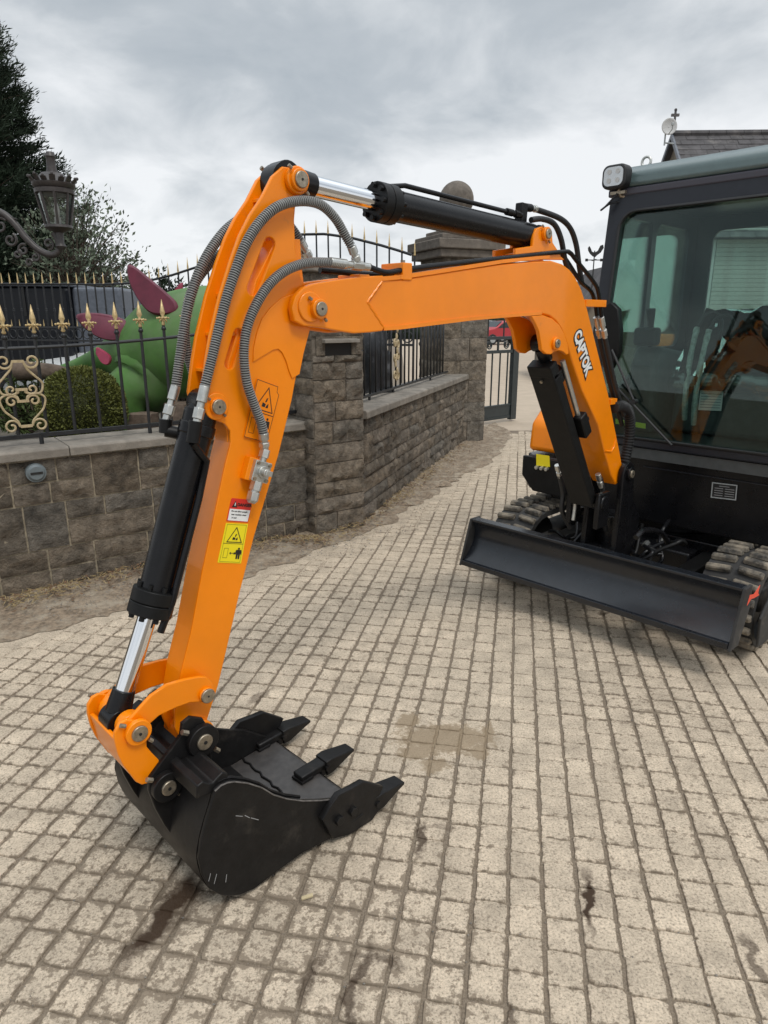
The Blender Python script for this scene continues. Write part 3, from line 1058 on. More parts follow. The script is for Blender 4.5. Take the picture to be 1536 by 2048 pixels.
m.lathe([(.17, 0), (.17, .03), (.11, .06), (.10, .10), (.13, .12)], (0, gw / 2, gh + .37), 24)
m.ball((0, gw / 2, gh + .37 + .12 + .19), .205, 28, 18)
m.build('ball_finial', M_BALL, gp, 60)

# ------------------------------------------------------------------ ironwork


def finial_mesh():
    m = MB()
    m.lathe([(.007, 0), (.016, .012), (.010, .024), (.010, .040), (.017, .046), (.017, .056), (.009, .062), (.021, .085), (.019, .094), (.0015, .172)], (0, 0, 0), 8)
    for k in range(4):
        a = k * math.pi / 2
        dx, dy = math.cos(a), math.sin(a)
        m.tube([(dx * .010, dy * .010, .050), (dx * .030, dy * .030, .054), (dx * .044, dy * .044, .050)], [.008, .008, .004], 6)
        m.ball((dx * .046, dy * .046, .051), .0075, 6, 4)
        m.tube([(dx * .012, dy * .012, .046), (dx * .026, dy * .026, .036), (dx * .028, dy * .028, .022)], [.006, .006, .003], 5)
    return m.mesh('finial')


fin_me = finial_mesh()
fin_me.materials.append(M_GOLD)
fin_me.shade_smooth()
fl = thing('iron_fence', 'black iron fence with gold spear finials and a cream scroll panel on the near wall', 'fence', (-2.137, 3.525, 0), LA)
FX = [(0.2323, 1.4795), (0.3806, 1.5), (0.5296, 1.5134), (0.6723, 1.53), (0.8207, 1.5446), (0.9621, 1.5711), (1.1031, 1.6014)]
fy = 0.12
xs = [p[0] for p in FX]
step = (xs[-1] - xs[0]) / (len(xs) - 1)
bars = [xs[0] - step * k for k in range(8, 0, -1)] + xs + [xs[-1] + step * k for k in range(1, 5)]
def rail_z(x):
    t = (x - xs[0]) / (xs[-1] - xs[0])
    return 1.352 + (0.014 * t + 0.028 * t * t if t > 0 else 0.0)
zb0 = 0.875
bar_me = MB().cyl((0, 0, 0.825 - 0.0), (0, 0, 0.86), .0085, 8)
for i, x in enumerate(bars):
    if x > L_LEN - .05 or x < -1.2:
        continue
    zt = rail_z(x) + 0.075
    m = MB().cyl((0, 0, zb0 - 0.012), (0, 0, zt), .0095, 8)
    m.lathe([(.010, 0), (.015, .006), (.015, .016), (.010, .022)], (0, 0, zt - .03), 8)
    o = m.build('bar', M_IRON, fl, 40)
    o.location = (x, fy, 0)
    o = bpy.data.objects.new('finial', fin_me)
    COL.objects.link(o)
    o.parent = fl
    o.location = (x, fy, zt - .004)
    o.scale = (.78, .78, .90)
xr = [-1.25 + 0.1 * k for k in range(34)]
xr = [x for x in xr if x < L_LEN - .02]
m = MB()
m.tube([(x, fy, rail_z(x)) for x in xr], .0095, 8)
m.build('top_rail', M_IRON, fl, 40)
m = MB().box(-1.25, L_LEN - .02, fy - .009, fy + .009, zb0 - .012, zb0 + .012)
m.build('bottom_rail', M_IRON, fl, None, .002)
for x in (-1.0, xs[1] - step * .25, xs[5]):
    MB().cyl((x, fy, .82), (x, fy, zb0), .012, 8).build('foot', M_IRON, fl, 40)


def scroll(cx_, cz_, r0, turns, a0, sgn, n=26):
    """spiral inwards from the angle a0"""
    pts = []
    for i in range(n + 1):
        t = i / n
        r = r0 * (1 - 0.78 * t)
        a = R(a0) + sgn * t * turns * 2 * math.pi
        pts.append((cx_ + r * math.cos(a), cz_ + r * math.sin(a)))
    return pts


# scroll panel: mirrored S and C scrolls about a bar
SCX = [(0.2731, 1.2661), (0.2436, 0.8885), (0.3603, 1.3295), (0.2778, 1.1323), (0.2437, 1.0043)]
px_ = SCX[0][0]
sm = MB()
for s in (-1, 1):
    def P_(dx, z):
        return (px_ + s * dx, fy - .028, z)
    top_s = scroll(.068, 1.285, .042, 1.35, 180, 1)
    bot_s = scroll(.072, .935, .040, 1.3, 180, -1)
    mid1 = scroll(.052, 1.135, .032, 1.2, 180, 1)
    mid2 = scroll(.056, 1.072, .034, 1.2, 180, -1)
    body1 = spl([top_s[0], (.040, 1.245), (.075, 1.205), (.108, 1.165), (.098, 1.118), (.060, 1.108), mid1[0][:1] + (1.118,), mid1[0]], 6)
    sm.tube([P_(*p) for p in reversed(top_s)] + [P_(*p) for p in body1[1:]] + [P_(*p) for p in mid1[1:]], .0062, 6)
    body2 = spl([mid2[0], (.028, 1.098), (.070, 1.112), (.112, 1.085), (.100, 1.030), (.070, .995), (.040, .965), bot_s[0]], 6)
    sm.tube([P_(*p) for p in reversed(mid2)] + [P_(*p) for p in body2[1:]] + [P_(*p) for p in bot_s[1:]], .0062, 6)
for z in (1.285, 1.135, 1.072, .935):
    sm.obox((px_, fy - .028, z), (.030, 0, 0), (0, .006, 0), (0, 0, .007))
sm.build('scroll_panel', M_CREAM, fl, 50)

# fence on the right-hand wall
fr = thing('iron_fence', 'plain black iron bars with a gilt scroll standing on the far wall', 'fence', (-.165, 5.035, 0), RA)
fy2 = 0.15
x = 0.05
barm = MB().cyl((0, 0, 0.90), (0, 0, 1.62), .0085, 8).mesh('bar')
barm.materials.append(M_IRON)
barm.shade_smooth()
while x < 3.3:
    o = bpy.data.objects.new('bar', barm)
    COL.objects.link(o)
    o.parent = fr
    o.location = (x, fy2, 0)
    x += 0.142
MB().box(0.02, 3.4, fy2 - .012, fy2 + .012, .895, .915).build('bottom_rail', M_IRON, fr, None, .002)
MB().box(0.02, 3.4, fy2 - .010, fy2 + .010, 1.60, 1.62).build('top_rail', M_IRON, fr, None, .002)
for x in (.6, 1.25, 2.6):
    MB().cyl((x, fy2, .85), (x, fy2, .90), .012, 8).build('foot', M_IRON, fr, 40)
sm = MB()
gx = 1.25
for s in (-1, 1):
    for (zc, up) in ((1.50, -1), (1.30, 1), (1.18, -1), (1.02, 1)):
        pts = scroll(.052, zc, .045, 1.2, 180, s * up if s > 0 else -s * -up)
        sm.tube([(gx + s * p[0] * .9, fy2 - .03, p[1]) for p in pts], .008, 6)
for k in range(10):
    sm.ball((gx + .03 * math.sin(k * 2.1), fy2 - .03, 1.0 + .06 * k), .022, 6, 5, sc=(1, .5, 1.4))
sm.build('scroll_panel', M_CREAM, fr, 50)

# tall rear fence with an arched middle
KA = R(-20.5)
fk = thing('iron_fence', 'tall black railings with pointed gilt tips sweeping up to an arch behind the garden', 'fence', (-5.65, 10.4, 0), KA)
KR = [(0.1265, 1.9992), (1.0571, 1.9835), (1.93, 1.9623), (2.513, 1.9715), (2.7579, 1.9983), (3.1183, 2.059), (3.5464, 2.1578), (4.7034, 2.4503), (4.9716, 2.4732), (5.2971, 2.4658), (5.6135, 2.4157), (5.9834, 2.322), (6.2249, 2.2502), (6.4036, 2.1918)]
def krail(x):
    if x <= KR[0][0]:
        return KR[0][1]
    for i in range(len(KR) - 1):
        if KR[i][0] <= x <= KR[i + 1][0]:
            t = (x - KR[i][0]) / (KR[i + 1][0] - KR[i][0])
            return KR[i][1] * (1 - t) + KR[i + 1][1] * t
    return max(KR[-1][1] - (x - KR[-1][0]) * .22, 2.0)
spike = MB()
spike.lathe([(.008, 0), (.014, .006), (.014, .014), (.010, .020), (.012, .03), (.001, .155)], (0, 0, 0), 8)
sp_me = spike.mesh('spike')
sp_me.materials.append(M_GOLD)
sp_me.shade_smooth()
x = -1.2
kx = []
while x < 6.42:
    zt = krail(x)
    kx.append(x)
    m = MB().cyl((0, 0, .1), (0, 0, zt), .0105, 8)
    m.lathe([(.010, 0), (.017, .008), (.012, .02), (.017, .032), (.010, .04)], (0, 0, 1.62), 8)
    o = m.build('bar', M_IRON, fk, 40)
    o.location = (x, 0, 0)
    o = bpy.data.objects.new('spike', sp_me)
    COL.objects.link(o)
    o.parent = fk
    o.location = (x, 0, zt)
    x += 0.152
m = MB()
xx = [-1.2 + .06 * k for k in range(127)]
m.tube([(x, 0, krail(x)) for x in xx], .015, 8)
m.build('top_rail', M_IRON, fk, 40)
for z in (1.40, 1.22, .30):
    MB().box(-1.2, 6.4, -.012, .012, z - .013, z + .013).build('rail', M_IRON, fk, None, .002)
ring = MB()
ring.tube([(.062 * math.cos(2 * math.pi * i / 18), 0, .062 * math.sin(2 * math.pi * i / 18)) for i in range(19)], .008, 6, caps=False)
rg_me = ring.mesh('ring')
rg_me.materials.append(M_IRON)
rg_me.shade_smooth()
sm_me = MB().lathe([(.006, 0), (.009, .01), (.001, .10)], (0, 0, 0), 6).mesh('dog_spike')
sm_me.materials.append(M_GOLD)
for i, x in enumerate(kx[:-1]):
    o = bpy.data.objects.new('ring', rg_me)
    COL.objects.link(o)
    o.parent = fk
    o.location = (x + .076, 0, 1.31)
    o = bpy.data.objects.new('dog_spike', sm_me)
    COL.objects.link(o)
    o.parent = fk
    o.location = (x + .076, 0, 1.412)

# gate leaf standing open
G0 = [(1.5736, 10.5187)]
gx0, gy0 = 1.33, 9.95
gt = thing('iron_gate', 'narrow dark green iron gate leaf with scroll circles and a solid kick panel standing open', 'gate', (gx0, gy0, 0), R(42))
gwid = 0.92
M_G = M_GREENIRON
MB().box(0, .055, -.03, .03, .03, 2.1).build('hinge_stile', M_G, gt, None, .003)
MB().box(gwid - .13, gwid, -.035, .035, .03, 2.0).build('lock_stile', M_G, gt, None, .003)
for (za, zb) in ((1.225, 1.27), (1.03, 1.075), (.06, .10), (1.95, 2.0)):
    MB().box(.055, gwid - .13, -.022, .022, za, zb).build('rail', M_G, gt, None, .002)
kp = MB().box(.055, gwid - .13, -.014, .014, .10, .25).build('kick_panel', M_G, gt, None, .002)
MB().box(.055, gwid - .13, -.022, .022, .25, .275).build('rail', M_G, gt, None, .002)
for k in range(4):
    x = .055 + (gwid - .185) * (k + .55) / 4.1
    MB().cyl((x, 0, .275), (x, 0, 1.03), .012, 8).build('bar', M_G, gt, 40)
    if k % 2 == 0:
        MB().cyl((x + .06, 0, 1.27), (x + .06, 0, 1.95), .011, 8).build('bar', M_G, gt, 40)
MB().box(.44, .465, -.012, .012, 1.075, 1.225).build('bar', M_G, gt, None)
for cxk in (.26, .65):
    pts = scroll(cxk, 1.15, .066, 1.9, 90, 1, 40)
    MB().tube([(p[0], 0, p[1]) for p in pts], .010, 6).build('scroll', M_G, gt, 50)
MB().box(.02, .09, -.05, -.03, .78, .93).build('latch', M_INK, gt, None, .003)

# ------------------------------------------------------------------ excavator
# local frame: x runs back from the bucket to the cab, negative y is the side towards the viewer
EX = thing('excavator', 'orange mini excavator with black bucket, dozer blade and dark glazed cab', 'excavator', (-.551, 1.657, 0), R(44))
AH = 0.040                                     # half width of the dipper arm
BH = 0.062                                     # half width of the boom


def epart(name, mb, mt, parent=None, smooth=35, bevel=0.0, seg=2):
    return mb.build(name, mt, EX if parent is None else parent, smooth, bevel, seg)


def pin(parent, x, z, y, sgn, r, head=0.7, out=.012, mt=None, grease=True):
    """welded collar with the pin's end and a keeper bolt; sgn = -1 on the viewer's side"""
    m = MB().cyl((x, y, z), (x, y + sgn * out, z), r, 24)
    c = m.build('pin_collar', mt or M_OR, parent, 40, .002)
    MB().cyl((x, y + sgn * (out - .002), z), (x, y + sgn * (out + .006), z), r * head, 20).build('pin', M_PIN, c, 40, .002)
    MB().cyl((x, y + sgn * (out + .005), z), (x, y + sgn * (out + .0075), z), r * .12, 8).build('grease_nipple', M_INK, c, None)
    if grease:
        MB().cyl((x - r * .9, y + sgn * out * .5, z + r * .9), (x - r * 1.25, y + sgn * out * .5, z + r * 1.12), r * .17, 6).build('keeper_bolt', M_PIN, c, 40)
        MB().cyl((x + r * .75, y + sgn * out * .5, z - r * .95), (x + r * 1.0, y + sgn * out * .5, z - r * 1.22), r * .17, 6).build('keeper_bolt', M_PIN, c, 40)
    return c


# ---- dipper arm
ARM = [(0.3742, 1.8717), (0.4117, 1.8733), (0.4368, 1.8626), (0.4442, 1.8447), (0.4353, 1.8246), (0.42, 1.8074), (0.4092, 1.78), (0.4047, 1.7497), (0.405, 1.6829), (0.414, 1.6263), (0.4316, 1.5648), (0.4496, 1.5), (0.4398, 1.467), (0.4153, 1.4117), (0.39, 1.339), (0.3759, 1.2884), (0.3251, 1.1446), (0.2322, 0.9281), (0.1759, 0.7773), (0.1239, 0.6244), (0.09, 0.5266), (0.0394, 0.4155), (0.0175, 0.3735), (-0.0124, 0.3783), (-0.0362, 0.4115), (-0.0469, 0.4547), (-0.0383, 0.5187), (-0.0162, 0.6059), (0.0235, 0.7151), (0.0683, 0.8713), (0.1127, 1.0092), (0.151, 1.1283), (0.175, 1.1948), (0.1756, 1.2246), (0.1623, 1.2441), (0.1427, 1.2537), (0.1205, 1.2609), (0.1091, 1.277), (0.1068, 1.2995), (0.1032, 1.3243), (0.1204, 1.402), (0.1359, 1.46), (0.171, 1.5587), (0.2076, 1.6411), (0.2371, 1.7004), (0.2689, 1.7487), (0.3067, 1.7937), (0.3409, 1.8456)]
SL1 = [(0.3248, 1.6859), (0.267, 1.5754)]
SL2 = [(0.2172, 1.466), (0.186, 1.3932)]
arm_holes = [slot(SL1[0], SL1[1], .0165), slot(SL2[0], SL2[1], .0135)]
arm = plate('arm', ARM, -AH, -AH + .013, M_OR, EX, arm_holes, .003)
plate('far_plate', ARM, AH - .013, AH, M_OR, arm, arm_holes, .003)
# closed lower box and the recessed web between the two plates
WEB = [(0.431, 1.7062), (0.4344, 1.6305), (0.4447, 1.553), (0.4529, 1.5), (0.4411, 1.4665), (0.418, 1.4103), (0.3923, 1.3364), (0.3744, 1.2852), (0.3229, 1.1393), (0.2271, 0.9201), (0.1714, 0.7667), (0.1202, 0.611), (0.0854, 0.5087), (0.0407, 0.42), (-0.0236, 0.4486), (-0.0281, 0.512), (-0.0111, 0.5881), (0.0194, 0.7027), (0.0651, 0.8614), (0.1103, 1.0014), (0.1493, 1.1224), (0.1737, 1.1899), (0.1745, 1.2202), (0.1614, 1.2633), (0.1701, 1.3011), (0.1921, 1.4013), (0.2344, 1.5), (0.2676, 1.5497), (0.2859, 1.5992), (0.3195, 1.6496), (0.3534, 1.7005)]
box = MB().prism(WEB, -AH + .0125, AH - .0125, 'y')
epart('box_section', box, M_OR, arm, 30, .002)
FRONT = [(0.0192, 0.6998), (0.0648, 0.8586), (0.1101, 0.9987), (0.1491, 1.1197), (0.1735, 1.1873)]
fc = [(0.0235, 0.7151), (0.0683, 0.8713), (0.1127, 1.0092), (0.151, 1.1283), (0.175, 1.1948), (0.1756, 1.2246)]
bx = [(-0.0162, 0.6059), (-0.0383, 0.5187)]
m = MB()
pts = [bx[1], bx[0]] + fc[:5]
for a, b in zip(pts, pts[1:]):
    m.add([(a[0] - .001, -AH + .002, a[1]), (b[0] - .001, -AH + .002, b[1]), (b[0] - .001, AH - .002, b[1]), (a[0] - .001, AH - .002, a[1])], [(0, 1, 2, 3)])
epart('front_plate', m, M_OR, arm, 30)
# cross ribs in the upper channel
for (u, p) in zip(range(5), [(0.1709, 1.4268), (0.1476, 1.3471), (0.2098, 1.5244), (0.2482, 1.6159), (0.3258, 1.7581)]):
    pass
RIBS = [(0.1318, 1.379), (0.1653, 1.4661), (0.2037, 1.5605), (0.2712, 1.6968), (0.3279, 1.7936)]
for (x, z) in RIBS:
    epart('rib', MB().box(x - .004, x + .05, -AH + .013, AH - .013, z - .004, z + .004), M_OR, arm, None, .001)
DB = [(0.4182, 1.5671), (0.4, 1.5691), (0.3523, 1.5555), (0.3147, 1.5299), (0.2868, 1.5012), (0.2711, 1.469), (0.2581, 1.4293), (0.2545, 1.3954), (0.2813, 1.4071), (0.3184, 1.4238), (0.3346, 1.4259), (0.347, 1.4165), (0.359, 1.3938), (0.3677, 1.367), (0.3768, 1.3465), (0.4027, 1.3572), (0.4187, 1.4116), (0.4398, 1.467), (0.4496, 1.5), (0.4328, 1.552)]
plate('reinforcement', DB, -AH - .0035, -AH, M_OR, arm, (), .0016)
# top boss and pins
APT = [(0.4104, 1.8428), (0.1397, 1.2905), (0.0124, 0.4043)]
(atx, atz), (acx, acz), (abx, abz) = APT
m = MB().cyl((atx, -AH - .0, atz), (atx, -AH - .016, atz), .034, 28)
tb = epart('boss', m, M_OR, arm, 40, .003)
pin(arm, atx, atz, -AH - .014, -1, .027, .75, .012)
pin(arm, atx, atz, AH, 1, .034, .7, .015)
m = MB().cyl((acx, -AH, acz), (acx, -AH - .005, acz), .034, 28)
epart('boss', m, M_OR, arm, 40, .002)
pin(arm, acx, acz, -AH - .003, -1, .021, .92, .010)
m = MB().cyl((atx - .01, -AH + .012, atz - .004), (atx - .01, AH - .012, atz - .004), .052, 20)
epart('rod_eye', m, M_BK, arm, 40)
m = MB().cyl((abx, -.056, abz), (abx, .056, abz), .048, 28)
epart('end_boss', m, M_OR, arm, 40, .003)

# ---- decals on the arm's near face
YD = -AH - .0012


def decal(name, pts, mt, y=YD, parent=arm, th=.0009):
    m = MB().prism(pts, y, y + th, 'y')
    return epart(name, m, mt, parent, None)


def outline_decal(name, pts, w, mt, y, parent):
    m = MB()
    n = len(pts)
    for i in range(n):
        a, b = Vector((pts[i][0], 0, pts[i][1])), Vector((pts[(i + 1) % n][0], 0, pts[(i + 1) % n][1]))
        d = (b - a).normalized()
        nn_ = Vector((-d.z, 0, d.x)) * (w / 2)
        a2, b2 = a - d * w / 2, b + d * w / 2
        vs = [a2 - nn_, b2 - nn_, b2 + nn_, a2 + nn_]
        m.add([(v.x, y, v.z) for v in vs], [(0, 1, 2, 3)])
    return epart(name, m, mt, parent, None)


def frame_of(q):
    """q = bottom-left, bottom-right, top-right, top-left on the face: bilinear map"""
    def f(u, v):
        a = (q[0][0] * (1 - u) + q[1][0] * u, q[0][1] * (1 - u) + q[1][1] * u)
        b = (q[3][0] * (1 - u) + q[2][0] * u, q[3][1] * (1 - u) + q[2][1] * u)
        return (a[0] * (1 - v) + b[0] * v, a[1] * (1 - v) + b[1] * v)
    return f


def man(f, u, v0, v1, parent, y, ink):
    h = v1 - v0
    hc = f(u, v0 + h * .90)
    wpt = f(u + .05, v0 + h * .90)
    r = math.hypot(wpt[0] - hc[0], wpt[1] - hc[1]) * .85
    m = MB()
    m.prism(arc(hc[0], hc[1], r, 0, 330, 11), y, y + .0004, 'y')
    for quad in (((-.085, .42), (.085, .42), (.10, .80), (-.10, .80)), ((-.08, 0), (-.015, 0), (-.005, .44), (-.085, .44)), ((.015, 0), (.08, 0), (.085, .44), (.005, .44)), ((-.15, .40), (-.10, .40), (-.08, .78), (-.115, .78)), ((.10, .40), (.15, .40), (.115, .78), (.08, .78))):
        m.prism([f(u + a * 1.0, v0 + h * b) for a, b in quad], y, y + .0004, 'y')
    epart('pictogram', m, ink, parent, None)


def triangle_sign(f, u0, u1, v0, v1, parent, y, ink, w=.0022):
    tri = [f(u0, v0), f(u1, v0), f((u0 + u1) / 2, v1)]
    outline_decal('warning_triangle', tri, w, ink, y, parent)
    uc = (u0 + u1) / 2
    du, dv = (u1 - u0), (v1 - v0)
    m = MB()
    for quad in (((-.16, .16), (.02, .16), (.04, .30), (-.14, .34)), ((.06, .14), (.20, .16), (.18, .34), (.10, .26)), ((-.02, .36), (.06, .40), (.10, .58), (.02, .54))):
        m.prism([f(uc + a * du, v0 + b * dv) for a, b in quad], y, y + .0004, 'y')
    epart('pictogram', m, ink, parent, None)


# red and white danger label
RQ = [(0.1478, 0.9887), (0.2133, 0.971), (0.2314, 1.0308), (0.1671, 1.048)]
RF = frame_of(RQ)
red = decal('danger_label', [RF(0, 0), RF(1, 0), RF(1, .93), RF(.93, 1), RF(.05, 1), RF(0, .95)], M_RED)
decal('white_field', [RF(.04, .04), RF(.96, .04), RF(.985, .54), RF(.03, .54)], M_WHITE, YD - .0006, red)
ux = (RQ[1][0] - RQ[0][0], 0, RQ[1][1] - RQ[0][1])
uy = (RQ[3][0] - RQ[0][0], 0, RQ[3][1] - RQ[0][1])
def put_text(txt, f, u, v, size, mt, parent, y, ux, uy, offset=0.0, name='lettering', shear=0.0):
    me = text_mesh(txt, size, offset, .0002, shear)
    c = f(u, v)
    place_flat(me, (c[0], y, c[1]), ux, uy)
    return obj_from_mesh(name, me, mt, parent, None)
put_text('DANGER', RF, .67, .74, .0112, M_INK, red, YD - .0008, ux, uy, .0004)
tri = [RF(.10, .62), RF(.34, .62), RF(.22, .90)]
decal('warning_triangle', tri, M_INK, YD - .0008, red, .0004)
decal('pictogram', [RF(.20, .68), RF(.24, .68), RF(.235, .82), RF(.205, .82)], M_WHITE, YD - .0012, red, .0003)
for k, tx in enumerate(('Do not allow people', 'near machine when', 'in use!')):
    put_text(tx, RF, .49 if k < 2 else .30, .45 - .14 * k, .0060, M_INK, red, YD - .0010, ux, uy, .0001)

# yellow label
YQ = [(0.1128, 0.8812), (0.1839, 0.8603), (0.2131, 0.9668), (0.1459, 0.9836)]
YF = frame_of(YQ)
yel = decal('warning_label', [YF(0, 0), YF(1, 0), YF(1, 1), YF(0, 1)], M_YEL)
outline_decal('border', [YF(.07, .03), YF(.93, .03), YF(.93, .97), YF(.07, .97)], .0007, M_INK, YD - .0006, yel)
outline_decal('border', [YF(.07, .49), YF(.93, .49), YF(.93, .495), YF(.07, .495)], .0006, M_INK, YD - .0006, yel)
triangle_sign(YF, .20, .84, .53, .90, yel, YD - .0007, M_INK)
outline_decal('border', [YF(.16, .13), YF(.33, .13), YF(.33, .37), YF(.16, .37)], .0008, M_INK, YD - .0006, yel)
m = MB()
m.prism([YF(.40, .25), YF(.47, .215), YF(.47, .285)], YD - .0008, YD - .0004, 'y')
m.prism([YF(.67, .25), YF(.60, .215), YF(.60, .285)], YD - .0008, YD - .0004, 'y')
m.prism([YF(.46, .243), YF(.61, .243), YF(.61, .257), YF(.46, .257)], YD - .0008, YD - .0004, 'y')
epart('arrow', m, M_INK, yel, None)
man(YF, .79, .11, .40, yel, YD - .0008, M_INK)

# orange label printed in outline higher up
OQ = [(0.2127, 1.2052), (0.2835, 1.1807), (0.3383, 1.325), (0.2634, 1.3531)]
OF = frame_of(OQ)
YO = -AH - .0045
m = MB().prism([OF(0, 0), OF(1, 0), OF(1, .88), OF(.90, 1), OF(0, 1)], YO, YO + .0006, 'y')
org = epart('stencil_label', m, M_OR, arm, None)
outline_decal('border', [OF(.02, .01), OF(.98, .01), OF(.98, .86), OF(.88, .90), OF(.86, .99), OF(.02, .99)], .0013, M_INK, YO - .0004, org)
outline_decal('border', [OF(.02, .47), OF(.98, .47), OF(.98, .475), OF(.02, .475)], .0011, M_INK, YO - .0004, org)
triangle_sign(OF, .16, .90, .52, .92, org, YO - .0005, M_INK, .0024)
outline_decal('border', [OF(.13, .10), OF(.34, .10), OF(.34, .36), OF(.13, .36)], .0011, M_INK, YO - .0004, org)
man(OF, .78, .11, .43, org, YO - .0006, M_INK)
m = MB().prism([OF(.42, .22), OF(.54, .17), OF(.54, .27)], YO - .0006, YO - .0003, 'y')
epart('arrow', m, M_INK, org, None)

# ---- hydraulic fittings and guarded hoses


def fitting(pts, r, parent, mt=None, name='hose_fitting'):
    """ferrule, nut and spigot along a polyline"""
    p = [Vector(q) for q in pts]
    m = MB()
    d = p[-1] - p[0]
    m.cyl(p[0], p[0] + d * .40, r, 14)
    m.cyl(p[0] + d * .40, p[0] + d * .58, r * .72, 12)
    m.cyl(p[0] + d * .55, p[0] + d * .82, r * 1.10, 6)
    m.cyl(p[0] + d * .82, p[1] if len(p) == 2 else p[-1], r * .8, 12)
    return m.build(name, mt or M_ZINC, parent, 40, .0012)


def coil_hose(name, path, r, parent, mts=None, pitch=.0060, k=10):
    """hose in a spring guard: every winding is its own ridge"""
    pts = [Vector(p) for p in spl(path, k)]
    L = [0]
    for a, b in zip(pts, pts[1:]):
        L.append(L[-1] + (b - a).length)
    total = L[-1]
    n = int(total / pitch)
    out, rs, mis = [], [], []
    j = 0
    def at(s):
        nonlocal j
        while j < len(L) - 2 and L[j + 1] < s:
            j += 1
        t = (s - L[j]) / max(L[j + 1] - L[j], 1e-9)
        return pts[j].lerp(pts[j + 1], min(max(t, 0), 1))
    for i in range(n):
        for (f, q, mi) in ((0.0, .85, 0), (.12, 1.0, 0), (.48, 1.0, 0), (.60, .85, 1)):
            out.append(at((i + f) * pitch))
            rs.append(r * q)
            mis.append(mi)
    m = MB().tube(out, rs, 12, mis=mis)
    return m.build(name, mts or [M_COIL, M_RUB], parent, 60)


def on(y, pts):
    return [(p[0], y, p[1]) for p in pts]


HB = EX
# near hose: from the cylinder's head up the arm and over to the boom
H1a = on(-.060, [(0.1017, 1.3452), (0.1259, 1.4109), (0.1488, 1.4766), (0.1747, 1.5468), (0.2043, 1.6112), (0.2399, 1.6785), (0.2837, 1.7322)])
H1b = on(-.066, [(0.3353, 1.7721), (0.4045, 1.7921), (0.4696, 1.7907), (0.52, 1.7626), (0.5545, 1.7229)])
H1c = on(-.072, [(0.5759, 1.6895)])
coil_hose('hose', H1a + H1b + H1c, .0130, HB)
F1 = [(0.1017, 1.3452), (0.0696, 1.2507)]
fitting([(F1[0][0], -.060, F1[0][1]), (F1[1][0], -.060, F1[1][1])], .0128, HB)
F1b = [(0.5723, 1.6944), (0.5957, 1.6503)]
fitting([(F1b[0][0], -.072, F1b[0][1]), (F1b[1][0], -.072, F1b[1][1])], .0128, HB)
# second near hose: shut-off valve to the boom pipe
H2 = on(-.070, [(0.2574, 1.2111), (0.2501, 1.2461), (0.2314, 1.2943), (0.214, 1.3512), (0.2106, 1.4131), (0.2202, 1.4712), (0.2471, 1.5264), (0.2922, 1.5824), (0.3465, 1.6206), (0.4115, 1.6421), (0.4789, 1.6481), (0.5495, 1.6467)])
coil_hose('hose', H2, .0130, HB)
F2 = [(0.2576, 1.2138), (0.2613, 1.168)]
fitting([(F2[0][0], -.070, F2[0][1]), (F2[1][0], -.066, F2[1][1])], .0135, HB)
F2b = [(0.4963, 1.6503), (0.6393, 1.6446)]
fitting([(F2b[0][0], -.070, F2b[0][1]), (F2b[1][0], -.070, F2b[1][1])], .0130, HB)
# two hoses on the far side
H3 = on(.058, [(0.0863, 1.3384), (0.108, 1.4269), (0.1267, 1.5), (0.1504, 1.5666), (0.1805, 1.6274), (0.2217, 1.6834), (0.2718, 1.7313), (0.3343, 1.7646), (0.4059, 1.7739), (0.4626, 1.7488), (0.5021, 1.7053)])
coil_hose('hose', H3, .0130, HB)
F3 = [(0.0863, 1.3384), (0.0511, 1.2527)]
fitting([(F3[0][0], .058, F3[0][1]), (F3[1][0], .058, F3[1][1])], .0128, HB)
F3b = [(0.4956, 1.7153), (0.5325, 1.662)]
fitting([(F3b[0][0], .058, F3b[0][1]), (F3b[1][0], .058, F3b[1][1])], .0128, HB)
H4 = on(.078, [(0.1476, 1.368), (0.1336, 1.4381), (0.14, 1.5123), (0.1653, 1.5797), (0.2063, 1.6297), (0.2619, 1.6693), (0.3432, 1.6969), (0.4246, 1.7065), (0.4923, 1.6955)])
coil_hose('hose', H4, .0130, HB)
F4b = [(0.4889, 1.6966), (0.5447, 1.6665)]
fitting([(F4b[0][0], .078, F4b[0][1]), (F4b[1][0], .078, F4b[1][1])], .0128, HB)

# shut-off valve on its bracket
VC = [(0.2423, 1.1126), (0.2849, 1.0992)]
vcx, vcz = VC[0]
dv = Vector((VC[1][0] - vcx, 0, VC[1][1] - vcz)).normalized()
du_ = [(0.2132, 1.0465), (0.2616, 1.1733)]
up = Vector((du_[1][0] - du_[0][0], 0, du_[1][1] - du_[0][1])).normalized()
rt = Vector((up.z, 0, -up.x))
c0 = Vector((vcx, -.066, vcz))
m = MB().obox(c0 + Vector((0, .014, 0)) - rt * .012, rt * .026, (0, .012, 0), up * .031)
epart('valve_bracket', m, M_OR, arm, None, .002)
m = MB().obox(c0, rt * .026, (0, .0115, 0), up * .028)
valve = epart('shutoff_valve', m, M_ZINC, arm, None, .002)
for a in (-1, 1):
    for b in (-1, 1):
        q = c0 + rt * .019 * a + up * .021 * b
        epart('valve_bolt', MB().cyl(q + Vector((0, -.011, 0)), q + Vector((0, -.0165, 0)), .0048, 8), M_PIN, valve, 40)
m = MB()
q = c0 + rt * .003
m.cyl(q + Vector((0, -.011, 0)), q + Vector((0, -.018, 0)), .0165, 20)
m.cyl(q + Vector((0, -.018, 0)), q + Vector((0, -.032, 0)), .0105, 16)
m.obox(q + Vector((0, -.030, 0)) + rt * .006, rt * .010, (0, .004, 0), up * .007)
epart('valve_spindle', m, M_ZINC, valve, 40, .001)
m = MB()
m.cyl(c0 + up * .027, c0 + up * .040, .010, 12)
m.cyl(c0 + up * .038, c0 + up * .060, .0145, 6)
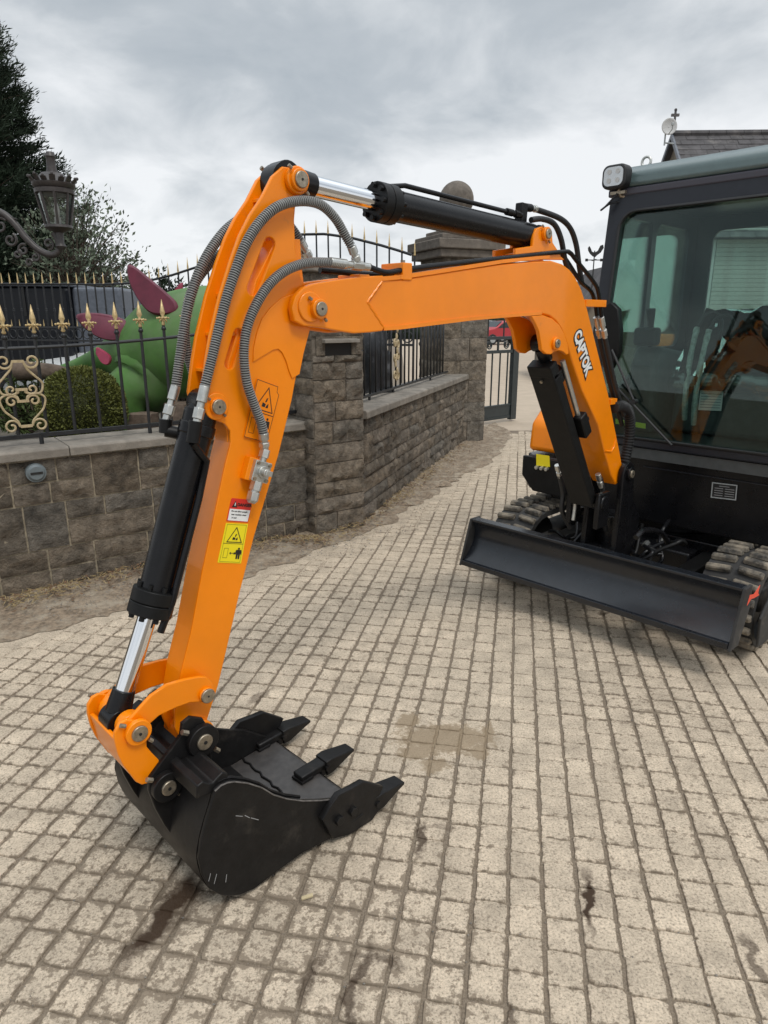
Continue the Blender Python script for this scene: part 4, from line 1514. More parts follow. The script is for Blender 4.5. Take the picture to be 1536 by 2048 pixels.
epart('valve_nut', m, M_ZINC, valve, 30, .001)
m = MB()
m.cyl(c0 - up * .027, c0 - up * .052, .0165, 6)
m.cyl(c0 - up * .050, c0 - up * .058, .013, 14)
m.cyl(c0 - up * .057, c0 - up * .080, .0165, 6, .0165)
m.cyl(c0 - up * .080, c0 - up * .088, .0165, 6, .010)
epart('valve_nut', m, M_ZINC, valve, 30, .001)

# ---- boom
BOOM = [(0.696, 1.6162), (0.7725, 1.6163), (0.9991, 1.6491), (1.2656, 1.6854), (1.4681, 1.7062), (1.5751, 1.7137), (1.6515, 1.7054), (1.7071, 1.6882), (1.7508, 1.6624), (1.8021, 1.6191), (1.8446, 1.5663), (1.9667, 1.3814), (2.0956, 1.1828), (2.1769, 1.036), (2.2552, 0.8977), (2.3017, 0.8088), (2.2968, 0.7579), (2.246, 0.7416), (2.1875, 0.7996), (2.0997, 0.9298), (2.0258, 1.0516), (1.8708, 1.2115), (1.7743, 1.3372), (1.7186, 1.4155), (1.6714, 1.4698), (1.6325, 1.4963), (1.5885, 1.5147), (1.5201, 1.5235), (1.2731, 1.5118), (1.1075, 1.5032), (0.7737, 1.4766), (0.704, 1.4757), (0.64, 1.5472)]
bm_ = MB().prism(BOOM, -BH, BH, 'y')
boom = epart('boom', bm_, M_OR, None, 30, .006, 3)
TOPL = [(0.696, 1.6176), (0.7724, 1.6248), (0.9988, 1.6566), (1.2649, 1.6951), (1.4669, 1.718), (1.5568, 1.7267)]
m = MB()
for s0, s1 in zip(TOPL, TOPL[1:]):
    m.obox(((s0[0] + s1[0]) / 2, 0, (s0[1] + s1[1]) / 2 - .002), ((s1[0] - s0[0]) / 2 + .001, 0, (s1[1] - s0[1]) / 2), (0, BH + .003, 0), (0, 0, .006))
epart('top_plate', m, M_OR, boom, 30)
BOTL = [(0.704, 1.48), (0.7737, 1.4824), (1.1072, 1.5081), (1.2727, 1.5169), (1.5261, 1.5289)]
m = MB()
for s0, s1 in zip(BOTL, BOTL[1:]):
    m.obox(((s0[0] + s1[0]) / 2, 0, (s0[1] + s1[1]) / 2 - .004), ((s1[0] - s0[0]) / 2 + .001, 0, (s1[1] - s0[1]) / 2), (0, BH + .004, 0), (0, 0, .006))
epart('bottom_plate', m, M_OR, boom, 30)
NOSE = [(0.3725, 1.4975), (0.3659, 1.5315), (0.3785, 1.5604), (0.4056, 1.5824), (0.4411, 1.5936), (0.525, 1.6069), (0.6177, 1.6184), (0.6982, 1.6244), (0.6962, 1.6078), (0.6363, 1.5484), (0.7022, 1.4786), (0.694, 1.4686), (0.6455, 1.4649), (0.5832, 1.4629), (0.5217, 1.4704), (0.4648, 1.479), (0.4034, 1.4846)]
plate('nose_plate', NOSE, -BH - .006, -AH - .007, M_OR, boom, (), .004)
plate('nose_plate', NOSE, AH + .007, BH + .006, M_OR, boom, (), .004)
NIN = [(0.5522, 1.6066), (0.6982, 1.6217), (0.6982, 1.6079), (0.6363, 1.5484), (0.7022, 1.4786), (0.694, 1.4715), (0.5832, 1.467)]
epart('nose_web', MB().prism(NIN, -AH, AH, 'y'), M_OR, boom, 30, .002)
BP = [(0.4473, 1.5286), (0.4136, 1.5333)]
(bpx, bpz) = BP[0]
m = MB().cyl((BP[1][0] + .012, -BH - .005, BP[1][1]), (BP[1][0] + .012, -BH - .011, BP[1][1]), .040, 30)
epart('boss', m, M_OR, boom, 40, .003)
pin(boom, bpx, bpz, -BH - .008, -1, .026, .72, .018)
pin(boom, bpx, bpz, BH + .006, 1, .03, .7, .015)
# stretcher lugs for the boom cylinder
LUG = [(1.4594, 1.5142), (1.4879, 1.4892), (1.514, 1.4601), (1.5318, 1.4194), (1.5418, 1.3895), (1.5744, 1.3735), (1.606, 1.3706), (1.6296, 1.3794), (1.6611, 1.3842), (1.6907, 1.3794), (1.7221, 1.3648), (1.7362, 1.3702), (1.7243, 1.4038), (1.6928, 1.4468), (1.6524, 1.4812), (1.6003, 1.5055), (1.5376, 1.5181)]
plate('cylinder_lug', LUG, -BH - .004, -BH + .012, M_OR, boom, (), .003)
plate('cylinder_lug', LUG, BH - .012, BH + .004, M_OR, boom, (), .003)
CP = [(1.6296, 1.4118)]
pin(boom, CP[0][0], CP[0][1], -BH - .004, -1, .024, .70, .010, grease=False)
# bracket for the arm cylinder on the boom's back
BL = [(1.3619, 1.7062), (1.3617, 1.7427), (1.4645, 1.7579), (1.4669, 1.7952), (1.4834, 1.8184), (1.5208, 1.8283), (1.5601, 1.8265), (1.5856, 1.8079), (1.5924, 1.7788), (1.6258, 1.7565), (1.6527, 1.735), (1.6825, 1.7222)]
plate('cylinder_bracket', BL, -.052, -.038, M_OR, boom, (), .003)
plate('cylinder_bracket', BL, .038, .052, M_OR, boom, (), .003)
KP = [(1.5369, 1.8037)]
kpx, kpz = KP[0]
pin(boom, kpx, kpz, -.052, -1, .024, .72, .014)
m = MB().box(kpx - .12, kpx + .05, -.05, .05, kpz - .085, kpz - .07)
epart('bracket_base', m, M_OR, boom, 30, .003)
GW = [(2.0431, 0.9259), (2.186, 0.8906), (2.1906, 0.9418), (2.22, 0.9617)]
m = MB().tube([(p[0], -BH - .001, p[1]) for p in [(2.1098, 0.9238), (2.1667, 0.9141), (2.1911, 0.9344), (2.1988, 0.9687)]], .0045, 6)
epart('weld', m, M_OR, boom, 60)

CH = [(0.6933, 1.6076), (0.6336, 1.5483), (0.6993, 1.4786)]
for p, q in zip(CH, CH[1:]):
    m = MB().tube([(p[0] + (q[0] - p[0]) * k / 10 + .0015 * math.sin(k * 2.1), -BH - .003, p[1] + (q[1] - p[1]) * k / 10) for k in range(11)], .0048, 6)
    epart('weld', m, M_OR, boom, 60)

# CAPTOK lettering, reading down the boom
CQ = [(1.7828, 1.4534), (1.903, 1.2804), (1.8455, 1.3687), (1.9119, 1.3789)]
cu_ = Vector((CQ[1][0] - CQ[0][0], 0, CQ[1][1] - CQ[0][1]))
ln = cu_.length
cu_.normalize()
cc = ((CQ[2][0], CQ[2][1]))
nrm = Vector((-cu_.z, 0, cu_.x))
if nrm.x < 0:
    nrm = -nrm
for (off, mt_, yy, nm) in ((.0110, M_INK, -BH - .0012, 'name_outline'), (.0036, M_WHITE, -BH - .0022, 'name_lettering')):
    me = text_mesh('CAPTOK', .076, off, .0003)
    xs_ = [v.co.x for v in me.vertices]
    ys_ = [v.co.y for v in me.vertices]
    wx = (ln + off * 0.0) / (max(xs_) - min(xs_)) if nm == 'name_lettering' else None
    if nm == 'name_outline':
        ow, oh = max(xs_) - min(xs_), max(ys_) - min(ys_)
        me0 = text_mesh('CAPTOK', .076, .0036, .0003)
        x0_ = [v.co.x for v in me0.vertices]
        wx = (ln) / (max(x0_) - min(x0_))
    for v in me.vertices:
        v.co.x *= wx
        v.co.y *= .98
    place_flat(me, (cc[0], yy, cc[1]), cu_, nrm)
    obj_from_mesh(nm, me, mt_, boom, None)

# ---- pipes along the boom
PY = -.050
pp = [(0.6578, 1.6452), (0.7218, 1.6344), (0.7844, 1.6428), (0.8943, 1.6581), (1.2746, 1.7044), (1.6477, 1.7488), (1.7113, 1.7492), (1.7581, 1.7263), (1.9078, 1.6479), (1.9559, 1.6002), (2.0052, 1.4795)]
m = MB().tube(spl([(p[0], PY - .004, p[1]) for p in pp], 5), .0085, 10)
epart('pipe', m, M_BK, boom, 60)
pp2 = [(0.5016, 1.6326), (0.5924, 1.6301), (0.6894, 1.6288), (0.8147, 1.6355), (1.3154, 1.6969), (1.6678, 1.7466), (1.7257, 1.7373), (1.8569, 1.653), (1.9681, 1.6012), (2.0297, 1.4792)]
m = MB().tube(spl([(p[0], -.020, p[1]) for p in pp2], 5), .0085, 10)
epart('pipe', m, M_BK, boom, 60)
for (q, nm) in (([(0.8015, 1.645)], 0), ([(0.6266, 1.6289)], 1)):
    x, z = q[0]
    m = MB().box(x - .020, x + .020, -.066, .03, z - .030, z + (.020 if nm == 0 else -.004))
    c = epart('pipe_clamp', m, M_OR, boom, None, .003)
    if nm == 0:
        MB().cyl((x, -.045, z + .02), (x, -.045, z + .028), .008, 6).build('clamp_bolt', M_PIN, c, 30)
CB = [(1.8446, 1.5663), (2.0057, 1.5689)]
m = MB().obox(((CB[0][0] + CB[1][0]) / 2, -.035, CB[0][1]), ((CB[1][0] - CB[0][0]) / 2, 0, 0), (0, .030, 0), (0, 0, .014))
m.cyl((CB[1][0] - .015, -.066, CB[0][1]), (CB[1][0] - .015, -.062, CB[0][1]), .006, 6)
epart('pipe_bracket', m, M_OR, boom, None, .002)
CB2 = [(2.1381, 1.1453), (2.194, 1.1409)]
m = MB().obox((CB2[0][0] + .01, -.045, CB2[0][1]), (.028, 0, 0), (0, .02, 0), (0, 0, .013))
epart('pipe_bracket', m, M_OR, boom, None, .002)
for (yy, q) in ((-.054, [(1.9882, 1.5122), (2.0427, 1.4169)]), (-.024, [(2.0003, 1.5123), (2.0494, 1.4204)])):
    fitting([(q[0][0], yy, q[0][1]), (q[1][0], yy, q[1][1])], .013, boom)
hp = [(2.037, 1.4254), (2.0929, 1.3306), (2.1629, 1.2176), (2.2754, 1.072)]
m = MB().tube(spl([(p[0], -.054, p[1]) for p in hp], 6), .011, 10)
epart('rubber_hose', m, M_RUB, None, 60)
hp = [(2.0444, 1.4247), (2.1233, 1.2955), (2.2101, 1.1672), (2.3247, 1.0167)]
m = MB().tube(spl([(p[0], -.024, p[1]) for p in hp], 6), .011, 10)
epart('rubber_hose', m, M_RUB, None, 60)
# corrugated hose down to the swing post
ch = [(2.1611, 1.1172), (2.2357, 1.1177), (2.2992, 1.0891), (2.332, 1.0246), (2.3351, 0.9355), (2.3142, 0.841), (2.3137, 0.7673)]
coil_hose('corrugated_hose', [(p[0], -.060, p[1]) for p in ch], .026, None or EX, [M_RUB, M_BKM], .014)


# ---- hydraulic cylinders


def ram(name, p_head, p_gland, p_eye, rb, rr, parent, eye_r=.04, eye_w=.05, gland=1.35, gl=.06, bolts=True):
    A, G, E_ = Vector(p_head), Vector(p_gland), Vector(p_eye)
    d = (E_ - A).normalized()
    m = MB().cyl(A + d * .02, G, rb, 28)
    m.cyl(A + d * .005, A + d * .03, rb * .8, 24, rb)
    root = m.build(name, M_BK, parent, 40, .002)
    m = MB().cyl(G - d * gl * .35, G - d * gl * .30, rb, 24, rb * gland)
    m.cyl(G - d * gl * .30, G + d * gl * .25, rb * gland, 28)
    m.cyl(G + d * gl * .29, G + d * gl * .8, rb * gland, 28)
    m.cyl(G + d * gl * .24, G + d * gl * .30, rb * gland * .95, 24)
    gln = m.build('gland', M_BKM, root, 40, .003)
    if bolts:
        a = d.orthogonal().normalized()
        b = d.cross(a)
        for i in range(8):
            t = 2 * math.pi * i / 8
            q = G + (math.cos(t) * a + math.sin(t) * b) * rb * gland * .80
            MB().cyl(q + d * gl * .78, q + d * gl * 1.0, rb * .17, 8).build('gland_bolt', M_BKM, gln, 40)
            MB().cyl(q - d * gl * .32, q - d * gl * .55, rb * .15, 8).build('gland_nut', M_BKM, gln, 40)
    m = MB().cyl(G, E_ - d * eye_r * .8, rr, 28)
    m.build('rod', M_CHROME, root, 40)
    m = MB().cyl(E_ - d * eye_r * 2.3, E_ - d * eye_r * .6, rr * 1.15, 20, rr * 1.35)
    m.cyl(E_ + Vector((0, -eye_w / 2, 0)), E_ + Vector((0, eye_w / 2, 0)), eye_r, 24)
    m.build('rod_eye', M_BK, root, 40, .002)
    return root


# bucket cylinder
BC = [(0.128, 1.2969), (0.0896, 1.2065), (-0.0512, 0.821), (-0.1823, 0.5236)]
hx = lambda p: (p[0], 0.0, p[1])
bcyl = ram('bucket_cylinder', hx(BC[0]), hx(BC[2]), hx(BC[3]), .042, .0245, EX, .034, .06, 1.34, .060)
m = MB()
d_ = (Vector(hx(BC[2])) - Vector(hx(BC[0]))).normalized()
A_ = Vector(hx(BC[0]))
m.cyl(A_ + Vector((0, -.026, 0)), A_ + Vector((0, .026, 0)), .036, 20)
m.cyl(A_ - d_ * .0, A_ + d_ * .06, .030, 16, .040)
m.cyl(A_ + d_ * .055, A_ + d_ * .085, .046, 24)
m.build('cylinder_eye', M_BK, bcyl, 40, .003)
# ports: near elbow, far elbow, and the pipe down the barrel
q0 = F1[1]
m = MB()
m.cyl((q0[0], -.060, q0[1] + .012), (q0[0] - .012, -.060, q0[1] - .040), .0165, 14)
m.tube([(q0[0] - .006, -.060, q0[1] - .01), (q0[0] + .005, -.035, q0[1] - .012), (q0[0] + .02, -.01, q0[1] - .01)], .014, 10)
m.build('port_elbow', M_BKM, bcyl, 40, .001)
q3 = F3[1]
m = MB()
m.cyl((q3[0], .058, q3[1] + .005), (q3[0] - .004, .058, q3[1] - .030), .0165, 14)
m.tube([(q3[0] - .004, .058, q3[1] - .024), (q3[0] + .03, .035, q3[1] - .034), (q3[0] + .07, .02, q3[1] - .03)], .016, 10)
m.build('port_elbow', M_BKM, bcyl, 40, .001)
side = Vector((.030, -.045, 0))
m = MB().tube([Vector((q0[0] - .012, -.058, q0[1] - .04)), A_ + d_ * .15 + side * .9, A_ + d_ * .25 + side, A_ + d_ * .52 + side, A_ + d_ * .60 + side * .8], .0095, 10)
m.build('cylinder_pipe', M_BK, bcyl, 60)
m = MB().box(0, .02, -.01, .01, 0, .02)

# arm cylinder
AC = [(1.5375, 1.7976), (0.7784, 1.83), (0.4022, 1.8517)]
acyl = ram('arm_cylinder', hx(AC[0]), hx(AC[1]), hx(AC[2]), .0445, .027, EX, .042, .052, 1.26, .062)
A2, G2 = Vector(hx(AC[0])), Vector(hx(AC[1]))
d2 = (G2 - A2).normalized()
up2 = Vector((0, 1, 0)).cross(d2).normalized()
if up2.z < 0:
    up2 = -up2
m = MB().cyl(A2 + Vector((0, -.030, 0)), A2 + Vector((0, .030, 0)), .040, 20)
m.cyl(A2, A2 + d2 * .05, .036, 20, .044)
m.build('cylinder_eye', M_BK, acyl, 40, .003)
L2 = (G2 - A2).length
off = up2 * .060 + Vector((0, -.012, 0))
m = MB().tube([G2 - d2 * .005 + up2 * .050, G2 - d2 * .06 + off, A2 + d2 * .16 + off], .0075, 10)
m.build('cylinder_pipe', M_BK, acyl, 60)
fitting([A2 + d2 * .19 + off, A2 + d2 * .10 + off], .012, acyl, M_BKM)
eb = A2 + d2 * .085 + up2 * .052
m = MB().obox(eb + up2 * .018, d2 * .018, (0, .016, 0), up2 * .034)
m.cyl(eb + up2 * .040, eb + up2 * .044 - d2 * .06, .014, 12)
m.build('port_elbow', M_BKM, acyl, 40, .004)
q5 = eb + up2 * .044 - d2 * .05
fitting([q5, q5 - d2 * .05 + up2 * .002], .012, acyl)
hs = [(1.5993, 1.8783), (1.6883, 1.8762), (1.7707, 1.8475), (1.823, 1.7924), (1.857, 1.715), (1.8909, 1.6429)]
m = MB().tube(spl([tuple(q5 - d2 * .045)] + [(p[0], -.01, p[1]) for p in hs[1:]], 6), .0105, 10)
m.build('rubber_hose', M_RUB, EX, 60)
hs = [(1.4754, 1.8479), (1.5448, 1.8576), (1.6258, 1.8476), (1.6803, 1.7989), (1.7183, 1.7253), (1.762, 1.6717)]
m = MB().tube(spl([(p[0], -.03, p[1]) for p in hs], 6), .0105, 10)
m.build('rubber_hose', M_RUB, EX, 60)

# boom cylinder with its guard
BCY = [(2.1056, 0.6815), (1.6884, 1.2338), (1.5699, 1.4173)]
p0_, p1_, p2_ = [Vector(hx(p)) for p in BCY]
pc = [(1.6327, 1.4116)]
p2_ = Vector((pc[0][0], 0, pc[0][1]))
p0_ = Vector((p0_.x, 0, p0_.z))
cyl3 = ram('boom_cylinder', p0_, p0_.lerp(p2_, .80), p2_, .040, .024, EX, .034, .06, 1.25, .05, False)
d3 = (p2_ - p0_).normalized()
fo = Vector((0, 1, 0)).cross(d3).normalized()
if fo.x > 0:
    fo = -fo
L3 = (p2_ - p0_).length
gm = MB()
gc = p0_ + d3 * (L3 * .44) + fo * .052
gm.obox(gc, d3 * (L3 * .42), (0, .056, 0), fo * .006)
gm.obox(gc + Vector((0, -.053, 0)) - fo * .020, d3 * (L3 * .40), (0, .004, 0), fo * .022)
gm.obox(gc + Vector((0, .053, 0)) - fo * .020, d3 * (L3 * .40), (0, .004, 0), fo * .022)
gu = gm.build('cylinder_guard', M_BKM, cyl3, None, .003)
MB().obox(p0_ + d3 * (L3 * .885) + fo * .034, d3 * .026, (0, .056, 0), fo * .026).build('guard_clamp', M_BKM, cyl3, None, .004)
MB().cyl(p0_ + d3 * (L3 * .84) + fo * .064, p0_ + d3 * (L3 * .84) + fo * .07, .007, 6).build('clamp_bolt', M_PIN, cyl3, 30)
sp_ = Vector((0, -.050, 0)) - fo * .034
m = MB().tube([p0_ + d3 * (L3 * .88) + sp_, p0_ + d3 * (L3 * .56) + sp_], .011, 10)
m.build('cylinder_pipe', M_ZINC, cyl3, 60)
m = MB().obox(p0_ + d3 * (L3 * .50) + sp_ + Vector((0, -.008, 0)), d3 * .055, (0, .022, 0), fo * .026)
m.cyl(p0_ + d3 * (L3 * .50) + sp_ - fo * .02, p0_ + d3 * (L3 * .50) + sp_ - fo * .05, .018, 10)
m.build('port_block', M_BKM, cyl3, 30, .006)

# ---- bucket linkage
YL = .070
ROCK = [(0.0575, 0.5369), (0.0522, 0.5662), (0.0358, 0.5875), (0.0158, 0.5953), (-0.0225, 0.603), (-0.0736, 0.6074), (-0.1179, 0.5941), (-0.1515, 0.5717), (-0.1764, 0.5545), (-0.1932, 0.5396), (-0.1933, 0.5144), (-0.1777, 0.4929), (-0.1548, 0.4879), (-0.1375, 0.5029), (-0.128, 0.5187), (-0.1026, 0.5305), (-0.0555, 0.5334), (-0.0157, 0.5313), (0.0184, 0.5184), (0.0422, 0.5159)]
PUSH = [(-0.2069, 0.5607), (-0.2213, 0.5423), (-0.2238, 0.5186), (-0.2204, 0.4819), (-0.2106, 0.4444), (-0.1983, 0.4165), (-0.1848, 0.3846), (-0.1706, 0.3683), (-0.1498, 0.3632), (-0.1195, 0.3954), (-0.1202, 0.4166), (-0.1363, 0.4452), (-0.1474, 0.468), (-0.1447, 0.4956), (-0.1495, 0.5264), (-0.1676, 0.5515), (-0.1891, 0.5638)]
links = None
for s in (-1, 1):
    y0 = -YL - .006 if s < 0 else YL - .006
    rk = plate('rocker_link', ROCK, y0, y0 + .012, M_OR, EX, (), .003)
    y1 = -YL - .019 if s < 0 else YL + .007
    ps = plate('push_link', PUSH, y1, y1 + .012, M_OR, EX, (), .003)
    if s < 0:
        links = (rk, ps)
LP = [(0.0303, 0.5379), (-0.1679, 0.5234), (0.001, 0.5765)]
pin(links[0], LP[0][0], LP[0][1], -YL - .006, -1, .021, .95, .010, grease=False)
pin(links[1], LP[1][0], LP[1][1], -YL - .019, -1, .033, .62, .014)
pin(links[1], LP[1][0], LP[1][1], YL + .019, 1, .033, .62, .014)
m = MB().cyl((LP[0][0], -YL + .006, LP[0][1]), (LP[0][0], YL - .006, LP[0][1]), .024, 18)
m.cyl((LP[1][0], -YL + .005, LP[1][1]), (LP[1][0], -.034, LP[1][1]), .034, 20)
m.cyl((LP[1][0], .034, LP[1][1]), (LP[1][0], YL - .005, LP[1][1]), .034, 20)
m.build('link_bush', M_OR, links[0], 40, .002)
PB2 = [(-0.1157, 0.3482), (-0.0066, 0.4314)]
(plx, plz), (pax, paz) = PB2
BR = [(-0.2212, 0.5201), (-0.2082, 0.4431), (-0.1867, 0.3915), (-0.1737, 0.3906), (-0.1938, 0.4474), (-0.2088, 0.5199)]
m = MB().prism(BR, -YL - .006, YL + .006, 'y')
m.build('link_brace', M_OR, links[1], 30, .004)

# ---- bucket
BW = .250
BK = [(-0.0568, 0.372), (-0.0395, 0.3786), (-0.021, 0.3775), (-0.0012, 0.3699), (0.0372, 0.345), (0.0782, 0.3092), (0.1126, 0.2686), (0.1554, 0.2322), (0.2087, 0.1959), (0.2723, 0.1621), (0.328, 0.1363), (0.4141, 0.0704), (0.4786, -0.0068), (0.3925, -0.0043), (0.3113, 0.0086), (0.2018, 0.0222), (0.1059, 0.0159), (0.0382, 0.0079), (-0.0113, 0.0207), (-0.0378, 0.036), (-0.0631, 0.057), (-0.0934, 0.0986), (-0.109, 0.1511), (-0.1145, 0.2034), (-0.1037, 0.252), (-0.0878, 0.2958), (-0.0692, 0.338)]
BK = [(x, max(z + .008, .004)) for x, z in BK]
bk_root = plate('bucket', BK, -BW, -BW + .012, M_BUCKET, EX, (), .003)
plate('side_plate', BK, BW - .012, BW, M_BUCKET, bk_root, (), .003)
# shell: curved back and floor between the side plates, 9 mm thick
iA = 0
path = [BK[0]] + BK[:11:-1]
path = [BK[0]] + list(reversed(BK[12:]))
path = spl(path, 4)
n_ = len(path)
out_ = []
inn_ = []
for i, (x, z) in enumerate(path):
    a = path[max(i - 1, 0)]
    b = path[min(i + 1, n_ - 1)]
    dx, dz = b[0] - a[0], b[1] - a[1]
    q = math.hypot(dx, dz) or 1
    nx_, nz_ = -dz / q, dx / q
    out_.append((x, z))
    inn_.append((x + nx_ * .010, z + nz_ * .010))
m = MB()
for (ya, yb) in ((-BW + .013, BW - .013),):
    vs = []
    for (p, q) in zip(out_, inn_):
        vs += [(p[0], ya, p[1]), (p[0], yb, p[1]), (q[0], ya, q[1]), (q[0], yb, q[1])]
    fs = []
    for i in range(n_ - 1):
        b0, b1 = i * 4, i * 4 + 4
        fs += [(b0, b1, b1 + 1, b0 + 1), (b0 + 2, b0 + 3, b1 + 3, b1 + 2), (b0, b0 + 2, b1 + 2, b1), (b0 + 1, b1 + 1, b1 + 3, b0 + 3)]
    fs += [(0, 1, 3, 2), ((n_ - 1) * 4, (n_ - 1) * 4 + 2, (n_ - 1) * 4 + 3, (n_ - 1) * 4 + 1)]
    m.add(vs, fs)
shell = m.build('shell', M_BUCKET, bk_root, 50)
# sloping inner floor plate and the lip with its weld bead
LIPF = [(0.4096, 0.0987)]
LIPB = [(0.4463, 0.0626)]
lipx, lipz = .445, .050
inx, inz = .120, .020
m = MB()
m.prism([(lipx, lipz - .012), (lipx + .004, lipz - .004), (lipx - .006, lipz), (inx, inz), (inx, inz - .010)], -BW + .013, BW - .013, 'y')
m.build('lip_plate', M_BUCKETF, bk_root, 25, .002)
zl = lambda x: inz + (lipz - inz) * (x - inx) / (lipx - .006 - inx)
m = MB()
wp = [(.300 + .004 * math.sin(k * 2.3) + .012 * k / 22, -BW + .02 + k * .0210) for k in range(23)]
m.tube([(x, y, zl(x) + .001) for x, y in wp], .0045, 6)
m.build('weld_bead', M_BUCKET, bk_root, 60)


def tooth(y):
    """adapter wrapped over the lip with a pinned chisel point"""
    dirv = Vector((.995, 0, .06)).normalized()
    upv = Vector((-.06, 0, .995)).normalized()
    o = Vector((.385, y, .046))
    w0 = .024
    m = MB()
    m.obox(o + dirv * .040 + upv * .012, dirv * .052, (0, w0, 0), upv * .013)
    m.obox(o + dirv * .085 + upv * .000, dirv * .020, (0, w0, 0), upv * .022)
    t = m.build('tooth', M_BUCKET, bk_root, 30, .005)
    a = o + dirv * .088
    vs = []
    for (f, w, hu, hd) in ((0, .029, .028, .026), (.028, .030, .029, .025), (.095, .026, .014, .008), (.128, .024, .007, .002)):
        q = a + dirv * f + upv * .002
        vs += [q + Vector((0, -w, 0)) - upv * hd, q + Vector((0, w, 0)) - upv * hd, q + Vector((0, w, 0)) + upv * hu, q + Vector((0, -w, 0)) + upv * hu]
    fs = [(0, 1, 2, 3)]
    for i in range(3):
        b = i * 4
        fs += [(b + j, b + 4 + j, b + 4 + (j + 1) % 4, b + (j + 1) % 4) for j in range(4)]
    fs.append((15, 14, 13, 12))
    MB().add([tuple(v) for v in vs], fs).build('tooth_point', M_BUCKET, bk_root, 30, .003)
    MB().cyl(a + dirv * .004 + upv * .004 + Vector((0, -.034, 0)), a + dirv * .004 + upv * .004 + Vector((0, .034, 0)), .010, 10).build('tooth_pin', M_BUCKET, bk_root, 40)
    MB().tube([o + dirv * .03 + upv * .006 + Vector((0, -w0 - .002, 0)), o - dirv * .012 + upv * .004 + Vector((0, -w0 - .001, 0)), o - dirv * .014 + upv * .004 + Vector((0, w0, 0))], .0055, 6).build('weld_bead', M_BUCKET, bk_root, 60)


for y in (-BW + .006, 0.0, BW - .006):
    tooth(y)
# side cutters bolted to the side plates
SCn = [(0.2592, 0.1136), (0.2859, 0.1393), (0.3205, 0.1645), (0.3727, 0.1603), (0.4187, 0.1585), (0.5021, 0.0961), (0.4784, 0.0651), (0.489, 0.0242), (0.4525, 0.0007), (0.3559, 0.0033), (0.2979, 0.0261)]
SCn = [(x, z + .008) for x, z in SCn]
for s in (-1, 1):
    y0 = -BW - .022 if s < 0 else BW + .001
    sc_ = plate('side_cutter', SCn, y0, y0 + .021, M_BUCKET, bk_root, (), .003)
    for (bx_, bz_) in [(0.3166, 0.0836), (0.3713, 0.0838)]:
        MB().cyl((bx_, y0 + (0 if s < 0 else .021), bz_ + .008), (bx_, y0 + (-.012 if s < 0 else .033), bz_ + .008), .015, 6).build('cutter_bolt', M_BUCKET, bk_root, 30, .001)
# hanger ears with pins and the torsion bar along the bucket's back
EAR = [(-0.0606, 0.4641), (-0.0535, 0.4963), (-0.0286, 0.5058), (0.0047, 0.4866), (0.021, 0.4475), (0.0187, 0.3995), (0.0247, 0.3182), (0.0058, 0.2323), (-0.0425, 0.1627), (-0.0756, 0.1242), (-0.1015, 0.1629), (-0.127, 0.2257), (-0.1472, 0.2898), (-0.1589, 0.3504), (-0.1528, 0.3857), (-0.1293, 0.406)]
for s in (-1, 1):
    y0 = -.100 if s < 0 else .086
    ear = plate('hanger_ear', EAR, y0, y0 + .014, M_BUCKET, bk_root, (), .003)
    ys = y0 if s < 0 else y0 + .014
    for (x, z, r) in ((pax, paz, .044), (plx, plz, .040)):
        pin(ear, x, z, ys, s, r, .50, .020, M_BUCKET)
tb = MB()
tbx, tbz = BK[1][0] - .012, BK[1][1] - .004
prof = [(-.050, -.01), (-.045, .024), (-.028, .030), (-.014, .016), (-.002, .012), (.010, .020), (.026, .028), (.040, .018), (.044, -.02)]
tb.prism([(tbx + a, tbz + b) for a, b in prof], -BW + .012, BW - .012, 'y')
tb.build('torsion_bar', M_BUCKET, bk_root, 40, .003)
m = MB()
for i in range(14):
    q = BK[1:3]
m.tube([(x, -BW + .016, z + .003) for x, z in BK[1:9]], .005, 6)
m.build('weld_bead', M_BUCKET, bk_root, 60)
rim = MB().tube([(x, -BW - .0005, z - .001) for x, z in BK[0:13]], .0022, 5)
rim.build('worn_rim', mat('rubbed_steel', (.11, .10, .092), .4, var=.5, vscale=60), bk_root, 60)
scr = MB()
for (p, q) in (((418, 1756), (423, 1742)), ((427, 1766), (432, 1748)), ((452, 1762), (454, 1746))):
    pass
SCR = [(-0.0935, 0.1228), (-0.0863, 0.1428), (-0.0791, 0.1052), (-0.07, 0.1304), (-0.0467, 0.0879), (-0.0421, 0.1102), (-0.0044, 0.2686), (0.0157, 0.2554), (0.0218, 0.255), (0.036, 0.2389), (0.039, 0.2372), (0.0627, 0.217)]
SCR = [(x, z + .008) for x, z in SCR]
for a, b in zip(SCR[0::2], SCR[1::2]):
    d = Vector((b[0] - a[0], 0, b[1] - a[1]))
    n0 = Vector((-d.z, 0, d.x)).normalized() * .0009
    scr.add([(a[0] - n0.x, -BW - .0006, a[1] - n0.z), (b[0] - n0.x, -BW - .0006, b[1] - n0.z), (b[0] + n0.x, -BW - .0006, b[1] + n0.z), (a[0] + n0.x, -BW - .0006, a[1] + n0.z)], [(0, 1, 2, 3)])
scr.build('scratch', M_INKG, bk_root, None)

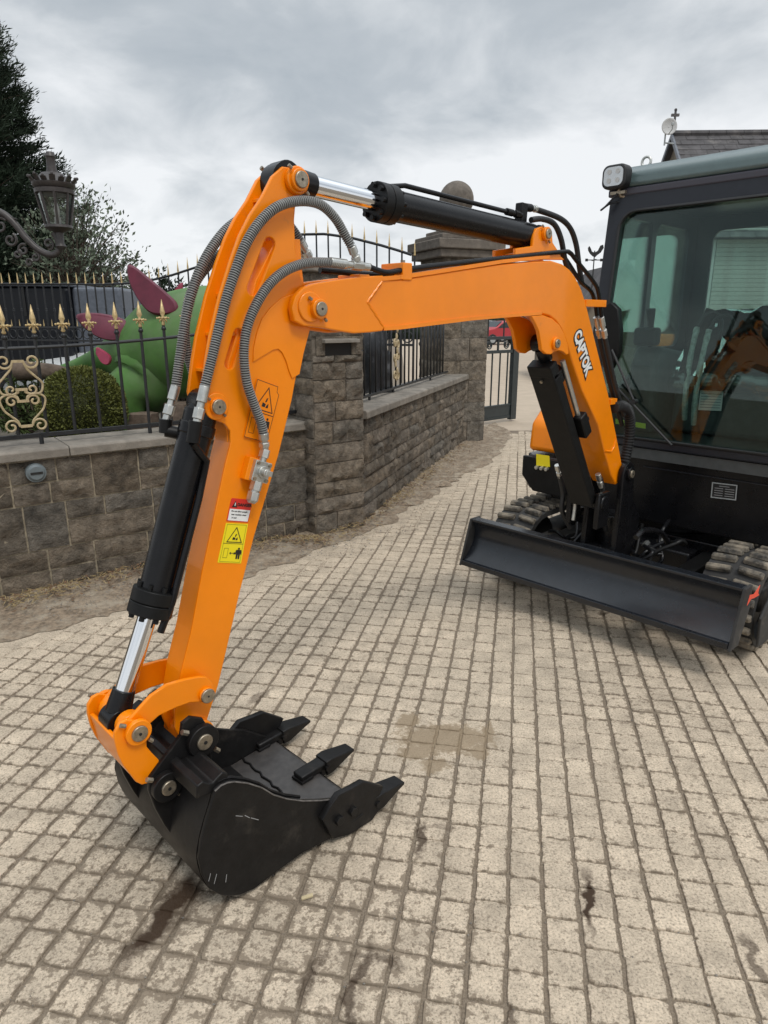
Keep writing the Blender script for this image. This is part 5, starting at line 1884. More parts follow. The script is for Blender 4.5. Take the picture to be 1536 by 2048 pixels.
# ---- dozer blade
BLY = .735
BLN = .705
bx0 = 2.085
prof = []
for i in range(13):
    t = i / 12
    z = .185 + .225 * t
    x = bx0 + .150 * (1 - (1 - t) ** 2) - .068 * t ** 2.4
    prof.append((x, z))
poly = prof + [(x + .016, z) for x, z in reversed(prof)]
blade = epart('dozer_blade', MB().prism(poly, -BLN, BLY, 'y'), M_BLADE, None, 40, .002)
tx, tz = prof[-1]
epart('top_edge', MB().box(tx - .004, tx + .055, -BLN, BLY, tz - .002, tz + .012), M_BLADE, blade, None, .003)
epart('cutting_strip', MB().box(prof[0][0] - .006, prof[0][0] + .02, -BLN, BLY, .170, .198), M_BLADE, blade, None, .002)
for s in (-1, 1):
    ya, yb = (-BLN - .014, -BLN - .001) if s < 0 else (BLY + .001, BLY + .014)
    epart('end_plate', MB().prism([(bx0 - .006, .165), (tx - .004, tz + .012), (tx + .075, tz + .012), (tx + .085, tz - .09), (bx0 + .085, .165)], ya, yb, 'y'), M_TRACKD, blade, None, .002)
for y in (-.36, .36):
    epart('push_arm', MB().prism([(bx0 + .135, .24), (bx0 + .135, .34), (3.0, .36), (3.0, .28)], y - .04, y + .04, 'y'), M_BKM, blade, 30, .006)
m = MB().cyl((bx0 + .13, 0, .34), (tx + .40, 0, .44), .034, 16)
epart('blade_cylinder', m, M_BK, blade, 40)

# ---- tracks


def stadium(x0, x1, zc, r, n=10):
    return arc(x1, zc, r, -90, 90, n) + arc(x0, zc, r, 90, 270, n)


TR = .205
TX0, TX1, TZ = 2.46, 3.86, .205 + .026
for s in (-1, 1):
    yc = s * .60 + .02
    yw = .125
    outp = stadium(TX0 + .10, TX1 - .10, TZ, TR)
    inp = stadium(TX0 + .10, TX1 - .10, TZ, TR - .028)
    n = len(outp)
    m = MB()
    vs = []
    for (p, q) in zip(outp, inp):
        vs += [(p[0], yc - yw, p[1]), (p[0], yc + yw, p[1]), (q[0], yc - yw, q[1]), (q[0], yc + yw, q[1])]
    fs = []
    for i in range(n):
        a, b = i * 4, ((i + 1) % n) * 4
        fs += [(a, a + 1, b + 1, b), (a + 2, b + 2, b + 3, a + 3), (a, b, b + 2, a + 2), (a + 1, a + 3, b + 3, b + 1)]
    m.add(vs, fs)
    tr_ = epart('track', m, M_TRACKD, None, 40)
    # lugs
    per = []
    tot = 0
    for i in range(n):
        a, b = Vector(outp[i]), Vector(outp[(i + 1) % n])
        per.append((tot, a, b))
        tot += (b - a).length
    nl = 56
    lug = MB()
    for (ya, yb, sk) in ((-yw, -.012, .010), (.012, yw, -.010)):
        lug.add([(-.020, ya, 0), (.020, ya, 0), (.020 + sk, yb, 0), (-.020 + sk, yb, 0), (-.012, ya + .004, .026), (.012, ya + .004, .026), (.012 + sk, yb - .004, .026), (-.012 + sk, yb - .004, .026)], [(3, 2, 1, 0), (4, 5, 6, 7), (0, 1, 5, 4), (1, 2, 6, 5), (2, 3, 7, 6), (3, 0, 4, 7)])
    lme = lug.mesh('track_lug')
    lme.materials.append(M_TRACK)
    for k in range(nl):
        sdist = tot * k / nl
        for i in range(n):
            t0, a, b = per[i]
            if t0 <= sdist <= t0 + (b - a).length + 1e-9:
                f = (sdist - t0) / max((b - a).length, 1e-9)
                p = a.lerp(b, f)
                d = (b - a).normalized()
                break
        o = bpy.data.objects.new('track_lug', lme)
        COL.objects.link(o)
        o.parent = tr_
        o.location = (p.x, yc, p.y)
        # local x along the belt, local z outwards
        nz_ = Vector((d.y, -d.x))
        ang = math.atan2(-d.y, -d.x)
        o.rotation_euler = (0, math.atan2(nz_.x, nz_.y), 0)
        lb_ = o.modifiers.new('bevel', 'BEVEL')
        lb_.width = .005
        lb_.segments = 1
    fw = MB()
    for xx_ in (TX0 + .10, TX1 - .10):
        fw.cyl((xx_, yc - .06, TZ), (xx_, yc + .06, TZ), TR - .03, 24)
    for xx_ in (2.80, 3.05, 3.30, 3.52):
        fw.cyl((xx_, yc - .05, .10 + .012), (xx_, yc + .05, .10 + .012), .065, 16)
    fw.build('idler', M_BKM, tr_, 40)
    epart('track_frame', MB().prism([(2.60, .16), (2.60, .28), (3.75, .30), (3.75, .15)], yc - .085, yc + .085, 'y'), M_TRACKD, tr_, 30, .01)
# worn skid plate with a red mark beside the near track
SK = [(2.1782, 0.2225), (2.0773, 0.4507), (2.3175, 0.5192), (2.4667, 0.5285), (2.5971, 0.2536)]
sk = epart('track_guard', MB().prism([(2.36, .10), (2.34, .24), (2.46, .34), (2.75, .34), (2.80, .20), (2.70, .10)], -.745, -.733, 'y'), M_TRACKD, None, None, .004)
RM = [(2.1087, 0.3758), (2.1262, 0.417), (2.1761, 0.4069), (2.2372, 0.4299), (2.2274, 0.3967), (2.2453, 0.3824), (2.1845, 0.3866), (2.1472, 0.3932)]
epart('red_mark', MB().prism(RM, -.748, -.7465, 'y'), mat('red_sticker', (.75, .07, .03), .5), sk, None)

# ---- undercarriage, slew ring and swing post
m = MB()
m.box(2.75, 3.55, -.46, .48, .20, .40)
m.box(2.62, 2.80, -.30, .30, .24, .36)
chas = epart('chassis', m, M_BK, None, 30, .01)
m = MB().cyl((3.10, .02, .40), (3.10, .02, .52), .34, 40)
epart('slew_ring', m, M_BK, None, 40, .004)
SW = [(2.2996, 0.7944)]
swx, swz = SW[0]
for s in (-1, 1):
    y0 = -BH - .034 if s < 0 else BH + .006
    PL = [(swx + .055 * math.cos(R(t)), swz + .055 * math.sin(R(t))) for t in range(0, 200, 20)] + [(swx - .055, .60), (swx - .07, .36), (swx + .16, .36), (swx + .16, .55), (swx + .07, .66)]
    sp2 = plate('swing_post', PL, y0, y0 + .028, M_BK, EX, (), .004)
    pin(sp2, swx, swz, y0 if s < 0 else y0 + .028, s, .032, .6, .014, M_BK, False)
m = MB().cyl((swx + .10, 0, .33), (swx + .10, 0, .56), .085, 24)
m.box(swx - .07, swx + .12, -BH - .03, BH + .03, .34, .42)
m.cyl((p0_.x, -.09, p0_.z), (p0_.x, .09, p0_.z), .035, 16)
m.box(p0_.x - .05, p0_.x + .05, -.085, -.060, p0_.z - .12, p0_.z + .05)
m.box(p0_.x - .05, p0_.x + .05, .060, .085, p0_.z - .12, p0_.z + .05)
epart('swing_casting', m, M_BK, None, 30, .006)
# hoses and pipes low down between the tracks
for (y, pts, r, mt_) in ((-.02, [(2.1639, 0.7844), (2.2058, 0.7042), (2.2064, 0.617), (2.2698, 0.5023)], .012, M_RUB), (.12, [(2.0307, 0.8067), (2.0793, 0.7009), (2.0818, 0.613), (2.1688, 0.5058)], .012, M_RUB), (.05, [(2.0209, 0.8074), (2.0742, 0.6778), (2.0702, 0.5797)], .010, M_ZINC)):
    epart('rubber_hose', MB().tube(spl([(p[0], y, p[1]) for p in pts], 6), r, 8), mt_, None, 60)
q = [(2.142, 0.8047), (2.182, 0.7328)]
fitting([(q[0][0], -.02, q[0][1]), (q[1][0], -.02, q[1][1])], .013, EX)
q = [(2.0087, 0.846), (2.0427, 0.7806)]
fitting([(q[0][0], .12, q[0][1]), (q[1][0], .12, q[1][1])], .013, EX)
hp = [(2.11, 0.5524), (2.1692, 0.5704), (2.2736, 0.5527), (2.3897, 0.5076), (2.4592, 0.4485)]
epart('blade_hose', MB().tube(spl([(p[0], -.25, p[1]) for p in hp], 6), .013, 10), M_BK, None, 60)
rng = random.Random(5)
for k in range(9):
    y = rng.uniform(-.35, .35)
    x0 = rng.uniform(2.2, 2.5)
    pts = [(x0 + .05 * j + rng.uniform(-.03, .03), y + rng.uniform(-.06, .06), .36 + .07 * math.sin(j * .8 + k) + .02 * j) for j in range(6)]
    epart('hydraulic_line', MB().tube(spl(pts, 4), .010, 8), M_BK if k % 3 else M_BKM, None, 60)
    f = pts[2]
    MB().cyl(f, (f[0] + .035, f[1], f[2] + .008), .014, 6).build('line_nut', M_ZINC if k % 2 else M_BK, EX, 30)

# ---- upper body
m = MB()
m.prism([(2.75, -.66), (2.75, .40), (2.60, .41), (2.60, .66), (2.66, .72), (3.95, .72), (4.25, .45), (4.25, -.45), (3.95, -.66)], .54, .74, 'z')
deck = epart('deck', m, M_BK, None, 30, .012, 3)
DK = [(0.6681, 0.7529), (0.6468, 0.5458)]
m = MB().prism([(.42, .735), (.70, .735), (.70, .62), (.62, .535), (.42, .53)], 2.575, 2.605, 'x')
epart('side_box', m, M_BKM, deck, None, .005)
YS = [(0.6068, 0.7564), (0.5199, 0.7569), (0.5118, 0.6944), (0.602, 0.6896)]
ysum = sum(p[0] for p in YS) / 4
m = MB().prism(list(reversed(YS)), 2.5725, 2.5745, 'x')
ys_ = epart('yellow_label', m, M_YEL, deck, None)
m = MB()
for k in range(3):
    yy = YS[3][0] + (YS[2][0] - YS[3][0]) * (k + .3) / 2.8
    m = MB().cyl((2.575, yy, YS[2][1] - .012), (2.555, yy, YS[2][1] - .014), .011, 8)
    m.cyl((2.558, yy, YS[2][1] - .012), (2.550, yy, YS[2][1] - .014), .006, 8)
    epart('plug', m, M_ZINC, deck, 30)
m = MB()
m.prism([(2.64, .755), (2.66, .92), (2.75, 1.0), (3.9, 1.0), (3.9, .755)], .42, .715, 'y')
epart('side_cover', m, M_OR, deck, 30, .03, 4)
m = MB().prism([(3.92, .745), (3.92, 1.32), (4.05, 1.42), (4.22, 1.35), (4.30, 1.1), (4.30, .745)], -.62, .70, 'y')
epart('engine_hood', m, M_OR, deck, 30, .05, 4)

# ---- cab
CY0, CY1 = -.70, .385                          # left (towards the viewer, out of frame) and right side
def xf(z):
    return 2.80 - .14 * max(0.0, 2.14 - max(z, 1.25)) - .02 * max(0, 1.25 - z)
WIN = [(0.2711, 2.0846), (0.1719, 2.0966)]
fr_hole = rrect(CY0 + .055, CY1 - .075, .905, 2.035, .085, 6)
cab = plate('cab', rrect(CY0, CY1, .86, 2.13, .05, 5), -.022, .022, M_CAB, EX, [fr_hole], .008, 'x', shear=lambda z: xf(z))
def sheared_box(y0, y1, z0, z1, dx0, dx1, nz=10):
    m = MB()
    vs = []
    for i in range(nz + 1):
        z = z0 + (z1 - z0) * i / nz
        for (y, dx) in ((y0, dx0), (y1, dx0), (y1, dx1), (y0, dx1)):
            vs.append((xf(z) + dx, y, z))
    fs = [(0, 1, 2, 3)]
    for i in range(nz):
        b = i * 4
        fs += [(b + j, b + 4 + j, b + 4 + (j + 1) % 4, b + (j + 1) % 4) for j in range(4)]
    b = nz * 4
    fs.append((b + 3, b + 2, b + 1, b))
    return m.add(vs, fs)
wsn = epart('windscreen', sheared_box(CY0 + .045, CY1 - .065, .895, 2.045, -.003, .003), M_GLASS, cab, 40)
# slim gasket round the glass
gk = MB()
hp = [(p[0], p[1]) for p in rrect(CY0 + .055, CY1 - .075, .905, 2.035, .085, 8)]
gk.tube([(xf(z) - .022, y, z) for y, z in hp + hp[:2]], .009, 6, caps=False)
epart('gasket', gk, M_RUB, cab, 60)
epart('corner_post', sheared_box(CY1 - .045, CY1 + .004, .80, 2.12, .02, .10), M_CAB, cab, 30, .012, 3)
epart('corner_post', sheared_box(CY0 - .004, CY0 + .045, .80, 2.12, .02, .10), M_CAB, cab, 30, .012, 3)
# right side with two windows, left side with a door, back wall with a wide window
XB = 3.86
sideo = [(2.84, 2.12), (XB, 2.12), (XB, .80), (2.70, .80), (2.70, 1.25)]
w1 = [(2.80, 1.04), (2.88, 1.98), (2.93, 2.03), (3.22, 2.03), (3.24, 2.0), (3.24, 1.25), (3.20, 1.20)]
w2 = rrect(3.30, 3.74, 1.34, 2.03, .06, 5)
sp_side = plate('side_wall', sideo, CY1 - .022, CY1 + .004, M_CAB, cab, [w1, w2], .004)
epart('side_window', MB().box(2.80, 3.245, CY1 - .012, CY1 - .007, 1.03, 2.035), M_GLASS, sp_side, None)
epart('side_window', MB().box(3.295, 3.745, CY1 - .012, CY1 - .007, 1.335, 2.035), M_GLASS, sp_side, None)
dw = [(2.84, 1.0), (2.90, 2.0), (3.70, 2.02), (3.72, 1.0)]
dr = plate('door', sideo, CY0 - .004, CY0 + .022, M_CAB, cab, [dw], .004)
epart('door_window', MB().box(2.83, 3.73, CY0 + .006, CY0 + .011, .99, 2.03), M_GLASS, dr, None)
bwin = rrect(CY0 + .13, CY1 - .12, 1.42, 2.03, .06, 6)
bw = plate('back_wall', [(CY0, .80), (CY1, .80), (CY1, 2.12), (CY0, 2.12)], XB - .012, XB + .012, M_CAB, cab, [bwin], .004, 'x')
epart('back_window', MB().box(XB - .003, XB + .003, CY0 + .12, CY1 - .11, 1.41, 2.04), M_GLASS, bw, None)
# roof: rounded cap, gutter, inner lining
m = MB().prism([(2.765, 2.150), (2.775, 2.215), (2.83, 2.255), (3.20, 2.275), (3.80, 2.265), (3.90, 2.22), (3.90, 2.150)], CY0 - .01, CY1 + .008, 'y')
roof = epart('roof', m, M_ROOF, cab, 40, .022, 4)
epart('gutter', MB().box(2.77, 3.90, CY0 - .012, CY1 + .012, 2.112, 2.149), M_GUT, roof, None, .008, 3)
q = [(2.9627, 2.2999)]
ex_, ez_ = q[0][0], 2.262
m = MB().cyl((ex_, .30, ez_ - .02), (ex_, .30, ez_ + .012), .014, 10)
m.tube([(ex_ + .0 , .30 + .024 * math.cos(2 * math.pi * i / 18), ez_ + .034 + .024 * math.sin(2 * math.pi * i / 18)) for i in range(19)], .007, 8, caps=False)
epart('lifting_eye', m, M_ZINC, roof, 50)
# work lamp
WL = [(0.3443, 2.203), (0.4037, 2.1875), (0.282, 2.2266)]
wy, wz = WL[0]
m = MB().prism(rrect(wy - .068, wy + .064, wz - .060, wz + .054, .034, 5), 2.712, 2.782, 'x')
wl = epart('work_lamp', m, M_RUB, cab, 40, .010, 3)
m = MB().prism(rrect(wy - .054, wy + .050, wz - .047, wz + .041, .026, 5), 2.7085, 2.7125, 'x')
epart('lamp_lens', m, M_LED, wl, 40)
for a in (-.032, .026):
    for b in (-.026, .022):
        epart('lamp_cell', MB().cyl((2.7075, wy + a * .8, wz + b * .85), (2.7065, wy + a * .8, wz + b * .85), .012, 14), M_DISH, wl, 40)
m = MB().tube([(2.76, wy - .01, wz - .06), (2.77, wy - .02, wz - .09), (2.80, wy - .06, wz - .10)], .010, 8)
m.box(2.752, 2.785, wy - .05, wy + .03, wz - .082, wz - .068)
epart('lamp_bracket', m, M_PIN, wl, 40)
cb = [(2.75, wy - .01, wz - .08), (2.72, wy + .035, wz - .14), (2.715, wy + .055, wz - .155), (2.74, wy + .02, wz - .125), (2.775, wy - .015, wz - .115)]
epart('lamp_cable', MB().tube(spl(cb, 5), .005, 6), M_RUB, wl, 60)
# mirror-shaped black side panel at the foot of the post
MP = [(0.3117, 1.5655), (0.2688, 1.5897), (0.2264, 1.5545), (0.2049, 1.4502), (0.1992, 1.337), (0.2358, 1.2509), (0.2795, 1.3473)]
epart('post_panel', MB().prism(MP, 2.655, 2.70, 'x'), M_BKM, cab, 30, .005, 2)
# lower front of the cab
m = MB().prism([(CY0, .46), (CY1 - .05, .46), (CY1 - .05, .885), (CY0, .885)], 2.70, 2.735, 'x')
lf = epart('front_panel', m, M_BK, cab, None, .008)
epart('front_trim', MB().box(2.655, 2.70, CY0, CY1 - .05, .875, .895), M_BKM, lf, None, .004)
ZL = [(-0.3726, 0.754)]
epart('front_step', MB().box(2.690, 2.699, CY0, .02, ZL[0][1] - .002, ZL[0][1] + .003), M_CAB, lf, None)
ID = [(-0.3394, 0.6511), (-0.4587, 0.6584), (-0.4554, 0.7347), (-0.3367, 0.7294)]
idf = frame_of([(p[0], p[1]) for p in ID])
m = MB().prism([ID[0], ID[1], ID[2], ID[3]], 2.694, 2.6985, 'x')
idp = epart('type_plate', m, M_INK, lf, None)
def plate_bar(f, u0, u1, v0, v1, mt_, x):
    m = MB().prism([f(u0, v0), f(u1, v0), f(u1, v1), f(u0, v1)], x, x + .0006, 'x')
    return epart('print', m, mt_, idp, None)
for (u0, u1, v0, v1) in ((0, 1, 0, .07), (0, 1, .93, 1), (0, .045, .07, .93), (.955, 1, .07, .93)):
    plate_bar(idf, u0, u1, v0, v1, M_GREY, 2.6930)
for k in range(5):
    plate_bar(idf, .12 if k else .30, .46 if k else .70, .78 - k * .15, .82 - k * .15, M_INKG, 2.6930)
    if k:
        plate_bar(idf, .54, .90, .78 - k * .15, .82 - k * .15, M_INKG, 2.6930)
# lime strip inside the lower corner
LS = [(0.2243, 0.9821), (0.0532, 0.973), (0.0504, 0.9469), (0.2216, 0.9552)]
m = MB().prism([(p[0], p[1]) for p in LS], 2.735, 2.739, 'x')
epart('lime_strip', m, M_LIME, cab, None)
# wiper
W0 = [(0.1961, 1.1739), (-0.1431, 0.8962), (0.2301, 1.3505), (0.0788, 1.1057)]
m = MB().tube([(2.632, W0[0][0], W0[0][1]), (2.630, W0[1][0], W0[1][1])], .0065, 6)
wp_ = epart('wiper', m, M_RUB, cab, 60)
m = MB().tube([(2.640, W0[2][0], W0[2][1]), (2.625, W0[3][0], W0[3][1])], .006, 6)
m.cyl((2.625, W0[3][0], W0[3][1] - .01), (2.66, W0[3][0], W0[3][1] - .01), .012, 10)
epart('wiper_arm', m, M_RUB, wp_, 60)
# inside: floor, seat in clear film, consoles, travel levers, labels
epart('cab_floor', MB().box(2.66, XB - .02, CY0 + .02, CY1 - .03, .80, .855), M_INT, cab, None)
sb = MB()
sb.box(3.28, 3.82, -.50, .16, .86, 1.12)
seatb = epart('seat_base', sb, M_INT, cab, None, .03, 3)
sc2 = MB().box(3.20, 3.66, -.46, .12, 1.12, 1.23)
seat = epart('seat', sc2, M_SEAT, cab, 40, .05, 4)
m = MB()
m.obox((3.66, -.22, 1.36), (.045, 0, .012), (0, .25, 0), (.04, 0, .20))
epart('seat_back', m, M_SEAT, seat, 40, .06, 4)
M_FILM = glass_mat('clear_film', (.80, .88, .86), 2.2)
fm = MB()
nxg, nzg = 12, 10
vs = []
for j in range(nzg + 1):
    for i in range(nxg + 1):
        y = -.46 + .60 * i / nxg
        t = j / nzg
        x = 3.19 + .0 + max(0, t - .2) * .52 + .025 * fbm(y * 3, t * 4, 1, 2.5)
        z = 1.10 + .10 * min(1, t / .2) + max(0, t - .2) * .46 + .03 * fbm(y * 3, t * 4, 7, 2.5)
        vs.append((x - .03, y, z))
fs = [(j * (nxg + 1) + i, j * (nxg + 1) + i + 1, (j + 1) * (nxg + 1) + i + 1, (j + 1) * (nxg + 1) + i) for j in range(nzg) for i in range(nxg)]
fm.add(vs, fs)
epart('seat_film', fm, M_FILM, seat, 60)
for (y0, y1) in ((.18, .34), (-.66, -.52)):
    con = epart('console', MB().prism([(3.10, .86), (3.06, 1.25), (3.12, 1.36), (3.60, 1.30), (3.70, .86)], y0, y1, 'y'), M_INT, cab, 30, .03, 3)
    yc = (y0 + y1) / 2
    epart('joystick', MB().tube([(3.14, yc, 1.34), (3.12, yc, 1.46), (3.10, yc, 1.56)], [.014, .016, .026], 10), M_RUB, con, 50, .004)
    epart('gauge', MB().box(3.05, 3.12, y0 + .01, y1 - .01, 1.36, 1.46), M_RUB, con, None, .02, 3)
LV = [(-0.0532, 1.4625), (-0.0531, 0.9823), (-0.1157, 1.4506), (-0.1038, 0.9608)]
for k in (0, 2):
    (ya, za), (yb, zb) = LV[k], LV[k + 1]
    lv = MB().tube([(2.97, yb, zb), (2.93, (ya + yb) / 2 + .004, (za + zb) / 2), (2.99, ya, za)], .009, 8)
    lo_ = epart('travel_lever', lv, M_RUB, cab, 60)
    rr = []
    pts = []
    for i in range(26):
        t = i / 25
        pts.append((2.97 - .08 * t * (1 - t) * 2 + .02 * t, yb + (ya - yb) * t, zb + (za - zb) * t))
        rr.append(.014 + .006 * abs(noise.noise(Vector((i * .9, k, 0)))) )
    epart('lever_film', MB().tube(pts, rr, 8), mat('wrap_film', (.30, .36, .33), .35, var=.35, vscale=60) if k == 0 else MATS['wrap_film'], lo_, 30)
    tp = [(2.99, ya, za), (3.0, ya - .03, za + .06), (3.02, ya - .07, za + .075), (3.04, ya - .10, za + .03), (3.04, ya - .10, za - .04)]
    epart('lever_grip', MB().tube(spl(tp, 5), .010, 8), M_RUB, lo_, 60)
SFL = [(-0.004, 1.0042), (-0.1303, 1.0101), (-0.1278, 1.1535), (-0.0028, 1.1509)]
sf = frame_of(SFL)
m = MB().prism([sf(0, 0), sf(1, 0), sf(1, .76), sf(0, .76)], 3.262, 3.264, 'x')
lab = epart('seat_label', m, M_WHITE, cab, None)
m = MB().prism([sf(0, .76), sf(1, .76), sf(1, 1), sf(0, 1)], 3.262, 3.264, 'x')
epart('label_header', m, mat('label_orange', (.72, .25, .02), .5), lab, None)
m = MB()
for k in range(6):
    m.prism([sf(.06, .10 + .105 * k), sf(.94, .10 + .105 * k), sf(.94, .13 + .105 * k), sf(.06, .13 + .105 * k)], 3.2605, 3.2615, 'x')
m.prism([sf(.08, .82), sf(.22, .82), sf(.15, .95)], 3.2605, 3.2615, 'x')
epart('print', m, M_GREY, lab, None)

# ------------------------------------------------------------------ garden behind the near wall
g = MB()
gl_ = [(-9, 1.2), (-2.0, 3.85), (-.60, 4.98), (-.40, 5.15), (.78, 8.75), (.9, 9.6), (-9, 14)]
g.add([(x, y, .06) for x, y in gl_], [tuple(range(len(gl_)))])
soil = g.build('garden_bed', M_GARDEN, None, None)
soil['kind'] = 'structure'


def leaves(mb, centres, rng, size, elong=1.6, tilt=None, n_mi=1):
    """leaf-sized faces: one folded diamond each"""
    for (c, d) in centres:
        s = size * rng.uniform(.65, 1.35)
        d = Vector(d)
        if d.length < 1e-6:
            d = Vector((rng.gauss(0, 1), rng.gauss(0, 1), rng.gauss(0, 1)))
        d = (d.normalized() + Vector((rng.gauss(0, .35), rng.gauss(0, .35), rng.gauss(0, .35)))).normalized()
        w = d.cross(Vector((rng.gauss(0, 1), rng.gauss(0, 1), rng.gauss(0, 1))))
        w = (w.normalized() if w.length > 1e-6 else d.orthogonal().normalized()) * s * .5
        a = Vector(c)
        b = a + d * s * elong
        m_ = a.lerp(b, .5)
        k = d.cross(w).normalized() * s * .12
        base = len(mb.v)
        mb.v += [tuple(a), tuple(m_ + w + k), tuple(b), tuple(m_ - w + k)]
        mb.f += [(base, base + 1, base + 2), (base, base + 2, base + 3)]
        mb.mi += [0, 0]


# clipped box ball
BC_ = [(-2.0273, 0.9177)]
bt = thing('box_bush', 'clipped round box bush behind the near fence, in front of the green statue', 'bush', (BC_[0][0], 4.62, .06))
rng = random.Random(21)
br = .272
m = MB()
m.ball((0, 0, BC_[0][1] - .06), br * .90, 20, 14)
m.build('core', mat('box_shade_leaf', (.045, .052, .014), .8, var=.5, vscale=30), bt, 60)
m = MB()
cs = []
for i in range(15000):
    v = Vector((rng.gauss(0, 1), rng.gauss(0, 1), rng.gauss(0, 1))).normalized()
    r = br * (1 + .05 * noise.noise(v * 3.5)) * (1 - .13 * rng.random() ** 2)
    cs.append(((v.x * r, v.y * r, BC_[0][1] - .06 + v.z * r * 1.02), v))
leaves(m, cs, rng, .0125, 1.5)
m.build('foliage', M_LEAFB, bt, None)
m = MB().cyl((0, 0, -.05), (0, 0, .2), .03, 8)
m.build('trunk', M_BARK, bt, 60)

# green plated dinosaur statue
DY = 5.35
DB_ = [(-2.7367, 1.0844), (-2.5313, 1.1223), (-2.3134, 1.175), (-2.1558, 1.2125), (-2.0194, 1.2349), (-1.7879, 1.2573), (-1.4777, 1.3167), (-1.1349, 1.3167), (-0.796, 1.2237)]
rad = [.010, .032, .070, .125, .215, .345, .41, .41, .30]
dt = thing('dinosaur_statue', 'green plated dinosaur statue with crimson back plates behind the iron fence', 'statue', (0, 0, 0))
pts = [(x, DY + .10 * math.sin(i * .5), z) for i, (x, z) in enumerate(DB_)]
k4 = spl([p + (r,) for p, r in zip(pts, rad)], 6)
m = MB()
seg = 22
prev = None
m.tube([p[:3] for p in k4], [max(p[3], .006) * (1 + .03 * noise.noise(Vector((p[0] * 3, 0, 1)))) for p in k4], seg)
m.build('body', M_DINO, dt, 70)
HL = [(-1.9391, 1.183), (-1.9378, 1.0203), (-1.9791, 0.8733), (-1.9554, 0.7427)]
m = MB()
m.tube(spl([(HL[0][0] + .22, DY + .02, HL[0][1] + .02), (HL[1][0] + .10, DY - .10, HL[1][1]), (HL[2][0] + .04, DY - .20, HL[2][1]), (HL[3][0] + .05, DY - .24, .10)], 5), [.30, .295, .29, .28, .27, .25, .23, .21, .19, .17, .15, .13, .115, .10, .09, .085], 18)
m.tube([(HL[3][0] - .10, DY - .26, .10), (HL[3][0] + .10, DY - .24, .12)], [.05, .085], 12)
m.build('leg', M_DINO, dt, 70)
m = MB()
m.tube(spl([(HL[0][0] + .85, DY - .12, HL[0][1] - .1), (HL[1][0] + .85, DY - .22, HL[1][1] - .1), (HL[3][0] + .85, DY - .24, .10)], 5), .09, 12)
m.build('leg', M_DINO, dt, 70)


def leaf_plate(px, y, th, mt, lean=0.0):
    """thick back plate with a rounded rim"""
    pts = chaikin(px, 2)
    cxp = sum(p[0] for p in pts) / len(pts)
    czp = sum(p[1] for p in pts) / len(pts)
    n = len(pts)
    m = MB()
    vs = []
    for (sc_, dy) in ((.90, -th), (1.0, -th * .45), (1.0, th * .45), (.90, th)):
        for (x, z) in pts:
            xx_, zz_ = cxp + (x - cxp) * sc_ * 1.07, czp + (z - czp) * sc_ * 1.07
            vs.append((xx_, y + dy + lean * (zz_ - czp), zz_))
    fs = []
    for L in range(3):
        fs += [(L * n + i, L * n + (i + 1) % n, (L + 1) * n + (i + 1) % n, (L + 1) * n + i) for i in range(n)]
    fs += [tuple(range(n)), tuple(reversed(range(3 * n, 4 * n)))]
    m.add(vs, fs)
    me = m.mesh('back_plate')
    bmx = bmesh.new()
    bmx.from_mesh(me)
    bmesh.ops.recalc_face_normals(bmx, faces=bmx.faces)
    bmx.to_mesh(me)
    bmx.free()
    return obj_from_mesh('back_plate', me, mt, dt, 50)


leaf_plate([(-2.2688, 1.5352), (-2.1501, 1.5493), (-1.9988, 1.5282), (-1.9003, 1.4894), (-1.8402, 1.4291), (-1.8828, 1.3721), (-1.9807, 1.3542), (-2.0788, 1.3685), (-2.1657, 1.4149), (-2.2252, 1.4717)], 5.22, .030, M_PLATE, .25)
leaf_plate([(-1.7998, 1.866), (-1.7653, 1.8627), (-1.6681, 1.7834), (-1.5601, 1.6966), (-1.4717, 1.6158), (-1.4619, 1.5615), (-1.5204, 1.541), (-1.6448, 1.541), (-1.7193, 1.6158), (-1.7796, 1.7201), (-1.8027, 1.8033)], 5.08, .035, M_PLATE, .2)
leaf_plate([(-1.5153, 1.7852), (-1.5297, 1.6995), (-1.5664, 1.6202), (-1.6172, 1.6455), (-1.5891, 1.7103)], 5.42, .02, M_PINK, .1)
leaf_plate([(-1.3772, 1.7246), (-1.31, 1.7174), (-1.2762, 1.6599), (-1.3179, 1.6021), (-1.4077, 1.6166), (-1.4148, 1.6743)], 5.4, .03, M_PLATE, .1)
for q in ([(-2.1187, 1.2757), (-2.0665, 1.2864), (-2.0092, 1.2116), (-2.0196, 1.183), (-2.0477, 1.1938)], [(-2.1108, 1.3146), (-2.0547, 1.2858), (-1.9925, 1.2423), (-2.0144, 1.1768), (-2.0784, 1.206)]):
    leaf_plate(q, 5.12, .022, M_PLATE if q[0][0] > -2.0 else M_PINK, .2)

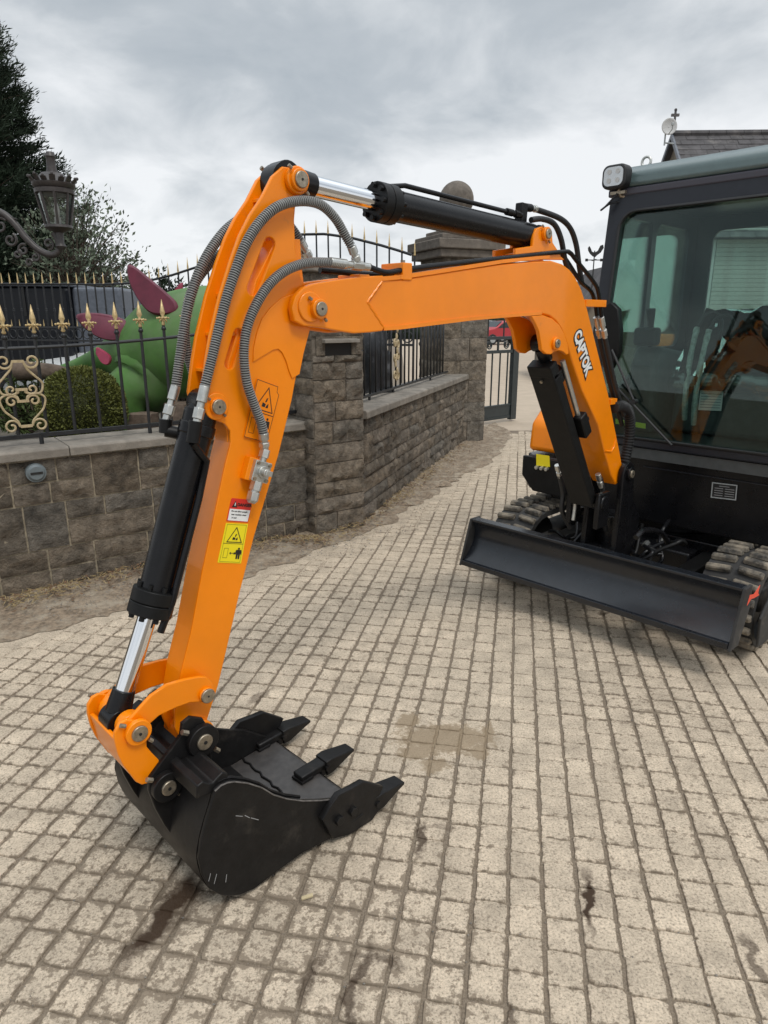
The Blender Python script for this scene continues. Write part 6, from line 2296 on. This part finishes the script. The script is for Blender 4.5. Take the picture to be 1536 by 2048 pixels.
# driftwood and roots under the statue
rng = random.Random(8)
lgt = [(-2.6355, 1.154), (-2.4956, 1.1471), (-2.3564, 1.1333), (-2.2638, 1.0846)]
m = MB().tube(spl([(x, 4.95 + .05 * i, z) for i, (x, z) in enumerate(lgt)], 6), [.075 - .002 * k for k in range(19)], 10)
lo = m.build('driftwood_log', M_LOG, None, 60)
tag(lo, 'weathered brown log lying behind the cream scrolls of the near fence', 'log')
rk_pts = [((285, 850), .22), ((330, 830), .28), ((372, 800), .25), ((400, 740), .20), ((395, 640), .15), ((420, 860), .22)]
rt_ = thing('tree_stump', 'grooved brown stump and roots under the belly of the green statue', 'stump', (-1.75, 5.0, .05))
for i, (px, r) in enumerate((((-.05, -.05), .20), ((.22, .02), .24), ((.48, .05), .22))):
    m = MB()
    prof = []
    n1, n2 = 16, 9
    vs, fs = [], []
    for j in range(n2):
        t = j / (n2 - 1)
        for k in range(n1):
            a = 2 * math.pi * k / n1
            rr = r * (1.05 - .55 * t) * (1 + .22 * math.sin(a * 5 + i) * .5 + .25 * fbm(math.cos(a), math.sin(a), t + i, 1.6))
            vs.append((px[0] + rr * math.cos(a) + .05 * t, px[1] + rr * math.sin(a), t * (.80 + .07 * i)))
    for j in range(n2 - 1):
        fs += [(j * n1 + k, j * n1 + (k + 1) % n1, (j + 1) * n1 + (k + 1) % n1, (j + 1) * n1 + k) for k in range(n1)]
    fs.append(tuple(range((n2 - 1) * n1, n2 * n1)))
    m.add(vs, fs)
    m.build('root', M_LOG, rt_, 60)
m = MB().tube(spl([(.62, .25, 0), (.58, .25, .4), (.66, .28, .9), (.60, .30, 1.45)], 6), [.17 - .003 * k for k in range(19)], 12)
m.build('trunk', M_LOG, rt_, 60)

# rocks and low spiky pine shrubs in the bed
def rock(c, r, mt, label, group):
    m = MB()
    m.ball((0, 0, 0), r, 12, 8, sc=(1.3, 1, .7))
    m.v = [tuple(Vector(v) * (1 + .35 * fbm(v[0] + c[0], v[1] + c[1], v[2], 6))) for v in m.v]
    o = m.build('garden_rock', mt, None, 30)
    o.location = c
    tag(o, label, 'rock', group)
    o['kind'] = 'thing'
rock((-2.42, 4.15, .42), .20, M_STONE, 'dark rough rock behind the lower scrolls of the near fence', None)
rock((-2.35, 4.75, .62), .22, M_STONE, 'dark rock just below the brown log behind the fence', None)
rock((-1.95, 5.1, .45), .20, M_STONE2, 'brown rock between the log and the round bush', None)


def spiky(c, h, nb, label):
    t = thing('pine_shrub', label, 'shrub', c)
    rng = random.Random(int(abs(c[0]) * 100))
    st = MB()
    m = MB()
    cs = []
    for b in range(nb):
        a = rng.uniform(0, 6.28)
        el = rng.uniform(.3, 1.3)
        d = Vector((math.cos(a) * math.cos(el), math.sin(a) * math.cos(el), math.sin(el)))
        L = h * rng.uniform(.6, 1.1)
        st.tube([(0, 0, 0), tuple(d * L * .5 + Vector((0, 0, .02))), tuple(d * L)], [.012, .008, .003], 5)
        for i in range(110):
            s = rng.uniform(.25, 1.0)
            r = Vector((rng.gauss(0, 1), rng.gauss(0, 1), rng.gauss(0, 1))).normalized()
            cs.append((tuple(d * L * s), d * .7 + r))
    leaves(m, cs, rng, .016, 3.4)
    st.build('branches', M_BARK, t, 60)
    m.build('foliage', M_LEAFP, t, None)


spiky((-2.55, 5.0, .68), .52, 26, 'spiky yellow green pine shrub at the left edge behind the gold finials')
spiky((-2.15, 5.25, .72), .34, 20, 'small pine shrub beside the log, left of the statue tail')
spiky((-1.15, 4.72, .08), .30, 16, 'low green shrub at the foot of the statue, right of the round bush')

# ------------------------------------------------------------------ bracket lantern
LY = 4.6
q = [(-2.0399, 2.2222), (-2.0613, 2.0579), (-2.1537, 2.2507), (-1.9124, 2.2507), (-2.1416, 2.0666), (-1.9747, 2.0492), (-2.0271, 2.4138), (-2.3905, 2.1592)]
lx = (q[2][0] + q[3][0]) / 2 - .005
sc_l = (q[3][0] - q[2][0]) / 2
zt_, zb_ = q[2][1], q[4][1]
lt = thing('wall_lantern', 'ornate dark iron lantern with a crown top on a scrolled bracket arm', 'lantern', (lx, LY, 0))
m = MB()
R0, R1 = sc_l * .88, sc_l * .58
for k in range(8):
    a = 2 * math.pi * (k + .5) / 8
    ca, sa = math.cos(a), math.sin(a)
    m = MB().tube([(R1 * ca, R1 * sa, zb_), (R0 * ca, R0 * sa, zt_)], .0085, 6)
    m.build('glazing_bar', M_BRONZE, lt, 40)
    a2 = 2 * math.pi * (k + 1.5) / 8
    m = MB()
    m.add([(R1 * ca * .98, R1 * sa * .98, zb_), (R1 * math.cos(a2) * .98, R1 * math.sin(a2) * .98, zb_), (R0 * math.cos(a2) * .98, R0 * math.sin(a2) * .98, zt_), (R0 * ca * .98, R0 * sa * .98, zt_)], [(0, 1, 2, 3)])
    m.build('pane', M_LGLASS, lt, None)
m = MB()
m.lathe([(R0 * .95, zt_ - .005), (R0 * 1.08, zt_), (R0 * 1.10, zt_ + .022), (R0 * 1.02, zt_ + .028), (R0 * 1.14, zt_ + .038), (R0 * 1.18, zt_ + .058), (R0 * 1.08, zt_ + .064), (R0 * .85, zt_ + .085), (R0 * .60, zt_ + .115), (R0 * .30, zt_ + .122), (R0 * .26, zt_ + .15), (R0 * .24, zt_ + .20), (R0 * .30, zt_ + .21), (R0 * .20, zt_ + .235)], (0, 0, 0), 24)
hood = m.build('hood', M_BRONZE, lt, 40)
for k in range(16):
    a = 2 * math.pi * k / 16
    rr = R0 * 1.16
    m = MB()
    h = .034 if k % 2 else .024
    d = Vector((math.cos(a), math.sin(a), 0))
    s = Vector((-d.y, d.x, 0))
    c = d * rr + Vector((0, 0, zt_ + .058 + h * .4))
    m.obox(c, d * .004, s * .017, (d.x * .012, d.y * .012, h * .5))
    m.ball(tuple(d * (rr + .014) + Vector((0, 0, zt_ + .060 + h))), .010, 6, 5)
    m.build('crown_leaf', M_BRONZE, hood, 40)
m = MB()
m.lathe([(R1 * 1.15, zb_ + .004), (R1 * 1.2, zb_ - .012), (R1 * .9, zb_ - .024), (R1 * .35, zb_ - .04), (R1 * .30, zb_ - .10), (R1 * .5, zb_ - .12), (R1 * .30, zb_ - .14)], (0, 0, 0), 20)
m.build('lantern_base', M_BRONZE, lt, 40)
m = MB().lathe([(.018, zb_ + .0), (.020, zb_ + .05), (.012, zb_ + .055), (.018, zb_ + .09), (.010, zb_ + .13)], (0, 0, 0), 12)
m.build('bulb', M_WHITE, lt, 50)
AP = [(-2.8443, 2.2308), (-2.5688, 2.2108), (-2.3922, 2.1477), (-2.3143, 2.0841), (-2.2517, 1.9965), (-2.1796, 1.9257), (-2.1014, 1.8961), (-2.0533, 1.9257), (-2.052, 1.9847), (-2.0718, 2.0258)]
m = MB().tube(spl([(x - lx, 0, z) for x, z in AP], 6), .021, 10)
m.build('bracket_arm', M_BRONZE, lt, 60)
m = MB()
for (u, v, r0, tn, a0, sg) in ((98, 488, .035, 1.3, 270, 1), (72, 512, .03, 1.2, 90, -1), (48, 496, .036, 1.2, 60, 1), (22, 470, .042, 1.3, 60, -1), (4, 452, .05, 1.3, 40, 1), (62, 524, .024, 1.1, 20, 1), (36, 512, .028, 1.1, 60, -1), (-25, 430, .06, 1.4, 30, 1)):
    import mathutils
for (c, r0, tn, a0, sg) in zip([(-2.1117, 1.9612), (-2.2043, 1.8842), (-2.2744, 1.9257), (-2.3478, 1.9847), (-2.3983, 2.0666), (-2.2474, 1.8483), (-2.3157, 1.902), (-2.493, 2.1015)], (.035, .030, .036, .042, .050, .024, .028, .06), (1.3, 1.2, 1.2, 1.3, 1.3, 1.1, 1.1, 1.4), (270, 90, 60, 60, 40, 20, 60, 30), (1, -1, 1, -1, 1, 1, -1, 1)):
    pts = scroll(c[0] - lx, c[1], r0, tn, a0, sg, 20)
    m = MB().tube([(p[0], -.006, p[1]) for p in pts], .0085, 6)
    m.build('scroll', M_BRONZE, lt, 50)
AC2 = [(-2.3753, 2.1362), (-2.286, 2.1073), (-2.3305, 2.1015)]
m = MB().prism([(p[0] - lx, p[1]) for p in AC2], -.01, .01, 'y')
m.build('leaf', M_BRONZE, lt, 30)
m = MB().cyl((AP[0][0] - lx, 0, 0), (AP[0][0] - lx, 0, 2.75), .05, 16)
m.lathe([(.12, 0), (.11, .25), (.07, .32)], (AP[0][0] - lx, 0, 0), 16)
m.build('post', M_BRONZE, lt, 50)

# ------------------------------------------------------------------ trees


def conifer(base, h, r0, n_br, seed, label, lsz=.085):
    t = thing('conifer_tree', label, 'tree', (base[0], base[1], 0))
    rng = random.Random(seed)
    tr = MB().tube([(0, 0, 0), (.05, 0, h * .5), (0, 0, h * .98)], [.20, .12, .02], 8)
    tr.build('trunk', M_BARK, t, 60)
    m = MB()
    br = MB()
    cs = []
    for i in range(n_br):
        f = (i + .5) / n_br
        z = h * (.03 + .96 * f)
        a = i * 2.399 + rng.uniform(-.4, .4)
        L = r0 * (1 - f) ** .72 * rng.uniform(.70, 1.18) + .12
        rise = rng.uniform(.12, .42)
        d = Vector((math.cos(a), math.sin(a), rise)).normalized()
        p0 = Vector((0, 0, z - L * .25))
        tip = p0 + d * L
        br.tube([tuple(p0), tuple(p0 + d * L * .6), tuple(tip)], [.03, .018, .004], 4)
        ns = int(24 + L * 46)
        for k in range(ns):
            s = rng.uniform(.22, 1.0) ** .75
            side = rng.choice((-1, 1))
            sp = Vector((-d.y, d.x, 0)).normalized() * side
            sub = p0 + d * L * s + sp * rng.uniform(0, .26) * L * (1.15 - s) + Vector((0, 0, rng.gauss(0, .035)))
            sd_ = (d * .8 + sp * .5 + Vector((0, 0, rng.uniform(-.1, .5)))).normalized()
            for q in range(7):
                cs.append((tuple(sub + sd_ * .05 * q * rng.uniform(.5, 1.2) + Vector((rng.gauss(0, .035), rng.gauss(0, .035), rng.gauss(0, .03)))), sd_ + Vector((0, 0, .25))))
    leaves(m, cs, rng, lsz * .24, 5.6)
    br.build('branches', M_BARK, t, 60)
    m.build('crown', M_LEAFD, t, None)


conifer((-8.75, 15.2), 8.3, 3.3, 440, 4, 'tall dark conifer at the left edge, highest behind the lantern')
conifer((-8.0, 13.9), 4.3, 2.1, 200, 9, 'shorter dark conifer behind the lantern bracket, lower than its neighbour')


def leafy(base, h, r, seed, label, n, lsz, mt=None, zlow=.25, trunk=.10, squash=1.0):
    t = thing('leafy_tree', label, 'tree', (base[0], base[1], 0))
    rng = random.Random(seed)
    br = MB()
    br.tube([(0, 0, 0), (.03, .02, h * .25), (-.02, 0, h * .5)], [trunk, trunk * .8, trunk * .5], 7)
    cs = []
    for i in range(n):
        a = rng.uniform(0, 6.283)
        e = rng.uniform(-.25, 1.35)
        L = rng.uniform(.55, 1.05) ** .6
        org = Vector((rng.gauss(0, .08), rng.gauss(0, .08), h * rng.uniform(zlow, .55)))
        tip = Vector((math.cos(a) * math.cos(e) * r * L, math.sin(a) * math.cos(e) * r * L * squash, h * .48 + math.sin(e) * h * .52 * L))
        mid = org.lerp(tip, .5) + Vector((rng.gauss(0, .08), rng.gauss(0, .08), .10))
        br.tube([tuple(org), tuple(mid), tuple(tip)], [.022, .012, .003], 4)
        d = (tip - mid).normalized()
        for k in range(34):
            s = rng.uniform(.15, 1.05)
            c = mid.lerp(tip, s) if s > .0 else mid
            cs.append((tuple(c + Vector((rng.gauss(0, .075), rng.gauss(0, .075), rng.gauss(0, .075)))), d * .8 + Vector((rng.gauss(0, .6), rng.gauss(0, .6), rng.gauss(0, .6)))))
    m = MB()
    leaves(m, cs, rng, lsz, 2.3)
    br.build('branches', M_BARK, t, 60)
    m.build('crown', mt or M_LEAFT, t, None)


leafy((-6.0, 14.0), 4.0, 1.5, 12, 'grey green small leaved tree to the right of the lantern', 150, .040, squash=.8)
leafy((-7.0, 14.2), 3.0, 1.3, 14, 'low grey green tree under the lantern bracket', 110, .042, squash=.8)
leafy((-4.6, 15.5), 2.45, .8, 16, 'small far bush showing through the arch of the rear fence', 45, .05, M_LEAFD)
leafy((-3.2, 19.0), 2.9, .8, 17, 'far bush just left of the arm behind the rear fence', 40, .06, M_LEAFD)
leafy((-1.55, 16.5), 2.75, .55, 18, 'far bush top between the hoses and the rear fence', 30, .05, M_LEAFD)

# distant line of hedge and trees all round the yard
rng = random.Random(31)
m = MB()
cs = []
core = MB()
for i in range(150):
    x = -46 + i * .62
    y = 62 + 5 * math.sin(i * .21)
    hh = 3.0 + 1.3 * noise.noise(Vector((i * .16, 0, 3)))
    core.ball((x, y, hh * .35), hh * .62, 7, 5, sc=(1, .7, 1))
    for k in range(42):
        v = Vector((rng.gauss(0, 1), rng.gauss(0, 1), rng.gauss(0, 1))).normalized()
        cs.append(((x + v.x * hh * .66, y + v.y * hh * .5, hh * .36 + v.z * hh * .64), v))
leaves(m, cs, rng, .26, 1.5)
for f, mi in zip(core.f, core.mi):
    pass
m.add(core.v, core.f)
tl = m.build('treeline', M_LEAFD, None, None)
tl['kind'] = 'stuff'

# ------------------------------------------------------------------ vehicles beyond the rear fence
tv = thing('trailer', 'long black box trailer with a grey end panel parked behind the railings', 'trailer', (-6.30, 11.05, 0), R(3))
m = MB().box(-3.2, 1.35, 0, 1.7, .55, 2.0)
m.build('body', M_VAN, tv, None, .06, 3)
m = MB().box(1.35, 2.12, .25, 1.6, .95, 2.0)
m.build('end_panel', M_VANG, tv, None, .05, 3)
MB().box(-3.25, 1.4, -.05, 1.75, 2.0, 2.05).build('roof', M_VANG, tv, None, .04, 3)
MB().box(-3.2, .10, -.03, 0, 1.47, 1.53).build('trim_rail', M_GREY, tv, None, .008)
MB().box(-3.0, -.1, -.02, 0, .75, 1.35).build('side_panel', M_CARG, tv, None, .02)
for k in range(7):
    MB().box(-2.9 + k * .6, -2.86 + k * .6, -.025, 0, 1.56, 2.0).build('panel_joint', M_INK, tv, None)
for x in (-2.0, -1.1, .4):
    m = MB().cyl((x, -.02, .38), (x, .22, .38), .38, 24)
    w = m.build('wheel', M_RUB, tv, 40, .02)
    MB().cyl((x, -.035, .38), (x, 0, .38), .2, 16).build('hub', M_GREY, w, 40)


def car(name, label, cat, loc, rz, body, glass, sc=1.0):
    t = thing(name, label, cat, loc, R(rz))
    side = [(-2.0, .35), (-2.05, .75), (-1.75, .90), (-1.05, 1.02), (-.55, 1.42), (.75, 1.47), (1.45, 1.10), (1.95, 1.0), (2.02, .6), (1.98, .35)]
    m = MB().prism([(x * sc, z * sc) for x, z in chaikin(side, 1)], -.85, .85, 'y')
    m.build('body', body, t, 40, .06, 3)
    gls = [(-.92, 1.02), (-.48, 1.36), (.70, 1.40), (1.25, 1.08)]
    for s in (-1, 1):
        m = MB().prism(gls, s * .855 - .01, s * .855 + .01, 'y')
        m.build('side_glass', glass, t, None)
    m = MB().obox((-.82, 0, 1.22), (.24, 0, .20), (0, .72, 0), (-.012, 0, .014))
    m.build('windscreen', glass, t, None)
    m = MB().obox((1.12, 0, 1.28), (.30, 0, -.16), (0, .72, 0), (.008, 0, .016))
    m.build('rear_glass', glass, t, None)
    for x in (-1.3, 1.3):
        for s in (-1, 1):
            w = MB().cyl((x, s * .70, .33), (x, s * .88, .33), .33, 20).build('wheel', M_RUB, t, 40, .02)
            MB().cyl((x, s * .885, .33), (x, s * .90, .33), .2, 14).build('rim', M_GREY, w, 40)
    for s in (-1, 1):
        MB().box(-2.06, -1.98, s * .62 - .14, s * .62 + .14, .68, .80).build('headlight', M_LED, t, None, .02)
        MB().box(1.96, 2.04, s * .66 - .10, s * .66 + .10, .80, .95).build('tail_light', M_REDB, t, None, .02)
    return t


car('parked_car', 'white car seen between the railings right of the black trailer', 'car', (-4.0, 12.3, 0), 62, M_CARW, M_CARG)

# wet dark boulder and bark lying behind the far wall's fence
m = MB()
m.ball((0, 0, 0), .5, 18, 12, sc=(.30, .30, 1.3))
m.v = [tuple(Vector(v) * (1 + .4 * fbm(v[0], v[1], v[2], 4))) for v in m.v]
o = m.build('standing_stone', mat('dark_shiny_stone', (.02, .021, .024), .35, var=.6, vscale=7, bump=.6, bscale=9, dirt=(.16, .165, .18), dscale=7, dlo=.58, dhi=.72), None, 50)
o.location = (-.08, 6.35, .85)
tag(o, 'glossy dark grey standing stone behind the bars beside the letterbox pillar', 'stone')
o['kind'] = 'thing'

car('parked_car', 'small red car parked far off beyond the open gate', 'car', (7.55, 45, 0), 25, M_REDB, M_CARG)
car('parked_car', 'silver car parked far off behind the red car beyond the gate', 'car', (6.9, 50, 0), 5, M_DISH, M_CARG)

# ------------------------------------------------------------------ houses on the right
hs = thing('stone_house', 'stone house with a slate roof and roller shutter behind the cab', 'house', (7.72, 20.0, 0), R(-2))
HE, HR, HD = 3.6, 6.2, 2.55
HLN = 16.0
m = MB().prism([(-HD, 0), (HD, 0), (HD, HE), (0, HR - .12), (-HD, HE)], 0.02, HLN, 'x')
m.build('wall', M_HOUSE, hs, None)
rf = MB()
rf.prism([(-HD - .25, HE - .28), (0, HR - .06), (0, HR), (-HD - .25, HE - .18)], -.12, HLN, 'x')
rf.prism([(HD + .25, HE - .28), (HD + .25, HE - .18), (0, HR), (0, HR - .06)], -.12, HLN, 'x')
roof_h = rf.build('roof', M_SLATE, hs, None)
sl = Vector((0, -(HD + .25), -(HR - HE + .18)))
SL = sl.length
sl.normalize()
nrm_ = Vector((0, -(HR - HE + .18), HD + .25)).normalized()
nrm_ = Vector((0, sl.z, -sl.y))
if nrm_.z < 0:
    nrm_ = -nrm_
rng = random.Random(77)
st = MB()
row = 0
d = .0
while d < SL - .05:
    x = -.12 - (0.15 if row % 2 else 0)
    while x < 9.0:
        w = .30 * rng.uniform(.9, 1.1)
        c = Vector((0, 0, HR)) + sl * d
        li = rng.uniform(.014, .030)
        a0, a1 = c + nrm_ * .006, c + sl * .25 + nrm_ * li
        xa, xb = max(x + .004, -.12), x + w - .004
        vs = [(xa, a0.y, a0.z), (xb, a0.y, a0.z), (xb, a1.y, a1.z), (xa, a1.y, a1.z), (xa, a1.y, a1.z - .02), (xb, a1.y, a1.z - .02)]
        st.add(vs, [(3, 2, 1, 0), (4, 5, 2, 3)])
        x += w
    d += .21
    row += 1
slo = st.build('slates', M_SLATE, roof_h, None)
slo['kind'] = 'stuff'
k = 0
x = -.1
while x < 9:
    MB().tube([(x, 0, HR + .02), (x + .44, 0, HR + .02)], .085, 8).build('ridge_tile', M_SLATE, roof_h, 40)
    x += .45
for s in (-1, 1):
    MB().prism([(s * (HD + .28), HE - .30), (0, HR - .10), (0, HR + .03), (s * (HD + .28), HE - .16)], -.16, -.11, 'x').build('bargeboard', M_VANG, hs, None)
m = MB().cyl((-.1, 0, HR), (-.1, 0, HR + .42), .05, 8, .028)
m.box(-.12, -.08, -.03, .03, HR + .35, HR + .56)
m.obox((-.1, 0, HR + .46), (.10, 0, 0), (0, .03, 0), (0, 0, .03))
m.ball((-.1, 0, HR + .58), .04, 8, 6)
m.build('roof_finial', M_SLATE, hs, 40)
z = .05
while z < 3.35:
    MB().box(.30, 5.2, -HD - .05, -HD - .02, z, z + .098).build('shutter_slat', M_SHUT, hs, None, .008, 1)
    z += .1005
MB().box(.2, 5.3, -HD - .16, -HD - .005, 3.36, 3.58).build('shutter_box', M_SHUT, hs, None, .02)
for s in (.18, 5.22):
    MB().box(s, s + .1, -HD - .08, -HD - .005, 0, 3.36).build('shutter_guide', M_GREY, hs, None, .01)

dq = [(7.3236, 6.2826), (7.3512, 5.9229), (7.5337, 5.9112)]
ds = thing('satellite_dish', 'pale round satellite dish on the gable end of the slate roofed house', 'satellite dish', (dq[0][0], 19.6, dq[0][1]))
m = MB()
vs, fs = [], []
NRr, NSs = 6, 24
for i in range(NRr + 1):
    r = .20 * i / NRr
    for k in range(NSs):
        a = 2 * math.pi * k / NSs
        vs.append((r * math.cos(a), -.06 * (1 - 0) + .05 * (1 - (r / .20) ** 2), r * math.sin(a)))
for i in range(NRr):
    fs += [(i * NSs + k, i * NSs + (k + 1) % NSs, (i + 1) * NSs + (k + 1) % NSs, (i + 1) * NSs + k) for k in range(NSs)]
m.add(vs, fs)
dsh = m.build('dish', M_DISH, ds, 60)
so = dsh.modifiers.new('thickness', 'SOLIDIFY')
so.thickness = .012
MB().tube([(0, -.05, -.18), (.02, -.22, -.10), (.0, -.26, .0)], .012, 6).build('feed_arm', M_GREY, ds, 50)
MB().box(-.03, .03, -.30, -.24, -.03, .04).build('receiver', M_GREY, ds, None, .01)
MB().tube([(0, .0, -.02), (-.05, .03, -.14), (-.05, .03, -.42)], .022, 8).build('mast', M_GREY, ds, 50)
MB().tube([(-.05, .03, -.36), (.22, .12, -.36)], .02, 8).build('wall_arm', M_GREY, ds, 50)

ob = thing('outbuilding', 'low stone outbuilding with a dark pitched roof behind the boom hoses', 'house', (5.70, 17.0, 0), 0)
m = MB().prism([(-1.35, 0), (1.35, 0), (1.35, 1.10), (0, 2.68), (-1.35, 1.10)], 0, 3.2, 'y')
m.build('wall', M_HOUSE, ob, None)
for s in (-1, 1):
    m = MB().prism([(s * 1.5, .98), (0, 2.73), (0, 2.83), (s * 1.5, 1.08)], -.12, 3.3, 'y')
    m.build('roof', M_SLATE, ob, None)
wq = [(4.8059, 2.6814), (4.7737, 3.0684)]
wv = thing('weathervane', 'black rooster weathervane with compass arms beside the cab post', 'weathervane', (wq[0][0], 16.6, 0))
zb_w = wq[0][1]
MB().cyl((0, 0, 2.2), (0, 0, zb_w + .34), .013, 6).build('rod', M_INK, wv, 40)
m = MB()
m.obox((0, 0, zb_w + .14), (.16, 0, 0), (0, .010, 0), (0, 0, .010))
m.obox((0, 0, zb_w + .14), (.0, .16, 0), (.010, 0, 0), (0, 0, .010))
m.build('compass_arms', M_INK, wv, None)
for x in (-.17, .17):
    MB().box(x - .03, x + .03, -.008, .008, zb_w + .11, zb_w + .17).build('compass_letter', M_INK, wv, None)
ck = [(-.15, .34), (-.16, .40), (-.13, .44), (-.10, .40), (-.06, .32), (0, .30), (.07, .34), (.12, .45), (.18, .47), (.20, .40), (.14, .30), (.06, .24), (.02, .20), (-.04, .22), (-.10, .27)]
m = MB().prism([(x, zb_w + z) for x, z in ck], -.006, .006, 'y')
m.build('rooster', M_INK, wv, None)

# large shed that shows through the cab's side windows
sh = thing('shed', 'pale ribbed metal shed seen through the side windows of the cab', 'shed', (9.2, 25.0, 0), R(-4))
MB().box(0, 4.5, 0, 6, 0, 5.2).build('wall', M_SHUT, sh, None)
for kx_ in range(22):
    MB().box(.05 + kx_ * .2, .13 + kx_ * .2, -.05, -.002, .02, 5.15).build('rib', M_SHUT, sh, None, .01, 1)
MB().box(-.1, 4.6, -.15, 6.1, 5.2, 5.35).build('roof', M_VANG, sh, None)

# ------------------------------------------------------------------ litter on the ground
rng = random.Random(55)
WB = [(-2.0812, 3.4216), (-1.8527, 3.6332), (-1.5826, 3.9115), (-1.2072, 4.2308), (-0.7283, 4.5444), (-0.4482, 4.5444), (-0.127, 5.0349), (0.1417, 5.8565), (0.47, 6.824), (0.9288, 8.2448)]
sw = MB()
for i in range(2600):
    f = rng.random() * (len(WB) - 1)
    k = int(f)
    f -= k
    x = WB[k][0] * (1 - f) + WB[k + 1][0] * f
    y = WB[k][1] * (1 - f) + WB[k + 1][1] * f
    dens = .5 + .9 * noise.noise(Vector((x * 2.2, y * 2.2, 4)))
    if rng.random() > dens:
        continue
    off = abs(rng.gauss(0, .07))
    x += off * .75 + rng.gauss(0, .02)
    y -= off * .75
    a = rng.uniform(0, 6.28)
    L = rng.uniform(.012, .045)
    z = .046 - off * .10 + rng.uniform(0, .014)
    dx, dy = math.cos(a) * L, math.sin(a) * L
    sw.obox((x, y, z), (dx * .5, dy * .5, rng.uniform(-.006, .008)), (-dy / L * .0012, dx / L * .0012, 0), (0, 0, .0009))
so_ = sw.build('straw', M_STRAW, None, None)
so_['kind'] = 'stuff'
pb = MB()
for i in range(2600):
    if rng.random() < .62:
        f = rng.random() * (len(WB) - 1)
        k = int(f)
        f -= k
        x = WB[k][0] * (1 - f) + WB[k + 1][0] * f + rng.uniform(0, .42)
        y = WB[k][1] * (1 - f) + WB[k + 1][1] * f - rng.uniform(0, .36)
        z = .026
    else:
        y = 1.05 + 3.2 * rng.random() ** 1.6
        x = rng.uniform(-.62, .62) * (y + .5)
        if y > 2.8 and x < edge_x(y):
            continue
        z = .002
    r = rng.uniform(.0015, .0042) * (1.7 if z > .01 and rng.random() < .3 else 1)
    v0 = len(pb.v)
    pts = [Vector((rng.gauss(0, 1), rng.gauss(0, 1), rng.gauss(0, 1))).normalized() * r for _ in range(6)]
    vs = [(x + r, y, z), (x, y + r * .8, z), (x - r, y, z), (x, y - r * .8, z), (x + rng.uniform(-r, r) * .3, y, z + r * .9), (x, y, z - r)]
    pb.add(vs, [(0, 1, 4), (1, 2, 4), (2, 3, 4), (3, 0, 4)])
pbo = pb.build('gravel', M_PEB, None, None)
pbo['kind'] = 'stuff'
lf = MB()
for i in range(1400):
    f = rng.random() * (len(WB) - 1)
    k = int(f)
    f -= k
    x = WB[k][0] * (1 - f) + WB[k + 1][0] * f
    y = WB[k][1] * (1 - f) + WB[k + 1][1] * f
    if rng.random() > .45 + .9 * noise.noise(Vector((x * 1.7, y * 1.7, 9))):
        continue
    off = abs(rng.gauss(0, .09))
    x += off * .7
    y -= off * .7
    s_ = rng.uniform(.006, .017)
    a = rng.uniform(0, 6.28)
    u_ = Vector((math.cos(a), math.sin(a), rng.uniform(-.3, .3))) * s_
    w_ = Vector((-math.sin(a), math.cos(a), rng.uniform(-.4, .4))) * s_ * .55
    c_ = Vector((x, y, .050 - off * .12 + rng.uniform(0, .012)))
    lf.add([tuple(c_ - u_), tuple(c_ + w_), tuple(c_ + u_ + Vector((0, 0, .004))), tuple(c_ - w_)], [(0, 1, 2, 3)])
lfo = lf.build('leaf_litter', mat('dead_leaf', (.13, .075, .04), .9, var=.6, vscale=30), None, None)
lfo['kind'] = 'stuff'
ch_ = [(-0.2213, 1.48), (-0.1912, 1.4882)]
m = MB().obox(((ch_[0][0] + ch_[1][0]) / 2, (ch_[0][1] + ch_[1][1]) / 2, .010), ((ch_[1][0] - ch_[0][0]) / 2, (ch_[1][1] - ch_[0][1]) / 2, .002), (.001, -.0045, 0), (0, 0, .003))
o = m.build('wood_chip', mat('pale_wood', (.55, .46, .28), .8, var=.2), None, None, .001)
tag(o, 'small pale wood chip on the paving in front of the bucket', 'wood chip')
